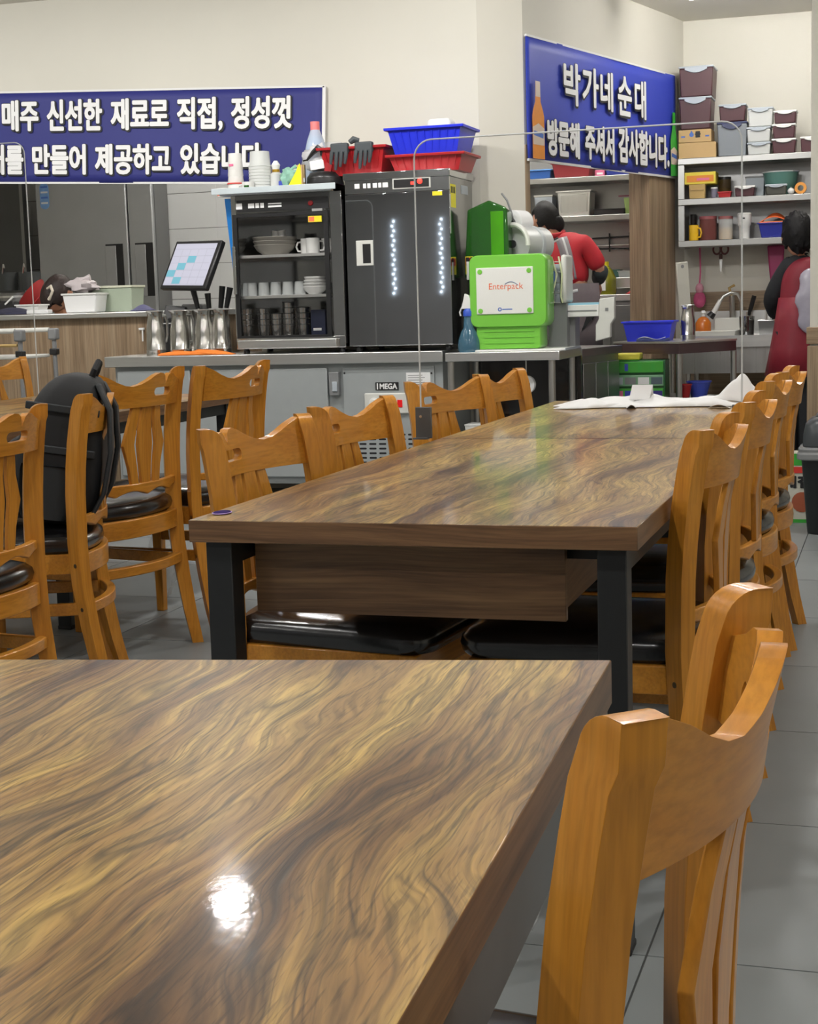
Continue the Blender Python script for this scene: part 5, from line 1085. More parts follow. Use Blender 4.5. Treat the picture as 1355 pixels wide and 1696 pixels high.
def jar(label, a, b, pb, pt, z, body, lid, fill=None, name='storage_jar', cat='jar', yo=0.04, lidh=0.12, group=None):
    t, w_, h_, d = on_shelf(name, label, cat, a, b, pb, pt, z, yo, None, group); r = w_/2
    part('jar_body', MB().lathe([(0,0),(r*0.92,0),(r,0.01),(r,h_*(1-lidh)),(r*0.9,h_*(1-lidh)),(0,h_*(1-lidh))], 20), body, t, smooth=True)
    if fill: part('contents', MB().lathe([(0,0.004),(r*0.96,0.004),(r*0.96,h_*0.5),(0,h_*0.5)], 20), fill, t, smooth=True)
    part('jar_lid', MB().lathe([(0,h_*(1-lidh)),(r*1.03,h_*(1-lidh)),(r*1.03,h_),(0,h_)], 20), lid, t, smooth=True); return t
jar('small grey bottle between the tan bag and the red tub', 1177, 1188, 322, 304, zt1, mat('grey_violet', C(120, 118, 136), 0.4), WHITE)
t, w_, h_, d = on_shelf('red_tub', 'low red tub on the middle shelf', 'tub', 1189, 1211, 322, 312, zt1); part('tub', boxm(w_, 0.08, h_, 0.85), RED, t, bevel=0.004); part('tub_rim', MB().box(-w_/2-0.003, w_/2+0.003, -0.043, 0.043, h_-0.008, h_), RED, t, bevel=0.002)
jar('amber glass jar behind the red tub', 1189, 1210, 322, 286, zt1, mat('amber_glass', C(80, 60, 26), 0.2, alpha=0.9), BLKPL, yo=0.14)
storage('low maroon food box with a white lid on the middle shelf', 1217, 1250, 322, 304, MAROON, zt1, clip=WHITE, d=0.14)
t, w_, h_, d = on_shelf('grey_bin', 'plain grey bin behind the low maroon box', 'bin', 1235, 1266, 322, 287, zt1, 0.17, 0.1); part('bin_body', boxm(w_, 0.1, h_), GREYHANDLE, t, bevel=0.005); part('bin_rim', MB().box(-w_/2-0.004, w_/2+0.004, -0.054, 0.054, h_-0.012, h_), GREYPL, t, bevel=0.003)
t = thing('green_glass_bowl', 'large clear green bowl at the end of the middle shelf', 'bowl', (sx(1291), YS+0.15, zt1)); rb_ = wpx(1262, 1322, 300, YS+0.16)/2; hb_2 = hpx(1291, 322, 283, YS+0.16)
part('bowl_body', MB().lathe([(0,0.002),(rb_*0.6,0),(rb_*0.9,hb_2*0.5),(rb_,hb_2),(rb_*0.97,hb_2),(rb_*0.85,hb_2*0.5),(rb_*0.55,0.01),(0,0.01)], 28), mat('green_glass', C(96, 140, 130), 0.15, alpha=0.75, var=0.05), t, smooth=True); part('bowl_rim', MB().lathe([(rb_*0.97,hb_2),(rb_*1.03,hb_2+0.004),(rb_*1.03,hb_2-0.004),(rb_*0.97,hb_2)], 28), CLEARP, t, smooth=True)
storage('dark olive food box with a pale clip before the green bowl', 1268, 1303, 322, 304, mat('olive_plastic', C(66, 66, 58), 0.45), zt1, d=0.03, yo=0.0)
t = thing('white_bulb', 'small white ball-shaped jar near the shelf edge', 'jar', (sx(1310), YS+0.02, zt1)); part('ball', MB().ellipsoid((0, 0, 0.022), (0.024, 0.024, 0.022)), WHITE, t, smooth=True); part('knob', MB().ellipsoid((0, 0, 0.046), (0.007, 0.007, 0.006), 10, 6), GREYPL, t, smooth=True)
t = thing('tape_ring', 'orange roll of tape lying upright on the middle shelf', 'tape', (sx(1326), YS+0.03, zt1)); part('tape', MB().lathe([(0.022,-0.02),(0.04,-0.02),(0.04,0.02),(0.022,0.02),(0.022,-0.02)], 24, rot(PI/2, 0, 0, (0, 0, 0.04))), mat('orange_tape', C(226, 150, 60), 0.35), t, smooth=True); part('core', MB().lathe([(0.019,-0.02),(0.0225,-0.02),(0.0225,0.02),(0.019,0.02),(0.019,-0.02)], 20, rot(PI/2, 0, 0, (0, 0, 0.04))), CARD, t)
zt2 = shelf_z[0]
mug(0, YS+0.07, zt2, 'yellow mug at the end of the lowest wall shelf', -0.4, r=wpx(1139, 1155, 375, YS+0.07)/2, h_m=hpx(1147, 390, 364, YS+0.07), m=mat('yellow_ceramic', C(238, 190, 40), 0.35), cx=sx(1147))
REDJ = mat('red_tinted_jar', C(120, 66, 62), 0.25, alpha=0.85)
jar('tall jar of red paste with a pinkish lid', 1157, 1186, 390, 350, zt2, REDJ, mat('dull_pink_lid', C(150, 80, 84), 0.4), mat('red_paste', C(110, 40, 34), 0.6))
jar('jar half full of tan powder with a pinkish lid', 1189, 1213, 390, 351, zt2, CLEARP, mat('dull_pink_lid2', C(150, 90, 90), 0.4), mat('tan_powder', C(200, 166, 110), 0.8))
jar('dark bottle standing behind the yellow mug', 1143, 1153, 390, 345, zt2, mat('dark_brown_glass', C(44, 30, 28), 0.3), BLKPL, yo=0.2)
t = thing('white_tumbler', 'tall white insulated tumbler with a small black mark', 'tumbler', (sx(1232), YS+0.05, zt2)); ht = hpx(1232, 391, 348, YS+0.05); rt = wpx(1221, 1244, 370, YS+0.05)/2
part('tumbler_body', MB().lathe([(0,0),(rt*0.74,0),(rt*0.80,ht*0.48),(rt*0.98,ht*0.55),(rt,ht*0.94),(0,ht*0.94)], 24), WHITE, t, smooth=True); part('tumbler_lid', MB().lathe([(rt*1.02,ht*0.93),(rt*1.02,ht*0.97),(rt*0.9,ht),(0,ht)], 24), OFFWH, t, smooth=True); part('mark', MB().box(-0.014, 0.008, -rt-0.001, -rt+0.004, ht*0.76, ht*0.81), PRINTK, t)
t = thing('blue_tray', 'blue tray holding a folded orange sheet on the lowest wall shelf', 'tray', (sx(1284), YS+0.10, zt2)); wt_ = wpx(1258, 1314, 375, YS+0.1); ht = hpx(1284, 391, 366, YS+0.1)
part('tray', boxm(wt_, 0.18, ht, 0.82), mat('navy_blue_plastic', C(44, 52, 150), 0.35), t, bevel=0.006); part('tray_rim', MB().box(-wt_/2-0.008, wt_/2+0.008, -0.098, 0.098, ht-0.008, ht), mat('navy_blue_rim', C(60, 70, 170), 0.3), t, bevel=0.003)
t = thing('orange_sheet', 'bright orange folded sheet in the blue tray', 'sheet', (sx(1284), YS+0.10, zt2+ht)); part('fold', MB().grid(lambda u, v: (-wt_*0.48+wt_*0.96*u, -0.08+0.16*v, 0.002+0.07*math.sin(PI*min(1, u*1.1))*(0.5+0.5*v)), 12, 8), mat('bright_orange', C(244, 110, 50), 0.5), t, smooth=True, solid=0.004); part('fold_edge', MB().box(-wt_*0.46, wt_*0.30, -0.084, -0.080, 0.0, 0.008), mat('bright_orange_edge', C(250, 130, 70), 0.5), t)
# hanging tools under the shelf
t = thing('hanging_scissors', 'kitchen scissors hanging point down under the wall shelf', 'scissors', (sx(1187, 410), YS+0.27, sz(402, 1187))); 
for s in (-1, 1): part('blade', MB().rings([[(s*0.006-0.006,0,-0.10),(s*0.006+0.006,0,-0.10),(s*0.006+0.006,0.004,-0.10),(s*0.006-0.006,0.004,-0.10)],[(s*0.003-0.001,0,-0.20),(s*0.003+0.001,0,-0.20),(s*0.003+0.001,0.004,-0.20),(s*0.003-0.001,0.004,-0.20)]]), STEEL, t); part('finger_loop', MB().tube([(s*0.028+0.026*math.cos(a_), 0, -0.04+0.034*math.sin(a_)) for a_ in [2*PI*k/14 for k in range(14)]], 0.007, 8, closed=True), mat('dull_red_handle%d' % (s+1), C(110, 50, 50), 0.5), t, smooth=True)
part('shank', MB().tube([(0,0,-0.07),(0,0,-0.11)], 0.012, 8), mat('shank_red', C(90, 50, 48), 0.5), t)
t = thing('pink_scrubber', 'pink net scrubber hanging beside the drying rack', 'scrubber', (at(1160, 480, YS+0.28).x, YS+0.26, sz(402, 1160))); PKN = mat('pink_net', C(214, 90, 140), 0.7, var=0.2, scale=60, bump=0.3)
part('cord', MB().tube([(0,0,0),(0.004,0,-0.20),(-0.004,0,-0.30)], 0.006, 6), PKN, t); part('net', MB().ellipsoid((0,-0.02,-0.40), (0.045,0.035,0.06), 14, 9), PKN, t, smooth=True); part('net_top', MB().ellipsoid((0,-0.02,-0.32), (0.03,0.03,0.04), 12, 8), mat('pale_pink_net', C(226, 160, 180), 0.7, var=0.2, scale=60), t, smooth=True)
t = thing('rubber_glove_pair', 'magenta rubber gloves hanging beside the red apron', 'gloves', (at(1286, 450, YS+0.27).x, YS+0.22, sz(402, 1290))); MAG = mat('magenta_rubber', C(150, 40, 90), 0.4, var=0.1)
part('cuff', MB().rings([[(-0.06,-0.02,-0.01),(0.06,-0.02,-0.01),(0.06,0.02,-0.01),(-0.06,0.02,-0.01)],[(-0.045,-0.018,-0.2),(0.05,-0.018,-0.2),(0.05,0.018,-0.2),(-0.045,0.018,-0.2)],[(-0.03,-0.02,-0.34),(0.05,-0.02,-0.34),(0.05,0.02,-0.34),(-0.03,0.02,-0.34)]]), MAG, t, bevel=0.012)
for k in range(4): part('finger', MB().tube([(-0.018+0.022*k,0,-0.33),(-0.016+0.024*k,-0.005,-0.40-0.015*(k % 2))], [0.012,0.009], 8), MAG, t, smooth=True)

# ------------------------------------------------------------------ sink counter
YK1 = YW-0.62; zk = at(1240, 556, YK1).z; kx0 = at(1128, 556, YK1).x
sk = thing('sink_counter', 'stainless sink counter along the far wall', 'sink', (kx0, YK1, 0)); kw2 = 0.2-kx0
part('worktop', MB().box(0, kw2, 0, 0.60, zk-0.04, zk), STEEL, sk, bevel=0.006)
part('front_lip', MB().box(0, kw2, -0.006, 0.0, zk-0.075, zk+0.004), STEEL, sk)
part('front_apron', MB().box(0.01, kw2, 0.03, 0.05, at(1240, 618, YK1).z, zk-0.041), STEELV, sk)
part('splashback', MB().box(0.02, kw2, 0.60, 0.622, zk-0.04, at(1240, 514, YK1+0.6).z), STEEL, sk)
for q in (0.04, kw2*0.5, kw2-0.05):
    for yy in (0.06, 0.55): part('leg', MB().tube([(q, yy, 0), (q, yy, zk-0.041)], 0.018, 10), STEELV, sk, smooth=True)
part('undershelf', MB().box(0.04, kw2-0.04, 0.06, 0.56, 0.14, 0.16), STEELD, sk)
def kp(px, Y): return at(px, 540, Y).x
t = thing('drying_tray', 'shallow white drying tray on the sink counter', 'tray', (kp(1186, YK1+0.2), YK1+0.2, zk)); dw = wpx(1150, 1222, 545, YK1+0.2)
part('tray_base', MB().frustum(dw*0.94, 0.30, dw, 0.34, 0, 0.035, cap1=False), OFFWH, t, solid=0.006); part('tray_back', MB().box(-dw*0.1, dw*0.5, 0.165, 0.175, 0.03, 0.12), OFFWH, t, bevel=0.008)
t = thing('dish_soap_bottle', 'orange dish soap bottle with a white pump on the drying tray', 'bottle', (kp(1165, YK1+0.14), YK1+0.14, zk+0.006)); hs_ = hpx(1165, 541, 500, YK1+0.14)
part('bottle', MB().lathe([(0,0),(0.052,0),(0.055,0.015),(0.055,hs_*0.50),(0.035,hs_*0.68),(0.012,hs_*0.76),(0,hs_*0.76)], 22), mat('orange_soap', C(206, 110, 24), 0.2, alpha=0.93, coat=0.4), t, smooth=True); part('pump', MB().lathe([(0,hs_*0.76),(0.013,hs_*0.76),(0.010,hs_*0.88),(0.018,hs_*0.9),(0.012,hs_),(0,hs_)], 14), WHITE, t, smooth=True)
t = thing('spray_tap', 'arched spring tap with a white and black spray head', 'tap', (kp(1229, YK1+0.42), YK1+0.42, zk)); tp = [at(px, py, YK1+0.42-o)-Vector(t.location) for px, py, o in ((1229, 556, 0), (1228, 500, 0), (1222, 487, 0.02), (1210, 485, 0.04), (1198, 491, 0.06), (1192, 500, 0.07))]
part('riser', MB().tube(tp, 0.012, 10), STEEL, t, smooth=True); hd_ = [at(px, py, YK1+0.35)-Vector(t.location) for px, py in ((1193, 497), (1186, 511), (1182, 518), (1176, 525))]
part('spray_handle', MB().tube(hd_[:3], [0.014, 0.018, 0.02], 10), WHITE, t, smooth=True); part('spray_nozzle', MB().tube(hd_[2:], [0.022, 0.03], 12), BLKPL, t, smooth=True)
t = thing('wall_mixer_tap', 'steel wall mixer tap behind the arched tap', 'tap', (kp(1213, YK1+0.55), YK1+0.55, zk)); part('mixer_body', MB().tube([(0,0,0),(0,0,0.22),(0,-0.02,0.28)], 0.02, 10), STEEL, t, smooth=True); part('lever', MB().tube([(0,-0.02,0.27),(-0.02,-0.02,0.33),(0.02,-0.02,0.35)], 0.010, 8), KRAFT, t, smooth=True)
t = thing('steel_cutlery_pot', 'dark steel cutlery pot beside the tap', 'pot', (kp(1237, YK1+0.25), YK1+0.25, zk)); part('pot', MB().lathe([(0,0),(0.05,0),(0.055,0.13),(0.05,0.13),(0.046,0.01),(0,0.01)], 18), MIRRORD, t, smooth=True)
for k in range(4): part('cutlery', MB().tube([(0.02*math.cos(k*1.6),0.02*math.sin(k*1.6),0.02),(0.035*math.cos(k*1.6),0.035*math.sin(k*1.6),0.16)], 0.004, 6), STEEL, t)
t = thing('knife', 'black-handled knife upright against the splashback', 'knife', (kp(1238, YK1+0.56), YK1+0.55, zk)); part('blade', MB().rings([[(0,0,0.0),(0.03,0,0.0),(0.03,0.003,0.0),(0,0.003,0.0)],[(-0.01,0,0.14),(0.02,0,0.14),(0.02,0.003,0.14),(-0.01,0.003,0.14)]]), STEEL, t); part('knife_handle', MB().tube([(0.01,0,0.13),(0.03,0,0.20),(0.05,0,0.27)], [0.012,0.016,0.016], 8), BLKPL, t, smooth=True)
t = thing('wire_basket', 'steel basket of knives and utensils on the sink rim', 'basket', (kp(1282, YK1+0.2), YK1+0.2, zk)); bw = wpx(1258, 1306, 535, YK1+0.2)
part('basket_shell', MB().frustum(bw*0.9, 0.18, bw, 0.2, 0, 0.10, cap1=False), STEELD, t, solid=0.003); part('basket_wire', MB().tube([(-bw/2,-0.1,0.10),(bw/2,-0.1,0.10),(bw/2,0.1,0.10),(-bw/2,0.1,0.10)], 0.005, 6, closed=True), STEEL, t)
for k, (dx_, hh, mm) in enumerate(((-0.06, 0.22, STEEL), (-0.035, 0.24, WHITE), (-0.012, 0.25, BLKPL), (0.03, 0.17, STEEL))): part('utensil', MB().tube([(dx_,0,0.01),(dx_+0.012,0.01,hh)], 0.008, 8), mm, t, smooth=True)
t = thing('chopping_board', 'white chopping board standing on edge against the return wall', 'chopping board', (at(1131, 500, YK1+0.05).x, YK1+0.10, zk)); hb3 = hpx(1131, 556, 432, YK1+0.1); part('board', MB().box(-0.045, 0.045, -0.012, 0.012, 0.0, hb3, rot(0, -0.07, 0.5, (0.02, 0, 0))), mat('board_white', C(196, 194, 184), 0.5), t, bevel=0.008); part('board_hole', MB().lathe([(0,-0.0135),(0.012,-0.0135),(0.012,-0.012),(0,-0.012)], 12, rot(0, -0.07, 0.5, (0.02, 0, 0)) @ rot(-PI/2, 0, 0, (0, 0, hb3*0.94))), GREYPL, t)

# ------------------------------------------------------------------ low steel prep table before the kitchen opening
zp = 0.84; pb_, pc_ = atz(1125, 566, zp), atz(1221, 560.5, zp); pe_ = (pc_-pb_).normalized(); pa = pb_+Vector((-pe_.y, pe_.x, 0))*0.55; pd_ = pa+pc_-pb_
t3 = thing('prep_table', 'dark steel prep table with a blue basin and a pitcher on it', 'worktable', (pb_.x, pb_.y, 0)); lo = [Vector((q.x-pb_.x, q.y-pb_.y)) for q in (pa, pb_, pc_, pd_)]
def ccw(pts): return pts if sum(a_.x*b_.y-b_.x*a_.y for a_, b_ in zip(pts, pts[1:]+pts[:1])) > 0 else pts[::-1]
part('worktop', MB().prism(ccw(lo), zp-0.012, zp), STEEL, t3); ctr = sum(lo, Vector((0, 0)))/4
part('apron', MB().prism(ccw([ctr+(q-ctr)*0.985 for q in lo]), zp-0.075, zp-0.0125), mat('prep_apron', (0.16, 0.10, 0.11), 0.25, metal=0.8, var=0.2, scale=3), t3)
part('undershelf', MB().prism(ccw([ctr+(q-ctr)*0.93 for q in lo]), 0.46, 0.48), STEELD, t3)
for q in lo: r_ = ctr+(q-ctr)*0.94; part('leg', MB().tube([(r_.x, r_.y, 0), (r_.x, r_.y, zp-0.076)], 0.02, 10), STEELV, t3, smooth=True)
def between(px, py, z): return atz(px, py, z)
q = at(1077, 545, pb_.y+0.33)
wb2 = wpx(1037, 1117, 545, q.y); hb4 = hpx(1077, 562, 530, q.y)
t = thing('blue_basin', 'rectangular bright blue basin on the prep table', 'basin', (q.x, q.y, zp)); part('basin', MB().frustum(wb2*0.84, 0.18, wb2, 0.22, 0, hb4, cap1=False), BLUE, t, solid=0.006); part('basin_rim', MB().rings([[(sx_*(wb2/2+o), sy_*(0.11+o), zz) for sx_, sy_ in ((-1,-1),(1,-1),(1,1),(-1,1))] for o, zz in ((0.0, hb4-0.006), (0.012, hb4-0.008), (0.012, hb4+0.004), (0.0, hb4+0.004))], closed=True, cap=False), BLUE, t, bevel=0.002)
t = thing('dark_rag', 'dark striped rag lying by the blue basin', 'rag', (q.x+0.0, q.y-0.15, zp)); part('rag', MB().grid(lambda u, v: (-0.06+0.2*u, -0.03+0.05*v, 0.003+0.022*math.sin(PI*v)*(0.6+0.4*math.sin(7*u))), 14, 6), mat('navy_rag', C(50, 60, 110), 0.8, var=0.5, scale=60), t, smooth=True, solid=0.004); part('rag_stripe', MB().grid(lambda u, v: (-0.05+0.17*u, -0.018+0.008*v, 0.009+0.022*math.sin(PI*(0.3+0.15*v))*(0.6+0.4*math.sin(7*u))), 14, 2), GREYHANDLE, t, smooth=True, solid=0.002)
q2 = atz(1131, 563, zp); pitcher(q2.x+0.02, q2.y+0.09, zp, 'steel water pitcher on the prep table beside the blue basin', 0.97*hpx(1131, 562, 503, q2.y)/0.262, handle=1.2)
# green drawer unit underneath
gu = thing('drawer_unit', 'small green plastic drawer unit with packets, under the prep table', 'drawer unit', (atz(1066, 664, 0.46).x, pb_.y+0.10, 0.0)); gw_ = wpx(1019, 1112, 625, pb_.y+0.02); gz_ = lambda py: at(1066, py, pb_.y+0.02).z
gz0_ = gz_(664); gz1_ = gz_(597)
GRN = mat('drawer_green', C(70, 170, 60), 0.3, coat=0.3, var=0.08, alpha=0.96)
part('plinth', MB().box(-gw_/2+0.02, gw_/2-0.02, -0.06, 0.12, 0, gz0_), BLKPL, gu); part('carcass', MB().box(-gw_/2, gw_/2, -0.07, 0.14, gz0_, gz1_), mat('carcass_green', C(40, 110, 60), 0.4), gu, bevel=0.004)
hh = (gz1_-gz0_)/3
for k in range(3):
    d = part('drawer', MB().box(-gw_/2+0.008, gw_/2-0.008, -0.09, -0.0705, gz0_+hh*k+0.008, gz0_+hh*(k+1)-0.006), GRN if k != 1 else mat('drawer_pale', C(120, 170, 130), 0.3, coat=0.3), gu, bevel=0.004)
    cols = ((PINKP, BLUE2, GREENP, mat('violet_pack', C(50, 44, 120), 0.4)), (GREYHANDLE, GREYPL, PAPER, mat('slate_pack', C(80, 96, 104), 0.4)), (GREENP, BLUE2, GREENP, GREENP))[k]
    for j in range(4): part('packet', MB().box(-gw_/2+0.02+gw_*0.235*j, -gw_/2+0.02+gw_*0.235*j+gw_*(0.20 if k < 2 else 0.06), -0.0915, -0.0905, gz0_+hh*k+0.02, gz0_+hh*(k+1)-0.02), cols[j], d)
t = thing('yellow_lid_tub', 'yellow-lidded tub on the green drawer unit', 'tub', (atz(1040, 590, 0.6).x, pb_.y+0.09, gz1_)); q = at(1040, 590, pb_.y+0.02); t.location.x = q.x; lw_ = wpx(1020, 1059, 590, pb_.y+0.02); part('lid', MB().box(-lw_/2, lw_/2, -0.07, 0.07, 0.004, gz_(585)-gz1_), mat('lid_yellow', C(214, 206, 70), 0.4), t, bevel=0.008); part('tub', MB().box(-lw_/2+0.006, lw_/2-0.006, -0.064, 0.064, 0, 0.004), GREENP, t)
for px0, px1, pt, m_, lab, yo in ((1124, 1146, 638, RED, 'round red bowl under the prep table', 0.02), (1137, 1178, 635, BLUE2, 'wide blue bowl under the prep table', 0.14)):
    yy = pb_.y+0.12+yo; r_ = wpx(px0, px1, 650, yy)/2; hh = hpx((px0+px1)/2, 661, pt, yy); t = thing('plastic_bowl', lab, 'bowl', (at((px0+px1)/2, 650, yy).x, yy, 0.481))
    part('bowl_body', MB().lathe([(0,0),(r_*0.6,0),(r_*0.95,hh*0.9),(r_,hh),(r_*0.93,hh),(r_*0.56,0.006),(0,0.006)], 24), m_, t, smooth=True); part('bowl_rim', MB().lathe([(r_*0.94,hh-0.004),(r_*1.05,hh-0.002),(r_*1.05,hh+0.005),(r_*0.94,hh+0.004),(r_*0.94,hh-0.004)], 24), m_, t, smooth=True)
# ------------------------------------------------------------------ kitchen seen through the slanted opening
YO = 11.75
ox0 = at(845, 330, YO).x; ox1 = at(1090, 330, YO).x
def oz(py, px=990): return at(px, py, YO).z
def oxx(px, py=340): return at(px, py, YO).x
ks = thing('kitchen_shelf_rack', 'two-tier steel rack on the back wall behind the doorway', 'shelf', (ox0, YO, oz(366)))
osz = [oz(356), oz(291)]
for z in osz: part('shelf_board', MB().box(0, ox1-ox0, 0, 0.36, z-oz(366)-0.042, z-oz(366)), SHELFST, ks, bevel=0.004)
part('back_sheet', MB().box(0, ox1-ox0, 0.36, 0.372, -0.55, osz[1]-oz(366)+0.5), STEELD, ks)
part('bracket', MB().box(0.0, 0.03, 0.0, 0.36, -0.25, osz[1]-oz(366)-0.043), STEELD, ks); part('bracket', MB().box(ox1-ox0-0.03, ox1-ox0, 0.0, 0.36, -0.25, osz[1]-oz(366)-0.043), STEELD, ks)
def on_rack(name, label, cat, a, b, pb, pt, lev, yo=0.04, group=None):
    x0_, x1_, z0_, z1_ = bx(a, b, pb, pt, YO+yo); return thing(name, label, cat, ((x0_+x1_)/2, YO+yo+0.1, osz[lev]), 0, group), x1_-x0_, z1_-z0_
t, w_, h_ = on_rack('steel_food_pan', 'deep steel food pan with a bright rim on the kitchen rack', 'pan', 923, 978, 356, 313, 0); part('pan', boxm(w_, 0.2, h_, 0.94), STEEL, t, bevel=0.008); part('pan_rim', MB().box(-w_/2-0.01, w_/2+0.01, -0.11, 0.11, h_-0.014, h_), STEEL, t, bevel=0.004); part('front_emboss', MB().box(-w_*0.40, w_*0.40, -0.101, -0.094, h_*0.15, h_*0.85), STEELV, t, bevel=0.003)
t, w_, h_ = on_rack('white_canister', 'off-white canister behind the cook\'s head', 'canister', 884, 914, 356, 321, 0); part('canister', boxm(w_, 0.15, h_), GREYHANDLE, t, bevel=0.006); part('canister_lid', MB().box(-w_/2-0.003, w_/2+0.003, -0.078, 0.078, h_, h_+0.012), OFFWH, t)
t, w_, h_ = on_rack('black_tray', 'flat black tray beside the steel food pan', 'tray', 984, 1035, 356, 347, 0); part('tray', boxm(w_, 0.22, h_, 0.95), BLKPL, t, bevel=0.004); part('tray_rim', MB().box(-w_/2-0.004, w_/2+0.004, -0.115, 0.115, h_, h_+0.004), BLKPL, t)
t, w_, h_ = on_rack('green_basket', 'olive green basket of bottles on the kitchen rack', 'basket', 1034, 1076, 356, 329, 0); part('basket', MB().frustum(w_*0.9, 0.18, w_, 0.2, 0, h_, cap1=False), mat('olive_green', C(118, 140, 78), 0.5), t, solid=0.006); part('bottle', MB().lathe([(0,0.008),(0.035,0.008),(0.035,h_*1.1),(0.03,h_*1.3),(0,h_*1.3)], 14, cx=-0.03), MILKY, t, smooth=True); part('bottle_cap', MB().lathe([(0,h_*1.3),(0.034,h_*1.3),(0.034,h_*1.55),(0,h_*1.55)], 14, cx=-0.03), BLKPL, t)
part('spatula', MB().box(-w_*0.8, w_*0.5, -0.02, 0.0, h_*1.12, h_*1.2), mat('wine_red', C(110, 40, 66), 0.5), t)
t = thing('white_dome', 'white domed cover at the end of the kitchen rack', 'cover', (oxx(1070), YO+0.1, osz[0])); part('dome', MB().lathe([(0.06,0),(0.055,0.03),(0.03,0.055),(0,0.06)], 18), WHITE, t, smooth=True); part('dome_knob', MB().lathe([(0.008,0.058),(0.01,0.07),(0,0.074)], 10), WHITE, t)
t, w_, h_ = on_rack('blue_tub', 'blue shallow tub on the top kitchen shelf', 'tub', 876, 913, 291, 276, 1); part('tub', boxm(w_, 0.25, h_, 0.9), mat('mid_blue', C(50, 100, 180), 0.4), t, bevel=0.008); part('tub_rim', MB().box(-w_/2-0.008, w_/2+0.008, -0.133, 0.133, h_-0.008, h_+0.002), mat('light_blue_rim', C(70, 130, 200), 0.4), t, bevel=0.003)
t, w_, h_ = on_rack('wine_tray', 'wine red tray tilted on the top kitchen shelf', 'tray', 915, 980, 291, 266, 1); part('tray', boxm(w_, 0.25, h_, 0.88), mat('wine_plastic', C(130, 40, 46), 0.4), t, bevel=0.008); part('tray_rim', MB().box(-w_/2-0.008, w_/2+0.008, -0.133, 0.133, h_-0.01, h_), RED, t, bevel=0.003)
t, w_, h_ = on_rack('snack_packet', 'small pink and white packet on the top kitchen shelf', 'packet', 983, 1000, 291, 280, 1); part('packet', MB().box(-w_/2, w_/2, -0.05, 0.05, 0, h_), PINKP, t, bevel=0.006); part('packet_print', MB().box(-w_*0.3, w_*0.3, -0.0515, -0.0502, h_*0.3, h_*0.6), PRINTW, t)
t, w_, h_ = on_rack('navy_tub', 'navy tub at the end of the top kitchen shelf', 'tub', 1002, 1070, 291, 272, 1); part('tub', boxm(w_, 0.25, h_, 0.9), mat('navy_tub_blue', C(44, 56, 140), 0.4), t, bevel=0.008); part('tub_rim', MB().box(-w_/2-0.006, w_/2+0.006, -0.131, 0.131, h_-0.008, h_), BLUE2, t, bevel=0.003)
# rail with ladles
rl_ = thing('utensil_rail', 'wall rail with ladles below the kitchen rack', 'utensil rail', (oxx(968, 400), YO+0.32, oz(400))); L_ = oxx(1066, 400)-oxx(968, 400)
for k, zz in enumerate((0.035, -0.02, -0.045)): part('rail', MB().tube([(0, 0, zz), (L_, 0, zz+0.01*(1-k))], 0.006, 8), STEEL if k == 1 else BLACK, rl_, smooth=True)
for k in range(2): part('rail_post', MB().tube([(L_*(0.3+0.35*k), 0.0, -0.07), (L_*(0.3+0.35*k), 0, 0.07)], 0.007, 8), BLACK, rl_)
t = thing('wine_scoop', 'wine red plastic scoop hanging on the utensil rail', 'scoop', (oxx(1054, 400), YO+0.24, oz(403))); part('scoop', MB().lathe([(0,-0.03),(0.05,-0.02),(0.062,0.05),(0.056,0.05),(0.044,-0.012),(0,-0.02)], 18, rot(0.5, 0.4, 0)), mat('scoop_wine', C(120, 50, 66), 0.45), t, smooth=True); part('scoop_handle', MB().tube([(-0.04,0,0.04),(-0.09,0.02,0.07)], 0.008, 8), mat('scoop_wine2', C(120, 50, 66), 0.45), t)
# low counters on that wall
lc = thing('kitchen_counter', 'steel kitchen counter with a raised back shelf behind the cook', 'counter', (oxx(960, 500), YO-0.2, 0)); lw = oxx(1082, 500)-oxx(960, 500); cz = at(1040, 487, YO-0.2).z
part('counter_top', MB().box(0, lw, 0, 0.55, cz-0.05, cz), STEEL, lc, bevel=0.004); part('raised_shelf', MB().box(lw*0.3, lw, 0.25, 0.55, at(1040, 470, YO).z-0.03, at(1040, 459, YO).z), STEEL, lc, bevel=0.004); part('front', MB().box(0.02, lw-0.02, 0.03, 0.5, 0.0, cz-0.051), STEELD, lc)
for k in range(2): part('counter_door', MB().box(0.03+k*lw*0.48, lw*0.48*(k+1), 0.015, 0.029, 0.08, cz-0.08), STEELD, lc, bevel=0.003)
for k, (px, mm, hh, nm, lab) in enumerate(((1018, mat('teal_glass', C(70, 110, 104), 0.2, alpha=0.8), 0.06, 'glass_tray', 'low teal glass dish on the raised kitchen shelf'), (1036, CLEARP, 0.05, 'glass_tray', 'clear glass dish on the raised kitchen shelf'), (1058, BLKPL, 0.08, 'black_box', 'small black box on the raised kitchen shelf'))):
    t = thing(nm, lab, 'dish' if k < 2 else 'box', (at(px, 457, YO+0.2).x, YO+0.2, at(1040, 459, YO).z)); part('dish', boxm(0.10, 0.12, hh, 0.9), mm, t, bevel=0.006); part('dish_rim', MB().box(-0.053, 0.053, -0.063, 0.063, hh-0.004, hh+0.002), mm, t)
t = thing('red_cloth', 'small red cloth on the kitchen counter', 'cloth', (at(1052, 485, YO-0.05).x, YO-0.06, cz)); part('cloth', MB().grid(lambda u, v: (-0.06+0.12*u, -0.04+0.08*v, 0.004+0.03*math.sin(PI*u)*math.sin(PI*v)), 10, 8), RED, t, smooth=True, solid=0.004); part('cloth_fold', MB().box(-0.03, 0.05, -0.045, -0.03, 0.0, 0.012), RED, t, bevel=0.004)
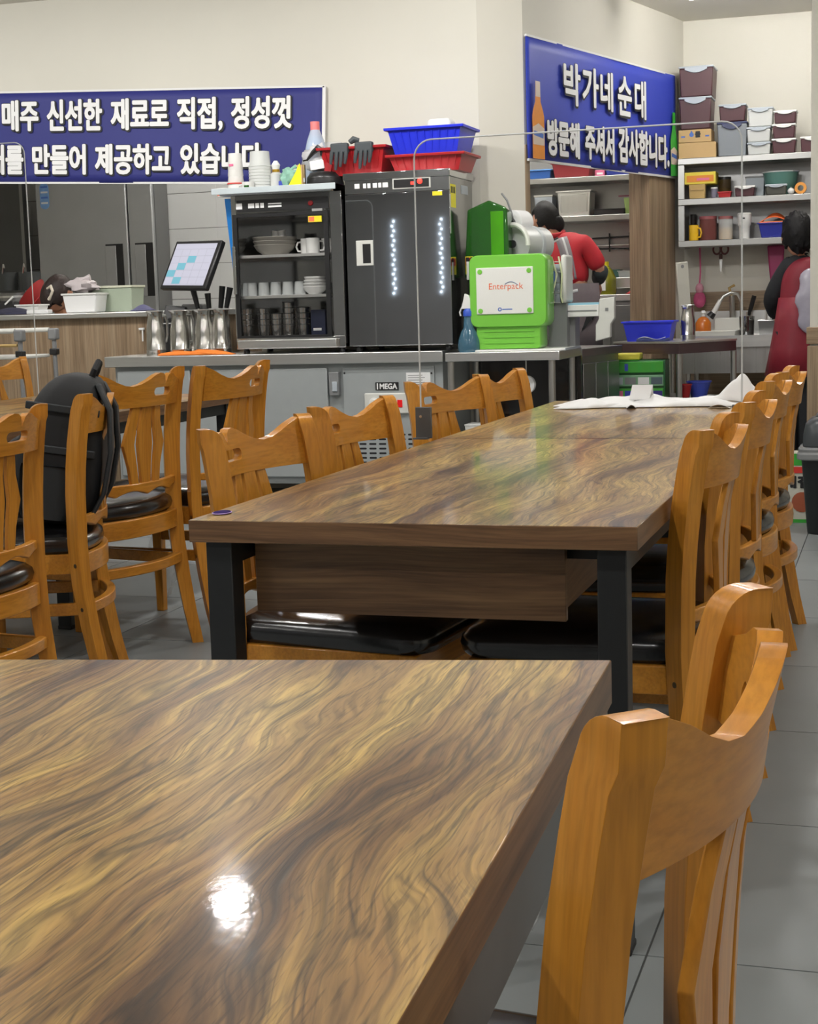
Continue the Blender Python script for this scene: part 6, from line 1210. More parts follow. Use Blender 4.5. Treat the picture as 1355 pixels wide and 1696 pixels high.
ob_ = thing('oil_bottle', 'olive oil bottle with a white label next to the cook', 'bottle', (at(1004, 470, YO-0.1).x, YO-0.10, cz)); ho = hpx(1004, 488, 440, YO-0.1)
part('bottle', MB().lathe([(0,0),(0.075,0),(0.08,0.02),(0.078,ho*0.55),(0.05,ho*0.85),(0.02,ho),(0,ho)], 22), mat('olive_oil', C(130, 130, 20), 0.15, coat=0.5, alpha=0.95), ob_, smooth=True); part('oil_label', MB().box(-0.055, 0.01, -0.085, -0.076, 0.03, ho*0.5), PAPER, ob_); part('oil_cap', MB().lathe([(0,ho),(0.022,ho),(0.022,ho+0.03),(0,ho+0.03)], 14), YELP, ob_)
# clear wrapped strip at the doorway edge
t = thing('plastic_roll', 'tall roll wrapped in clear plastic at the doorway jamb', 'roll', (at(1072, 480, 11.2).x, 11.15, 0)); hr_ = at(1072, 400, 11.15).z; part('wrap', MB().tube([(0,0,0),(0.004,0,hr_*0.5),(0,0,hr_)], [0.03,0.032,0.028], 10), BAGP, t, smooth=True); part('wrap_end', MB().tube([(0,0,hr_),(-0.015,0,hr_+0.06)], [0.028,0.012], 8), BLUEP, t)

# ------------------------------------------------------------------ kitchen seen through the hatch
YF_ = 12.12
fx0, fx1, fz0, fz1 = bx(62, 254, 515, 255, YF_)
fr = thing('upright_fridge', 'tall stainless two-door fridge behind the serving hatch', 'fridge', (fx0, YF_, 0)); fw = fx1-fx0; FS = mat('fridge_door_steel', (0.44, 0.45, 0.46), 0.34, metal=0.6, var=0.12, scale=3)
part('carcass', MB().box(0, fw, 0.05, 0.30, 0.06, 2.45), STEELD, fr)
xm = at(213, 400, YF_).x-fx0
for k, (a_, b_) in enumerate(((0.0, xm-0.006), (xm+0.006, fw))):
    d = part('door', MB().box(a_, b_, 0, 0.048, 0.10, 2.42), FS, fr, bevel=0.012, seg=3)
    hxa, hxb = (at(177, 450, YF_).x-fx0, at(206, 450, YF_).x-fx0) if k == 0 else (at(226, 450, YF_).x-fx0, fw-0.01)
    z0_, z1_ = at(190, 492, YF_).z, at(190, 404, YF_).z
    hd_ = part('handle_recess', MB().box(hxa, hxb, -0.004, 0.002, z0_, z1_), BLKPL, d, bevel=0.012, seg=3); part('handle_plate', MB().box(hxa, hxa+(hxb-hxa)*0.60, -0.010, -0.0045, z0_, z1_-0.015), FS, hd_, bevel=0.006)
part('plinth', MB().box(0.02, fw-0.02, 0.06, 0.28, 0, 0.06), BLACK, fr)
lbp = part('hygiene_label', MB().prism([(at(66,325,YF_).x-fx0+q[0], at(76,325,YF_).z+q[1]) for q in [(x+0.045, z) for x, z in roundrect(0.088, 0.22, 0.04, 5)]], 0.001, 0.003, rot(PI/2)), mat('label_blue_white', C(120, 160, 210), 0.4, var=0.3, scale=30), fr)
for k in range(4): part('label_line', MB().box(at(66,325,YF_).x-fx0+0.012, at(66,325,YF_).x-fx0+0.078, -0.0042, -0.0031, at(76,325,YF_).z+0.07-0.045*k, at(76,325,YF_).z+0.085-0.045*k), PRINTW if k % 2 else BLUEP, lbp)
# dark stove side with hanging pots
hdk = thing('range_hood_panel', 'dark steel panel beside the tall fridge', 'panel', (XL+0.05, 12.05, 0)); part('panel', MB().box(0, fx0-XL-0.16, 0, 0.04, 0.0, 2.3), mat('sooty_steel', (0.07, 0.07, 0.068), 0.4, metal=0.5, var=0.2, scale=4), hdk); part('panel_trim', MB().box(fx0-XL-0.16, fx0-XL-0.13, -0.01, 0.05, 0.0, 2.3), STEELD, hdk)  # dark panel steel with random mottling
YP = 10.3; st_ = thing('stock_pot_stand', 'low steel range holding the stock pots', 'range', (at(25, 500, YP).x, YP+0.5, 0)); part('range_body', MB().box(-0.42, 0.42, -0.3, 0.3, 0.05, 1.0), STEELD, st_); part('range_top', MB().box(-0.44, 0.44, -0.32, 0.32, 1.0, 1.03), BLACK, st_)
t = thing('stock_pot', 'large dark steel stock pot with wire strainers over its rim', 'pot', (at(26, 460, YP+0.5).x, YP+0.55, 1.03)); rp = wpx(0, 55, 460, YP)/2*1.1; hp_ = hpx(30, 508, 450, YP)
part('pot_body', MB().lathe([(0,0),(rp,0),(rp,hp_),(rp*1.05,hp_+0.006),(rp*0.96,hp_),(rp*0.96,0.01),(0,0.01)], 28), STEELD, t, smooth=True); part('pot_band', MB().lathe([(rp,hp_*0.86),(rp*1.02,hp_*0.86),(rp*1.02,hp_*0.92),(rp,hp_*0.92)], 28), STEEL, t)
for dx_ in (-0.09, 0.09):
    s_ = part('strainer', MB().lathe([(0.09,hp_+0.02),(0.09,hp_+0.16),(0.083,hp_+0.16),(0.083,hp_+0.02)], 18, cx=dx_), mat('strainer_mesh%d' % (dx_ > 0), C(92, 96, 98), 0.4, metal=0.6, alpha=0.75), t, smooth=True); part('strainer_handle', MB().tube([(dx_,-0.09,hp_+0.15),(dx_+0.03,-0.12,hp_+0.22),(dx_+0.05,-0.14,hp_+0.19)], 0.006, 6), STEEL, s_, smooth=True)
# things on the hatch sill
ZP = PZ+0.036; Yh = YB+0.16
def hx_(px, Y=Yh): return at(px, 500, Y).x
t = thing('red_basin', 'red plastic basin leaning behind the hatch sill', 'basin', (at(60, 480, YP+0.3).x, YP+0.3, 1.031)); part('basin', MB().lathe([(0,0),(0.10,0.01),(0.17,0.075),(0.185,0.075),(0.16,0.06),(0.095,0.0),(0,-0.008)], 26, rot(0.15, -0.95, 0, (0, 0, 0.155))), mat('basin_red', C(186, 44, 46), 0.4), t, smooth=True); part('basin_foot', MB().lathe([(0.09,-0.002),(0.098,-0.002),(0.098,0.012),(0.09,0.012)], 22, rot(0.15, -0.95, 0, (0, 0, 0.155))), RED, t)
t = thing('white_trough', 'small white tub in front of the red basin', 'tub', (hx_(50), Yh+0.02, ZP)); wq = wpx(32, 70, 495, Yh); part('tub', MB().frustum(wq*0.85, 0.11, wq, 0.13, 0, 0.06), WHITE, t, bevel=0.004); part('tub_rim', MB().box(-wq/2-0.005, wq/2+0.005, -0.07, 0.07, 0.055, 0.064), WHITE, t)
t = thing('navy_cloth', 'folded navy cloth on the hatch sill', 'cloth', (hx_(42), YB+0.03, ZP)); part('cloth', MB().grid(lambda u, v: (-0.11+0.26*u, -0.05+0.09*v, 0.004+0.04*math.sin(PI*v)*math.sin(PI*min(1, 0.25+u*0.7))), 14, 8), mat('navy_cloth', C(46, 46, 66), 0.8), t, smooth=True, solid=0.005); part('cloth_fold', MB().box(-0.05, 0.12, -0.055, -0.035, 0, 0.012), mat('navy_cloth2', C(52, 52, 76), 0.8), t, bevel=0.005)
t = thing('white_napkins', 'flat white napkin pad in front of the brown-haired head', 'napkins', (hx_(88), YB-0.01, ZP)); part('pad', MB().box(-0.085, 0.075, -0.03, 0.03, 0, 0.025), PAPER, t, bevel=0.006); part('top_sheet', MB().box(-0.08, 0.07, -0.028, 0.028, 0.0255, 0.028), PAPER, t)
wq = wpx(121, 177, 495, Yh); hq = hpx(149, 513, 481, Yh)
t = thing('white_container', 'opaque white container on the hatch sill', 'container', (hx_(149), Yh-0.06, ZP)); part('container', MB().frustum(wq*0.86, 0.14, wq, 0.16, 0, hq), mat('bright_white_plastic', (0.82, 0.82, 0.82), 0.35, var=0.02), t, bevel=0.008); part('container_rim', MB().box(-wq/2-0.006, wq/2+0.006, -0.086, 0.086, hq-0.012, hq), WHITE, t, bevel=0.003)
wq = wpx(152, 229, 490, Yh+0.1); hq = hpx(190, 513, 470, Yh+0.1)
t = thing('frosted_container', 'frosted greenish container behind the white one on the hatch sill', 'container', (hx_(191, Yh+0.12), Yh+0.12, ZP)); part('container', MB().frustum(wq*0.95, 0.16, wq, 0.18, 0, hq-0.015), mat('frosted_green', C(168, 180, 160), 0.5, alpha=0.95), t, bevel=0.006); part('container_lid', MB().box(-wq/2-0.006, wq/2+0.006, -0.096, 0.096, hq-0.015, hq), mat('lid_cream', C(206, 208, 186), 0.5), t, bevel=0.003)
t = crumple('carrier_bag', 'crumpled white carrier bag on the hatch sill containers', 'plastic bag', (hx_(128, Yh+0.12), Yh+0.06, ZP+hq-0.03), (0.11, 0.05, 0.045), mat('white_film', C(206, 196, 198), 0.4, alpha=0.9, var=0.08), 11); t.location = (at(136, 470, Yh-0.06).x, Yh-0.06, ZP+hpx(149, 513, 481, Yh)+0.002)
t = thing('dark_caddy', 'small dark box with a white stick on the hatch sill', 'box', (hx_(14), Yh, ZP)); part('caddy', MB().box(-0.05, 0.06, -0.04, 0.04, 0, 0.09), BLKPL, t, bevel=0.004); part('stick', MB().box(-0.01, 0.0, -0.05, -0.042, 0.07, 0.15, rot(0, 0.9, 0, (-0.05, 0, 0.02))), WHITE, t)
t = thing('violet_rag', 'violet rag at the end of the hatch sill', 'rag', (hx_(240, Yh), Yh-0.05, ZP)); part('rag', MB().grid(lambda u, v: (-0.06+0.14*u, -0.04+0.08*v, 0.004+0.035*math.sin(PI*u)*math.sin(PI*v)), 10, 8), mat('violet_rag', C(96, 96, 130), 0.8), t, smooth=True, solid=0.005); part('rag_fold', MB().box(-0.02, 0.06, -0.045, -0.03, 0, 0.01), mat('violet_rag2', C(90, 90, 120), 0.8), t, bevel=0.004)
# serving trolley
YT = 7.95; tq = at(33, 560, YT)
tl = thing('serving_trolley', 'tiered serving trolley with pale tube handles before the panelled wall', 'trolley', (tq.x, YT, 0))
for dx_ in (0.0, -0.62):
    for dy_ in (0.0, 0.38): part('upright', MB().tube([(dx_, dy_, 0.08), (dx_, dy_, at(33, 552, YT).z)], 0.014, 10), GREYPL, tl, smooth=True); part('corner_joint', MB().box(dx_-0.03, dx_+0.028, dy_-0.025, dy_+0.025, at(33, 566, YT).z, at(33, 546, YT).z), GREYPL, tl, bevel=0.01); part('lower_joint', MB().box(dx_-0.026, dx_+0.022, dy_-0.022, dy_+0.022, at(30, 592, YT).z, at(30, 581, YT).z), BLKPL, tl, bevel=0.006); part('caster', MB().lathe([(0,-0.012),(0.04,-0.012),(0.04,0.012),(0,0.012)], 18, rot(PI/2, 0, 0, (dx_, dy_, 0.04))), RUBBER, tl)
for dy_ in (0.0, 0.38): part('handle_bar', MB().tube([(-0.03, dy_, at(15, 549, YT).z), (-0.6, dy_, at(15, 549, YT).z)], 0.014, 10), OFFWH, tl, smooth=True)
for z_ in (at(15, 590, YT).z, 0.5, 0.22): tr2 = part('trolley_shelf', MB().box(-0.6, -0.02, 0.02, 0.36, z_-0.02, z_), OFFWH, tl, bevel=0.006); part('shelf_lip', MB().tube([(-0.6, 0.0, z_+0.06), (-0.02, 0.0, z_+0.06)], 0.009, 8), KRAFT, tr2, smooth=True)
# white hook on the panelled wall
t = thing('wall_hook', 'small white hook on the wooden panelling by the pitchers', 'hook', (at(236, 552, YB).x, YB-0.012, at(236, 552, YB).z)); part('plate', MB().box(-0.015, 0.02, -0.012, 0.011, 0.02, 0.035), WHITE, t, bevel=0.003); part('hook_arm', MB().tube([(0.01,-0.005,0.02),(0.012,-0.012,-0.05)], 0.005, 8), WHITE, t)

# ------------------------------------------------------------------ people
from mathutils.bvhtree import BVHTree
def skin_mesh(name, joints, bones, m, parent, subd=2, root=0):
    """joints: [(Vector, rx, ry)]; grows one continuous surface over the bones"""
    me = bpy.data.meshes.new(name); me.from_pydata([tuple(j[0]) for j in joints], bones, [])
    o = bpy.data.objects.new(name+'_tmp', me); COL.objects.link(o)
    md = o.modifiers.new('skin', 'SKIN'); md.use_smooth_shade = True; md.branch_smoothing = 0.6
    for i, sv in enumerate(me.skin_vertices[0].data): sv.radius = (joints[i][1], joints[i][2]); sv.use_root = (i == root)
    o.modifiers.new('sub', 'SUBSURF').levels = subd
    dg = bpy.context.evaluated_depsgraph_get(); dg.update(); ev = o.evaluated_get(dg)
    out = bpy.data.meshes.new_from_object(ev); bpy.data.objects.remove(o, do_unlink=True); out.name = name
    out.materials.clear(); r = obj(name, out, m, parent, smooth=True)
    for p_ in out.polygons: p_.use_smooth = True
    return r
def head_mesh(c, face, up, s=1.0):
    """head with brow, nose, chin and ears as one surface; face and up are directions"""
    f_ = face.normalized(); u_ = (up-f_*up.dot(f_)).normalized(); r_ = f_.cross(u_)
    b = MB(); n, m_ = 28, 20; rings = []
    for i in range(1, m_):
        ph = -PI/2+PI*i/m_; rg = []
        for k in range(n):
            a_ = 2*PI*k/n; cx, sx_ = math.cos(a_), math.sin(a_); cz, szz = math.cos(ph), math.sin(ph)
            X, F, U = 0.074*cz*sx_, 0.093*cz*cx, 0.115*szz
            if szz < 0: X *= 1-0.25*szz*szz; F *= 1-0.12*szz*szz
            if cx > 0.9 and -0.35 < szz < 0.15: F += 0.020*(cx-0.9)/0.1*(1-abs((szz+0.15)/0.25)**1.5 if abs(szz+0.15) < 0.25 else 0)   # nose
            if cx > 0.7 and 0.02 < szz < 0.18 and 0.25 < abs(sx_) < 0.6: F -= 0.007                                                      # eye sockets
            if abs(sx_) > 0.93 and -0.25 < szz < 0.12 and cx < 0.25: X += math.copysign(0.013, sx_)                                       # ears
            if cx > 0.85 and -0.62 < szz < -0.48: F -= 0.004                                                                             # mouth line
            rg.append(c + (r_*X+f_*F+u_*U)*s)
        rings.append(rg)
    b.rings(rings); return b, f_, u_, r_
def add_head(t, c, face, up, skin, hair, s=1.0, curly=0.0, bun=None):
    b, f_, u_, r_ = head_mesh(c, face, up, s); hd = part('head', b, skin, t, smooth=True)
    for sg in (-1, 1):
        part('eye', MB().ellipsoid(c+(f_*0.080+r_*0.030*sg+u_*0.010)*s, (0.010*s,)*3, 10, 8), PRINTK, hd, smooth=True)
    part('mouth', MB().tube([c+(f_*0.082-u_*0.062-r_*0.022)*s, c+(f_*0.090-u_*0.062)*s, c+(f_*0.082-u_*0.062+r_*0.022)*s], 0.004*s, 6), mat('lip'+t.name, C(160, 90, 84), 0.5), hd, smooth=True)
    h = MB().ellipsoid((0, 0, 0), (1, 1, 1), 30, 22); rd = random.Random(len(t.name))
    for v in h.v:
        X, F, U = v.x, v.y, v.z
        lim = 1.0
        w_ = 1.07+0.03*math.sin(9*X+4*U)
        if curly: w_ += curly*(math.sin(17*X+3*F)*math.sin(15*U+2)*0.6+0.5*math.sin(23*F+11*X)*math.sin(19*U))
        if F > 0.35 and U < 0.45: w_ = 0.86                      # leave the face open
        if U < -0.55 and F > -0.2: w_ = min(w_, 0.80)
        p_ = c+(r_*(X*0.082)+f_*(F*0.098-0.010)+u_*(U*0.122+0.008))*s*w_; v.x, v.y, v.z = p_
    hr_ = part('hair', h, hair, t, smooth=True)
    if bun is not None: part('hair_bun', MB().ellipsoid(c+bun, (0.075*s, 0.07*s, 0.072*s), 18, 12), hair, hr_, smooth=True)
    return f_, u_, r_
def person(label, base): return thing('person', label, 'person', base)
def hand(t, wrist, dirv, palm_n, skin, s=1.0):
    """palm and five bent fingers, one skinned surface"""
    d = dirv.normalized(); n_ = (palm_n-d*palm_n.dot(d)).normalized(); sd_ = d.cross(n_)
    J = [(wrist, 0.026*s, 0.02*s), (wrist+d*0.045*s, 0.032*s, 0.018*s), (wrist+d*0.085*s, 0.034*s, 0.016*s)]; B = [(0, 1), (1, 2)]
    for k, (o_, ln) in enumerate(((-0.030, 0.060), (-0.010, 0.072), (0.010, 0.068), (0.029, 0.052))):
        i = len(J); p_ = wrist+d*0.092*s+sd_*o_*s
        J += [(p_, 0.009*s, 0.009*s), (p_+d*ln*0.55*s+n_*0.010*s, 0.0085*s, 0.0085*s), (p_+d*ln*0.85*s+n_*0.034*s, 0.007*s, 0.007*s)]; B += [(2, i), (i, i+1), (i+1, i+2)]
    i = len(J); p_ = wrist+d*0.030*s-sd_*0.036*s
    J += [(p_, 0.011*s, 0.011*s), (p_+d*0.030*s-sd_*0.018*s+n_*0.01*s, 0.010*s, 0.010*s), (p_+d*0.060*s-sd_*0.016*s+n_*0.026*s, 0.008*s, 0.008*s)]; B += [(1, i), (i, i+1), (i+1, i+2)]
    return J, B
def strip_on(o_mesh, pts, wd, m, parent, name, lift=0.004, axis=Vector((0, 1, 0))):
    """a cloth band laid on a garment's surface along a polyline, found by dropping it on the mesh"""
    bm = bmesh.new(); bm.from_mesh(o_mesh.data); tree = BVHTree.FromBMesh(bm); bm.free()
    L_, R_ = [], []
    P = [Vector(p_) for p_ in pts]; Q = []
    for a_, b_ in zip(P, P[1:]):
        for k in range(6): Q.append(a_.lerp(b_, k/6))
    Q.append(P[-1])
    for i, p_ in enumerate(Q):
        tg = (Q[min(i+1, len(Q)-1)]-Q[max(i-1, 0)]).normalized(); sd_ = tg.cross(axis).normalized()
        for sg, lst in ((-1, L_), (1, R_)):
            s_ = p_+sd_*wd/2*sg; hit = tree.ray_cast(s_-axis*1.0, axis); lst.append((hit[0] if hit[0] is not None else s_)-axis*lift)
    b = MB()
    for l_, r_ in zip(L_, R_): b.v += [l_, r_]
    for i in range(len(Q)-1): b.f.append([2*i, 2*i+1, 2*i+3, 2*i+2])
    return part(name, b, m, parent, smooth=True, solid=0.004)
JACK = mat('red_jacket', C(186, 20, 38), 0.7, var=0.12, scale=30, bump=0.1); GREYA = mat('grey_apron', C(110, 100, 104), 0.8, var=0.15, scale=40, bump=0.1)
DARKT = mat('dark_teal_sleeve', C(30, 42, 44), 0.7, var=0.1, scale=30); PANTS = mat('black_trousers', C(26, 28, 32), 0.7); GREYSTR = mat('grey_strap', C(140, 134, 140), 0.6, var=0.1); WHSTR = mat('white_stripe', (0.7, 0.7, 0.72), 0.6)
VIEW = Vector((CF.x, CF.y, 0)).normalized(); SIDE = Vector((CR.x, CR.y, 0)).normalized()
# cook in the red jacket
Yq = 10.5; base = Vector((at(945, 500, Yq).x, Yq, 0)); pe = person('cook in a red jacket with grey shoulder straps, bending at the kitchen counter', base)
J = lambda px, py, o=0.0: at(px, py, Yq+o)-base
pel, wai, che, nek, hed = J(950, 522), J(950, 470), J(940, 420, 0.02), J(915, 386, 0.10), J(903, 366, 0.15)
shL, elL, haL = J(902, 402, 0.14), J(893, 450, 0.32), J(905, 470, 0.52)
shR, elR, haR = J(969, 402, 0.02), J(995, 448, 0.04), J(990, 466, 0.22)
hipL, hipR = J(935, 535, 0.02), J(966, 535, 0.0)
knL, knR = Vector((hipL.x-0.01, hipL.y+0.02, 0.50)), Vector((hipR.x+0.02, hipR.y+0.02, 0.50)); ftL, ftR = Vector((knL.x, knL.y-0.03, 0.07)), Vector((knR.x+0.02, knR.y-0.03, 0.07)); toL, toR = ftL+VIEW*0.14+Vector((0,0,-0.04)), ftR+VIEW*0.14+Vector((0,0,-0.04))
hJ, hB = hand(pe, haR, Vector((0, 0.5, -0.85)), Vector((-1, 0.2, 0)), SKIN); hJ2, hB2 = hand(pe, haL, Vector((0, 0.8, -0.5)), Vector((1, 0, -0.2)), SKIN)
jo = [(pel,.13,.11),(wai,.12,.10),(che,.14,.11),(nek,.05,.05),(hed-Vector((0,0,.03)),.05,.05),(shL,.055,.055),(elL,.042,.042),(shR,.055,.055),(elR,.042,.042),(hipL,.085,.085),(knL,.06,.06),(ftL,.042,.042),(toL,.035,.03),(hipR,.085,.085),(knR,.06,.06),(ftR,.042,.042),(toR,.035,.03)]
bo = [(0,1),(1,2),(2,3),(3,4),(2,5),(5,6),(2,7),(7,8),(0,9),(9,10),(10,11),(11,12),(0,13),(13,14),(14,15),(15,16)]
i = len(jo); jo += hJ; bo += [(a_+i, b_+i) for a_, b_ in hB] + [(8, i)]
i = len(jo); jo += hJ2; bo += [(a_+i, b_+i) for a_, b_ in hB2] + [(6, i)]
skin_mesh('body', jo, bo, SKIN, pe, 1)
jk = skin_mesh('jacket', [(wai-Vector((0,0,.05)),.150,.13),(wai.lerp(che,.5),.162,.135),(che,.170,.135),(nek-Vector((0,0,.035)),.085,.085),(shL,.085,.085),(elL,.066,.066),(shR,.085,.088),(shR.lerp(elR,.5),.074,.074),(elR,.064,.064)], [(0,1),(1,2),(2,3),(2,4),(4,5),(2,6),(6,7),(7,8)], JACK, pe)
part('collar', MB().tube([nek+Vector((0.075*math.cos(a_), 0.075*math.sin(a_), -0.005+0.02*math.sin(a_))) for a_ in [2*PI*k/16 for k in range(16)]], 0.020, 8, closed=True), JACK, jk, smooth=True)
skin_mesh('sleeve_cuff', [(elR+(elR-haR)*.1,.062,.062),(elR.lerp(haR,.5),.056,.056),(haR,.048,.048)], [(0,1),(1,2)], DARKT, pe)
ap = MB(); rg = []
for f_, rx, ry in ((0.0,.165,.145),(0.35,.175,.150),(0.7,.185,.155),(1.0,.19,.16)):
    c_ = (wai+Vector((0,0,.0))).lerp(pel+Vector((0,0,-.22)), f_); rg.append([c_+Vector((rx*math.cos(a_)*(1+.03*math.sin(5*a_)), ry*math.sin(a_), 0)) for a_ in [2*PI*k/28 for k in range(28)]])
apo = part('apron', ap.rings(rg, cap=False), GREYA, pe, smooth=True, solid=0.006)
skin_mesh('trousers', [(pel,.145,.125),(hipL,.10,.10),(knL,.075,.075),(ftL,.058,.058),(hipR,.10,.10),(knR,.075,.075),(ftR,.058,.058)], [(0,1),(1,2),(2,3),(0,4),(4,5),(5,6)], PANTS, pe, 1)
for a_, b_ in ((ftL, toL), (ftR, toR)): skin_mesh('shoe', [(a_-Vector((0,0,.02)),.05,.05),(a_.lerp(b_,.6)-Vector((0,0,.01)),.048,.04),(b_,.042,.036)], [(0,1),(1,2)], BLKPL, pe, 1)
strip_on(jk, [J(943, 388, -.5), J(949, 415, -.5), J(954, 440, -.5), J(958, 462, -.5)], 0.075, GREYSTR, jk, 'shoulder_strap', axis=VIEW)
strip_on(jk, [J(945, 388, -.5), J(951, 415, -.5), J(956, 440, -.5), J(960, 462, -.5)], 0.012, WHSTR, jk, 'strap_stripe', 0.008, VIEW)
strip_on(jk, [J(938, 388, -.5), J(922, 396, -.5), J(906, 402, -.5)], 0.035, WHSTR, jk, 'back_stripe', 0.005, VIEW); strip_on(jk, [J(938, 388, -.5), J(922, 396, -.5), J(906, 402, -.5)], 0.010, PANTS, jk, 'stripe_line', 0.009, VIEW)
strip_on(apo, [J(930, 490, -.5), J(950, 484, -.5), J(968, 480, -.5)], 0.02, WHSTR, apo, 'apron_tie', 0.004, VIEW)
add_head(pe, hed, VIEW*0.75-SIDE*0.75-Vector((0,0,.55)), Vector((0,0,1))+VIEW*0.5-SIDE*0.25, SKIN, HAIR, 1.0, bun=SIDE*0.055-VIEW*0.035-Vector((0,0,.025)))
# woman in the dark red apron dress
Yq = 10.35; base = Vector((at(1322, 560, Yq).x, Yq, 0)); pe = person('woman with short curly black hair in a dark red apron dress, standing at the sink', base)
pel, wai, che, nek, hed = J(1322, 545), J(1326, 492), J(1332, 445), J(1324, 418, .03), J(1321, 392, .05)
shL, elL, haL = J(1307, 434, .03), J(1278, 496, .08), J(1284, 522, .34)
shR, elR, haR = J(1356, 436, .0), J(1362, 500, .05), J(1340, 520, .34)
hipL, hipR = J(1309, 565), J(1336, 565); knL, knR = Vector((hipL.x, hipL.y+.02, .48)), Vector((hipR.x, hipR.y+.02, .48)); ftL, ftR = Vector((knL.x, knL.y-.02, .07)), Vector((knR.x, knR.y-.02, .07)); toL, toR = ftL+VIEW*.13+Vector((0,0,-.04)), ftR+VIEW*.13+Vector((0,0,-.04))
hJ, hB = hand(pe, haR, Vector((-.2, .9, -.3)), Vector((0, 0, -1)), SKIN, .95); hJ2, hB2 = hand(pe, haL, Vector((.2, .9, -.3)), Vector((0, 0, -1)), SKIN, .95)
jo = [(pel,.125,.11),(wai,.105,.095),(che,.125,.105),(nek,.046,.046),(hed-Vector((0,0,.03)),.046,.046),(shL,.05,.05),(elL,.04,.04),(shR,.05,.05),(elR,.04,.04),(hipL,.085,.085),(knL,.058,.058),(ftL,.04,.04),(toL,.034,.03),(hipR,.085,.085),(knR,.058,.058),(ftR,.04,.04),(toR,.034,.03)]
i = len(jo); bo2 = bo[:16]; jo += hJ; bo2 = bo2 + [(a_+i, b_+i) for a_, b_ in hB] + [(8, i)]; i = len(jo); jo += hJ2; bo2 += [(a_+i, b_+i) for a_, b_ in hB2] + [(6, i)]
skin_mesh('body', jo, bo2, SKIN, pe, 1)
BLKS = mat('black_knit', C(32, 34, 38), 0.8, var=0.1, scale=50, bump=0.1); DRED = mat('dark_red_apron', C(128, 24, 42), 0.6, var=0.12, scale=20, bump=0.08); SATIN = mat('grey_satin', C(168, 164, 178), 0.25, coat=0.3, var=0.15, scale=20, bump=0.1)
skin_mesh('sweater', [(wai,.112,.10),(che,.132,.112),(nek-Vector((0,0,.03)),.06,.06),(shL,.068,.068),(elL,.066,.066),(haL,.045,.045),(shR,.068,.068),(elR,.062,.062),(haR,.045,.045)], [(0,1),(1,2),(1,3),(3,4),(4,5),(1,6),(6,7),(7,8)], BLKS, pe)
dr_ = skin_mesh('apron_top', [(wai-Vector((0,0,.09)),.142,.13),(wai,.14,.125),(wai.lerp(che,.6),.148,.126),(che+Vector((0.03,0,.02)),.135,.122),(nek+Vector((0.05,-.02,-.03)),.06,.07)], [(0,1),(1,2),(2,3),(3,4)], DRED, pe)
ap = MB(); rg = []; hem_z = at(1315, 622, Yq).z
for f_, rx, ry in ((0.0,.135,.125),(0.3,.15,.14),(0.65,.172,.16),(1.0,.195,.18)):
    c_ = wai.lerp(Vector((pel.x-.01, pel.y, hem_z)), f_); rg.append([c_+Vector((rx*math.cos(a_)*(1+.05*f_*math.sin(7*a_)), ry*math.sin(a_)*(1+.05*f_*math.sin(6*a_)), 0)) for a_ in [2*PI*k/32 for k in range(32)]])
part('apron_skirt', ap.rings(rg, cap=False), DRED, pe, smooth=True, solid=0.006)
b = MB().ellipsoid(J(1342, 500, -.16), (0.085, 0.05, 0.21), 20, 16)
for v in b.v: v.x += 0.012*math.sin(40*v.z+3*v.y)
part('satin_bow', b, SATIN, pe, smooth=True)
skin_mesh('trousers', [(pel-Vector((0,0,.05)),.10,.10),(hipL,.078,.085),(knL,.065,.065),(ftL,.055,.055),(hipR,.078,.085),(knR,.07,.07),(ftR,.055,.055)], [(0,1),(1,2),(2,3),(0,4),(4,5),(5,6)], PANTS, pe, 1)
for a_, b_ in ((ftL, toL), (ftR, toR)): skin_mesh('shoe', [(a_-Vector((0,0,.02)),.048,.048),(a_.lerp(b_,.6)-Vector((0,0,.01)),.045,.04),(b_,.04,.036)], [(0,1),(1,2)], BLKPL, pe, 1)
add_head(pe, hed, VIEW*0.95+SIDE*0.05-Vector((0,0,.35)), Vector((0,0,1))+VIEW*0.35, SKIN, HAIR, 1.16, curly=0.10, bun=SIDE*0.01-VIEW*0.02+Vector((0,0,-.01)))
# someone stooping behind the hatch
Yq = 9.62; base = Vector((at(95, 520, Yq).x+.05, Yq+0.25, 0)); pe = person('stooping person behind the hatch with clipped-up brown hair', base)
hed, nek, che, wai, pel = J(96, 489), J(101, 520, .06), J(112, 560, .16), J(116, 590, .38), J(118, 596, .62)
shL, elL, haL = J(90, 548, .12), J(80, 600, .10), J(84, 640, .05); shR, elR, haR = J(140, 552, .14), J(150, 602, .12), J(146, 640, .06)
hipL, hipR = pel+Vector((-.09,0,-.03)), pel+Vector((.09,0,-.03)); knL, knR = Vector((hipL.x, hipL.y-.08, .48)), Vector((hipR.x, hipR.y-.08, .48)); ftL, ftR = Vector((knL.x, knL.y+.08, .07)), Vector((knR.x, knR.y+.08, .07)); toL, toR = ftL-VIEW*.13+Vector((0,0,-.04)), ftR-VIEW*.13+Vector((0,0,-.04))
hJ, hB = hand(pe, haR, Vector((0, -.2, -1)), Vector((-1, 0, 0)), SKIN, .95); hJ2, hB2 = hand(pe, haL, Vector((0, -.2, -1)), Vector((1, 0, 0)), SKIN, .95)
jo = [(pel,.12,.11),(wai,.11,.10),(che,.13,.105),(nek,.046,.046),(hed-Vector((0,0,.03)),.046,.046),(shL,.05,.05),(elL,.04,.04),(shR,.05,.05),(elR,.04,.04),(hipL,.085,.085),(knL,.058,.058),(ftL,.04,.04),(toL,.034,.03),(hipR,.085,.085),(knR,.058,.058),(ftR,.04,.04),(toR,.034,.03)]
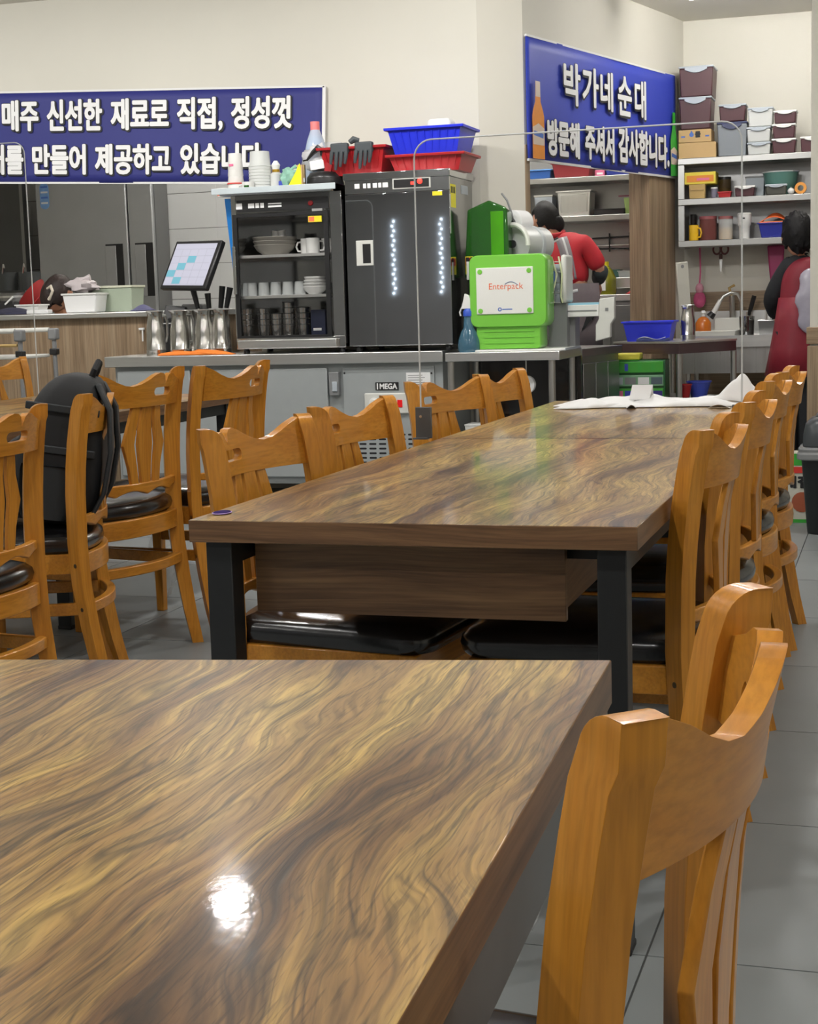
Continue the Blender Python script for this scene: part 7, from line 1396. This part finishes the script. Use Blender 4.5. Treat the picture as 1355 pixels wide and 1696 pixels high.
i = len(jo); bo2 = bo[:16]; jo += hJ; bo2 = bo2 + [(a_+i, b_+i) for a_, b_ in hB] + [(8, i)]; i = len(jo); jo += hJ2; bo2 += [(a_+i, b_+i) for a_, b_ in hB2] + [(6, i)]
skin_mesh('body', jo, bo2, SKIN, pe, 1)
skin_mesh('sweater', [(pel+Vector((0,-.05,0)),.13,.12),(wai,.125,.115),(che,.145,.12),(nek+Vector((0,0.03,-.03)),.06,.06),(shL,.07,.07),(elL,.055,.055),(shR,.07,.07),(elR,.055,.055)], [(0,1),(1,2),(2,3),(2,4),(4,5),(2,6),(6,7)], BLKS, pe, 1)
skin_mesh('trousers', [(pel,.135,.125),(hipL,.095,.095),(knL,.07,.07),(ftL,.055,.055),(hipR,.095,.095),(knR,.07,.07),(ftR,.055,.055)], [(0,1),(1,2),(2,3),(0,4),(4,5),(5,6)], PANTS, pe, 1)
add_head(pe, hed, VIEW*0.6+SIDE*0.7-Vector((0,0,.45)), Vector((0,0,1))+SIDE*0.3, SKIN, HAIRB, 1.05, bun=-SIDE*0.035-VIEW*0.03+Vector((0,0,.0)))
cl_ = [J(78, 478, -.14), J(84, 474, -.15), J(87, 482, -.15), J(84, 490, -.15), J(81, 496, -.14)]
part('hair_clip', MB().tube(cl_, [.008,.012,.010,.009,.012], 8), mat('clip_cream', C(206, 196, 180), 0.3), pe, smooth=True)

# ------------------------------------------------------------------ clear screens, papers and loose things on the tables
def screen(label, xa, xb, y, z0, z1, brackets=(True, True), rc=0.05):
    t = thing('clear_partition', label, 'partition', ((xa+xb)/2, y, z0)); w_ = xb-xa; h_ = z1-z0
    pts = [(-w_/2, 0.0), (w_/2, 0.0)] + [(w_/2-rc+rc*math.cos(a_), h_-rc+rc*math.sin(a_)) for a_ in [PI/2*k/6 for k in range(7)]] + [(-w_/2+rc+rc*math.cos(a_), h_-rc+rc*math.sin(a_)) for a_ in [PI/2+PI/2*k/6 for k in range(7)]]
    part('sheet', MB().prism(pts, -0.0015, 0.0015, rot(PI/2)), CLEARS, t)
    part('polished_edge', MB().tube([(x, 0, z) for x, z in pts[1:]+[pts[0]]], 0.0024, 6), ACRYE, t, smooth=True)
    for k, s in enumerate((-1, 1)):
        if brackets[k]:
            q = part('bracket', MB().box(s*w_/2-0.02-(0.005 if s > 0 else -0.005), s*w_/2+0.025-(0.005 if s > 0 else -0.005), -0.006, 0.006, 0.002, 0.088), mat('bracket_grey%s' % label[:9]+str(k), (0.09, 0.088, 0.088), 0.5), t, bevel=0.0015); part('bracket_foot', MB().box(s*w_/2-0.02, s*w_/2+0.02, -0.02, 0.02, 0.0, 0.004), GREYM, q); part('bracket_screw', MB().lathe([(0,-0.0072),(0.004,-0.007),(0.004,-0.006)], 10, rot(-PI/2, 0, 0, (s*w_/2, 0, 0.062))), STEEL, q)
    return t
screen('clear acrylic partition across the joint of the long tables', at(691, 450, TYJ-0.03).x, at(1229, 450, TYJ-0.03).x, TYJ-0.03, 0.751, at(693, 232, TYJ-0.03).z)
q = atz(66, 661, 0.75); screen('clear acrylic partition on the table by the backpack chair', q.x-0.85, at(52, 450, q.y).x, q.y, 0.751, at(40, 235, q.y).z, (True, False))
# crumpled white paper on the far table
def paper(name, label, c, w_, d, amp, seed, rz=0.0, peak=None):
    rd = random.Random(seed); ph = [rd.uniform(0, 6) for _ in range(8)]; t = thing(name, label, 'paper', (c[0], c[1], 0.751), rz)
    def f(u, v):
        x, y = (u-.5)*w_, (v-.5)*d; e = math.sin(PI*u)**.5*math.sin(PI*v)**.5
        z = 0.002+amp*e*(0.5+0.5*math.sin(7*u+ph[0])*math.sin(5*v+ph[1])+0.35*abs(math.sin(13*u+3*v+ph[2])))
        if peak: z += peak[2]*math.exp(-((u-peak[0])/peak[3])**2-((v-peak[1])/0.35)**2)
        return (x+0.02*math.sin(6*v+ph[3]), y*(0.8+0.2*math.sin(5*u+ph[4])), z)
    part('sheet', MB().grid(f, 48, 14), PAPER, t, smooth=True, solid=0.0012)
    part('loose_corner', MB().grid(lambda u, v: (w_*(0.38+0.12*u), -d*0.42-0.05*v, 0.001+0.012*math.sin(PI*u)*v), 8, 4), PAPER, t, smooth=True, solid=0.001); return t
c_ = atz(1075, 672, .75); paper('table_sheet', 'long crumpled white paper sheet spread on the far table', (c_.x, c_.y), 0.60, 0.24, 0.034, 4, -0.06)
c_ = atz(990, 674, .75); paper('napkin_sheet', 'thin creased white napkin beside the long paper sheet', (c_.x, c_.y-0.02), 0.26, 0.16, 0.026, 9, 0.2)
c_ = atz(1205, 668, .75); paper('paper_bag', 'white paper pulled up to a tall fold at the table end', (c_.x, c_.y+0.02), 0.22, 0.2, 0.03, 13, 0.1, (0.62, 0.5, 0.075, 0.22))
c_ = atz(1060, 672, .75); t = thing('folded_card', 'small white folded paper tent standing on the sheet', 'paper', (c_.x, c_.y, 0.772)); part('front_leaf', MB().grid(lambda u, v: (-0.035+0.07*u+0.01*v, -0.015+0.012*v, 0.05*v), 4, 4), PAPER, t, solid=0.0012); part('back_leaf', MB().grid(lambda u, v: (-0.025+0.07*u, -0.003+0.02*(1-v), 0.05*v), 4, 4), PAPER, t, solid=0.0012)
# purple token
c_ = atz(368, 851, .75); t = thing('purple_token', 'small dark purple oval token on the table corner', 'token', (c_.x, c_.y, 0.7505), 0.0)
ov = lambda r, z: [(r*0.0155*math.cos(a_), r*0.022*math.sin(a_), z) for a_ in [2*PI*k/28 for k in range(28)]]
part('disc', MB().rings([ov(1, 0), ov(1, 0.003), ov(.9, 0.004)]), mat('deep_purple', C(44, 24, 86), 0.8, spec=0.1), t); part('rim', MB().tube(ov(1.04, 0.002), 0.0010, 6, closed=True), mat('lilac_rim', C(180, 150, 220), 0.4), t, smooth=True)

# ------------------------------------------------------------------ backpack on its chair
pc0 = bpy.data.objects['dining_chair.010']; BPK = mat('black_nylon', C(15, 16, 19), 0.65, var=0.25, scale=8, bump=0.12); BPS = mat('charcoal_webbing', C(36, 40, 43), 0.6, var=0.1)
bp_ = thing('backpack', 'black backpack propped on the chair seat, straps hanging', 'backpack', pc0.matrix_basis @ Vector((0.02, -0.125, 0.494)), pc0.rotation_euler.z, None, 1.0)
lean = rot(0.17, 0, 0, (0.0, 0.0, 0.0)); rg = []
for z, w_, y0_, y1_ in ((0.005, .24, -.09, .10), (0.03, .29, -.11, .13), (0.10, .31, -.12, .15), (0.20, .315, -.12, .14), (0.30, .30, -.11, .115), (0.37, .285, -.10, .09), (0.42, .25, -.09, .06), (0.445, .20, -.07, .03), (0.452, .12, -.045, .0)):
    rg.append([(x*(1+0.02*math.sin(30*z+3*x)), y+(y0_+y1_)/2+0.006*math.sin(22*x+9*z), z) for x, y in roundrect(w_, y1_-y0_, min(.05, (y1_-y0_)*.42), 5)])
mb_ = part('main_body', MB().rings(rg, T=lean), BPK, bp_, smooth=True, subd=1)
rg = [[(x, y+yy, z) for x, y in roundrect(w_, dd, dd*.42, 4)] for z, w_, dd, yy in ((0.02, .20, .03, .135), (0.05, .24, .06, .150), (0.15, .25, .065, .155), (0.23, .23, .045, .138), (0.25, .20, .02, .125))]
part('front_pocket', MB().rings(rg, T=lean), BPK, bp_, smooth=True, subd=1)
for s in (-1, 1): part('shoulder_strap', MB().rings([[(s*x0_-.030, y, z), (s*x0_+.030, y, z), (s*x0_+.030, y-.014, z+.003), (s*x0_-.030, y-.014, z+.003)] for x0_, y, z in ((.07, -.07, .43), (.09, -.115, .36), (.11, -.135, .24), (.125, -.13, .12), (.13, -.10, .04))], T=lean), BPS, bp_, bevel=0.005)
part('top_handle', MB().tube([(-.03, -.05, .435), (-.035, -.06, .468), (-.01, -.066, .492), (.02, -.066, .488), (.032, -.06, .462), (.028, -.05, .435)], .010, 8, lean), BPK, bp_, smooth=True)
for k, (xx, yy, zz, ln) in enumerate(((-.10, .05, .395, .10), (.09, .09, .33, .05))): zp_ = part('zip_pull', MB().box(xx-.010, xx+.010, yy+.012, yy+.020, zz-ln, zz, lean), BPS, bp_, bevel=.003); part('pull_tab', MB().box(xx-.006, xx+.006, yy+.020, yy+.023, zz-ln, zz-ln+.025, lean), BLKPL, zp_)
part('zip_line', MB().tube([(.135*math.cos(a_), -.005+.02*math.cos(a_)**2, .25+.175*math.sin(a_)) for a_ in [PI*k/18 for k in range(19)]], .0045, 6, lean), BLKPL, bp_, smooth=True)
part('side_pocket', MB().rings([[(x*1.0-.150, y+.02, z) for x, y in roundrect(.05, dd, dd*.35, 4)] for z, dd in ((.03, .13), (.06, .16), (.17, .165), (.185, .16))], T=lean), BPS, bp_, smooth=True)
for zz in (.22, .34): part('compression_strap', MB().box(-.163, -.150, -.10, .11, zz, zz+.022, lean), BPS, bp_, bevel=.003)
part('piping', MB().tube([(-.15, .09, .05), (-.155, .085, .18), (-.14, .06, .31), (-.10, .03, .40)], .006, 6, lean), BPS, bp_, smooth=True)

# ------------------------------------------------------------------ bin, carton and bags on the floor
BAGF = mat('filmy_bag', (0.75, 0.76, 0.77), 0.25, var=0.06, alpha=0.28)
YBn = 7.5; bxc = at(1324, 800, YBn).x+0.175; hbn = at(1335, 740, YBn).z
bn = thing('swing_bin', 'black swing-top bin with a grey domed lid before the column', 'bin', (bxc, YBn+0.02, 0)); BNK = mat('bin_black', C(20, 26, 28), 0.45, var=0.1)
rr_ = lambda w_, d, z: [(x, y, z) for x, y in roundrect(w_, d, .06, 5)]
part('bin_body', MB().rings([rr_(.27, .22, 0), rr_(.275, .225, .02), rr_(.325, .27, hbn-.05)]), BNK, bn, bevel=.004)
part('bin_collar', MB().rings([rr_(.335, .28, hbn-.055), rr_(.365, .31, hbn-.05), rr_(.365, .31, hbn-.022), rr_(.35, .295, hbn-.018), rr_(.355, .30, hbn), rr_(.33, .275, hbn+.006)]), GREYPL, bn, bevel=.004)
hl = at(1335, 689, YBn).z-hbn
ld = part('lid_dome', MB().rings([rr_(.315, .26, hbn+.006), rr_(.31, .255, hbn+hl*.45), rr_(.29, .235, hbn+hl*.78), rr_(.24, .19, hbn+hl*.96), rr_(.18, .13, hbn+hl)]), mat('bin_lid_grey', C(66, 70, 74), 0.35, var=0.05), bn, bevel=.006)
part('swing_flap', MB().rings([rr_(.21, .16, hbn+hl*.9), rr_(.20, .15, hbn+hl*1.08), rr_(.14, .10, hbn+hl*1.2)]), mat('flap_grey', C(74, 78, 82), 0.3), ld, bevel=.008)
YX = 7.78; bxx = thing('noodle_carton', 'white and green printed carton on the floor beside the bin', 'carton', (at(1304, 800, YX).x, YX+0.1, 0)); wX = 0.26; hX = at(1310, 752, YX).z
part('carton', MB().box(-wX/2, wX/2, -.08, .08, 0, hX), mat('carton_white', C(206, 204, 190), 0.6, var=0.04), bxx, bevel=.002); part('green_top', MB().box(-wX/2-.001, wX/2+.001, -.0815, -.0802, hX*.83, hX), GREENP, bxx); part('green_base', MB().box(-wX/2-.001, wX/2+.001, -.0815, -.0802, 0, hX*.05), GREENP, bxx); part('red_label', MB().box(.0, .10, -.083, -.0815, hX*.72, hX*.81), REDP, bxx)
lettering('carton_lettering', '계절', PRINTK, bxx, (-.03, -.0822, hX*.50), width=.15, height=hX*.18, fat=.004)
for dx_, zz, r_, mm in ((.07, .30, .05, mat('soup_picture', C(170, 90, 60), 0.5)), (-.03, .40, .028, CARD), (-.05, .26, .03, GREENP), (.0, .14, .03, CARD)): part('picture', MB().lathe([(0,-.001),(r_,-.001),(r_,0),(0,0)], 18, rot(-PI/2, 0, 0, (dx_, -.0815, hX*zz))), mm, bxx)
c_ = atz(843, 1600, 0); crumple('clear_floor_bag', 'clear plastic bag on the floor by the black table leg', 'plastic bag', (c_.x-.02, c_.y+.03, 0), (.06, .06, .09), BAGF, 21)
c_ = atz(300, 1000, 0); crumple('clear_tall_bag', 'tall clear plastic bag standing between the chairs', 'plastic bag', (c_.x-.12, c_.y+.12, 0), (.05, .05, .16), BAGF, 22)
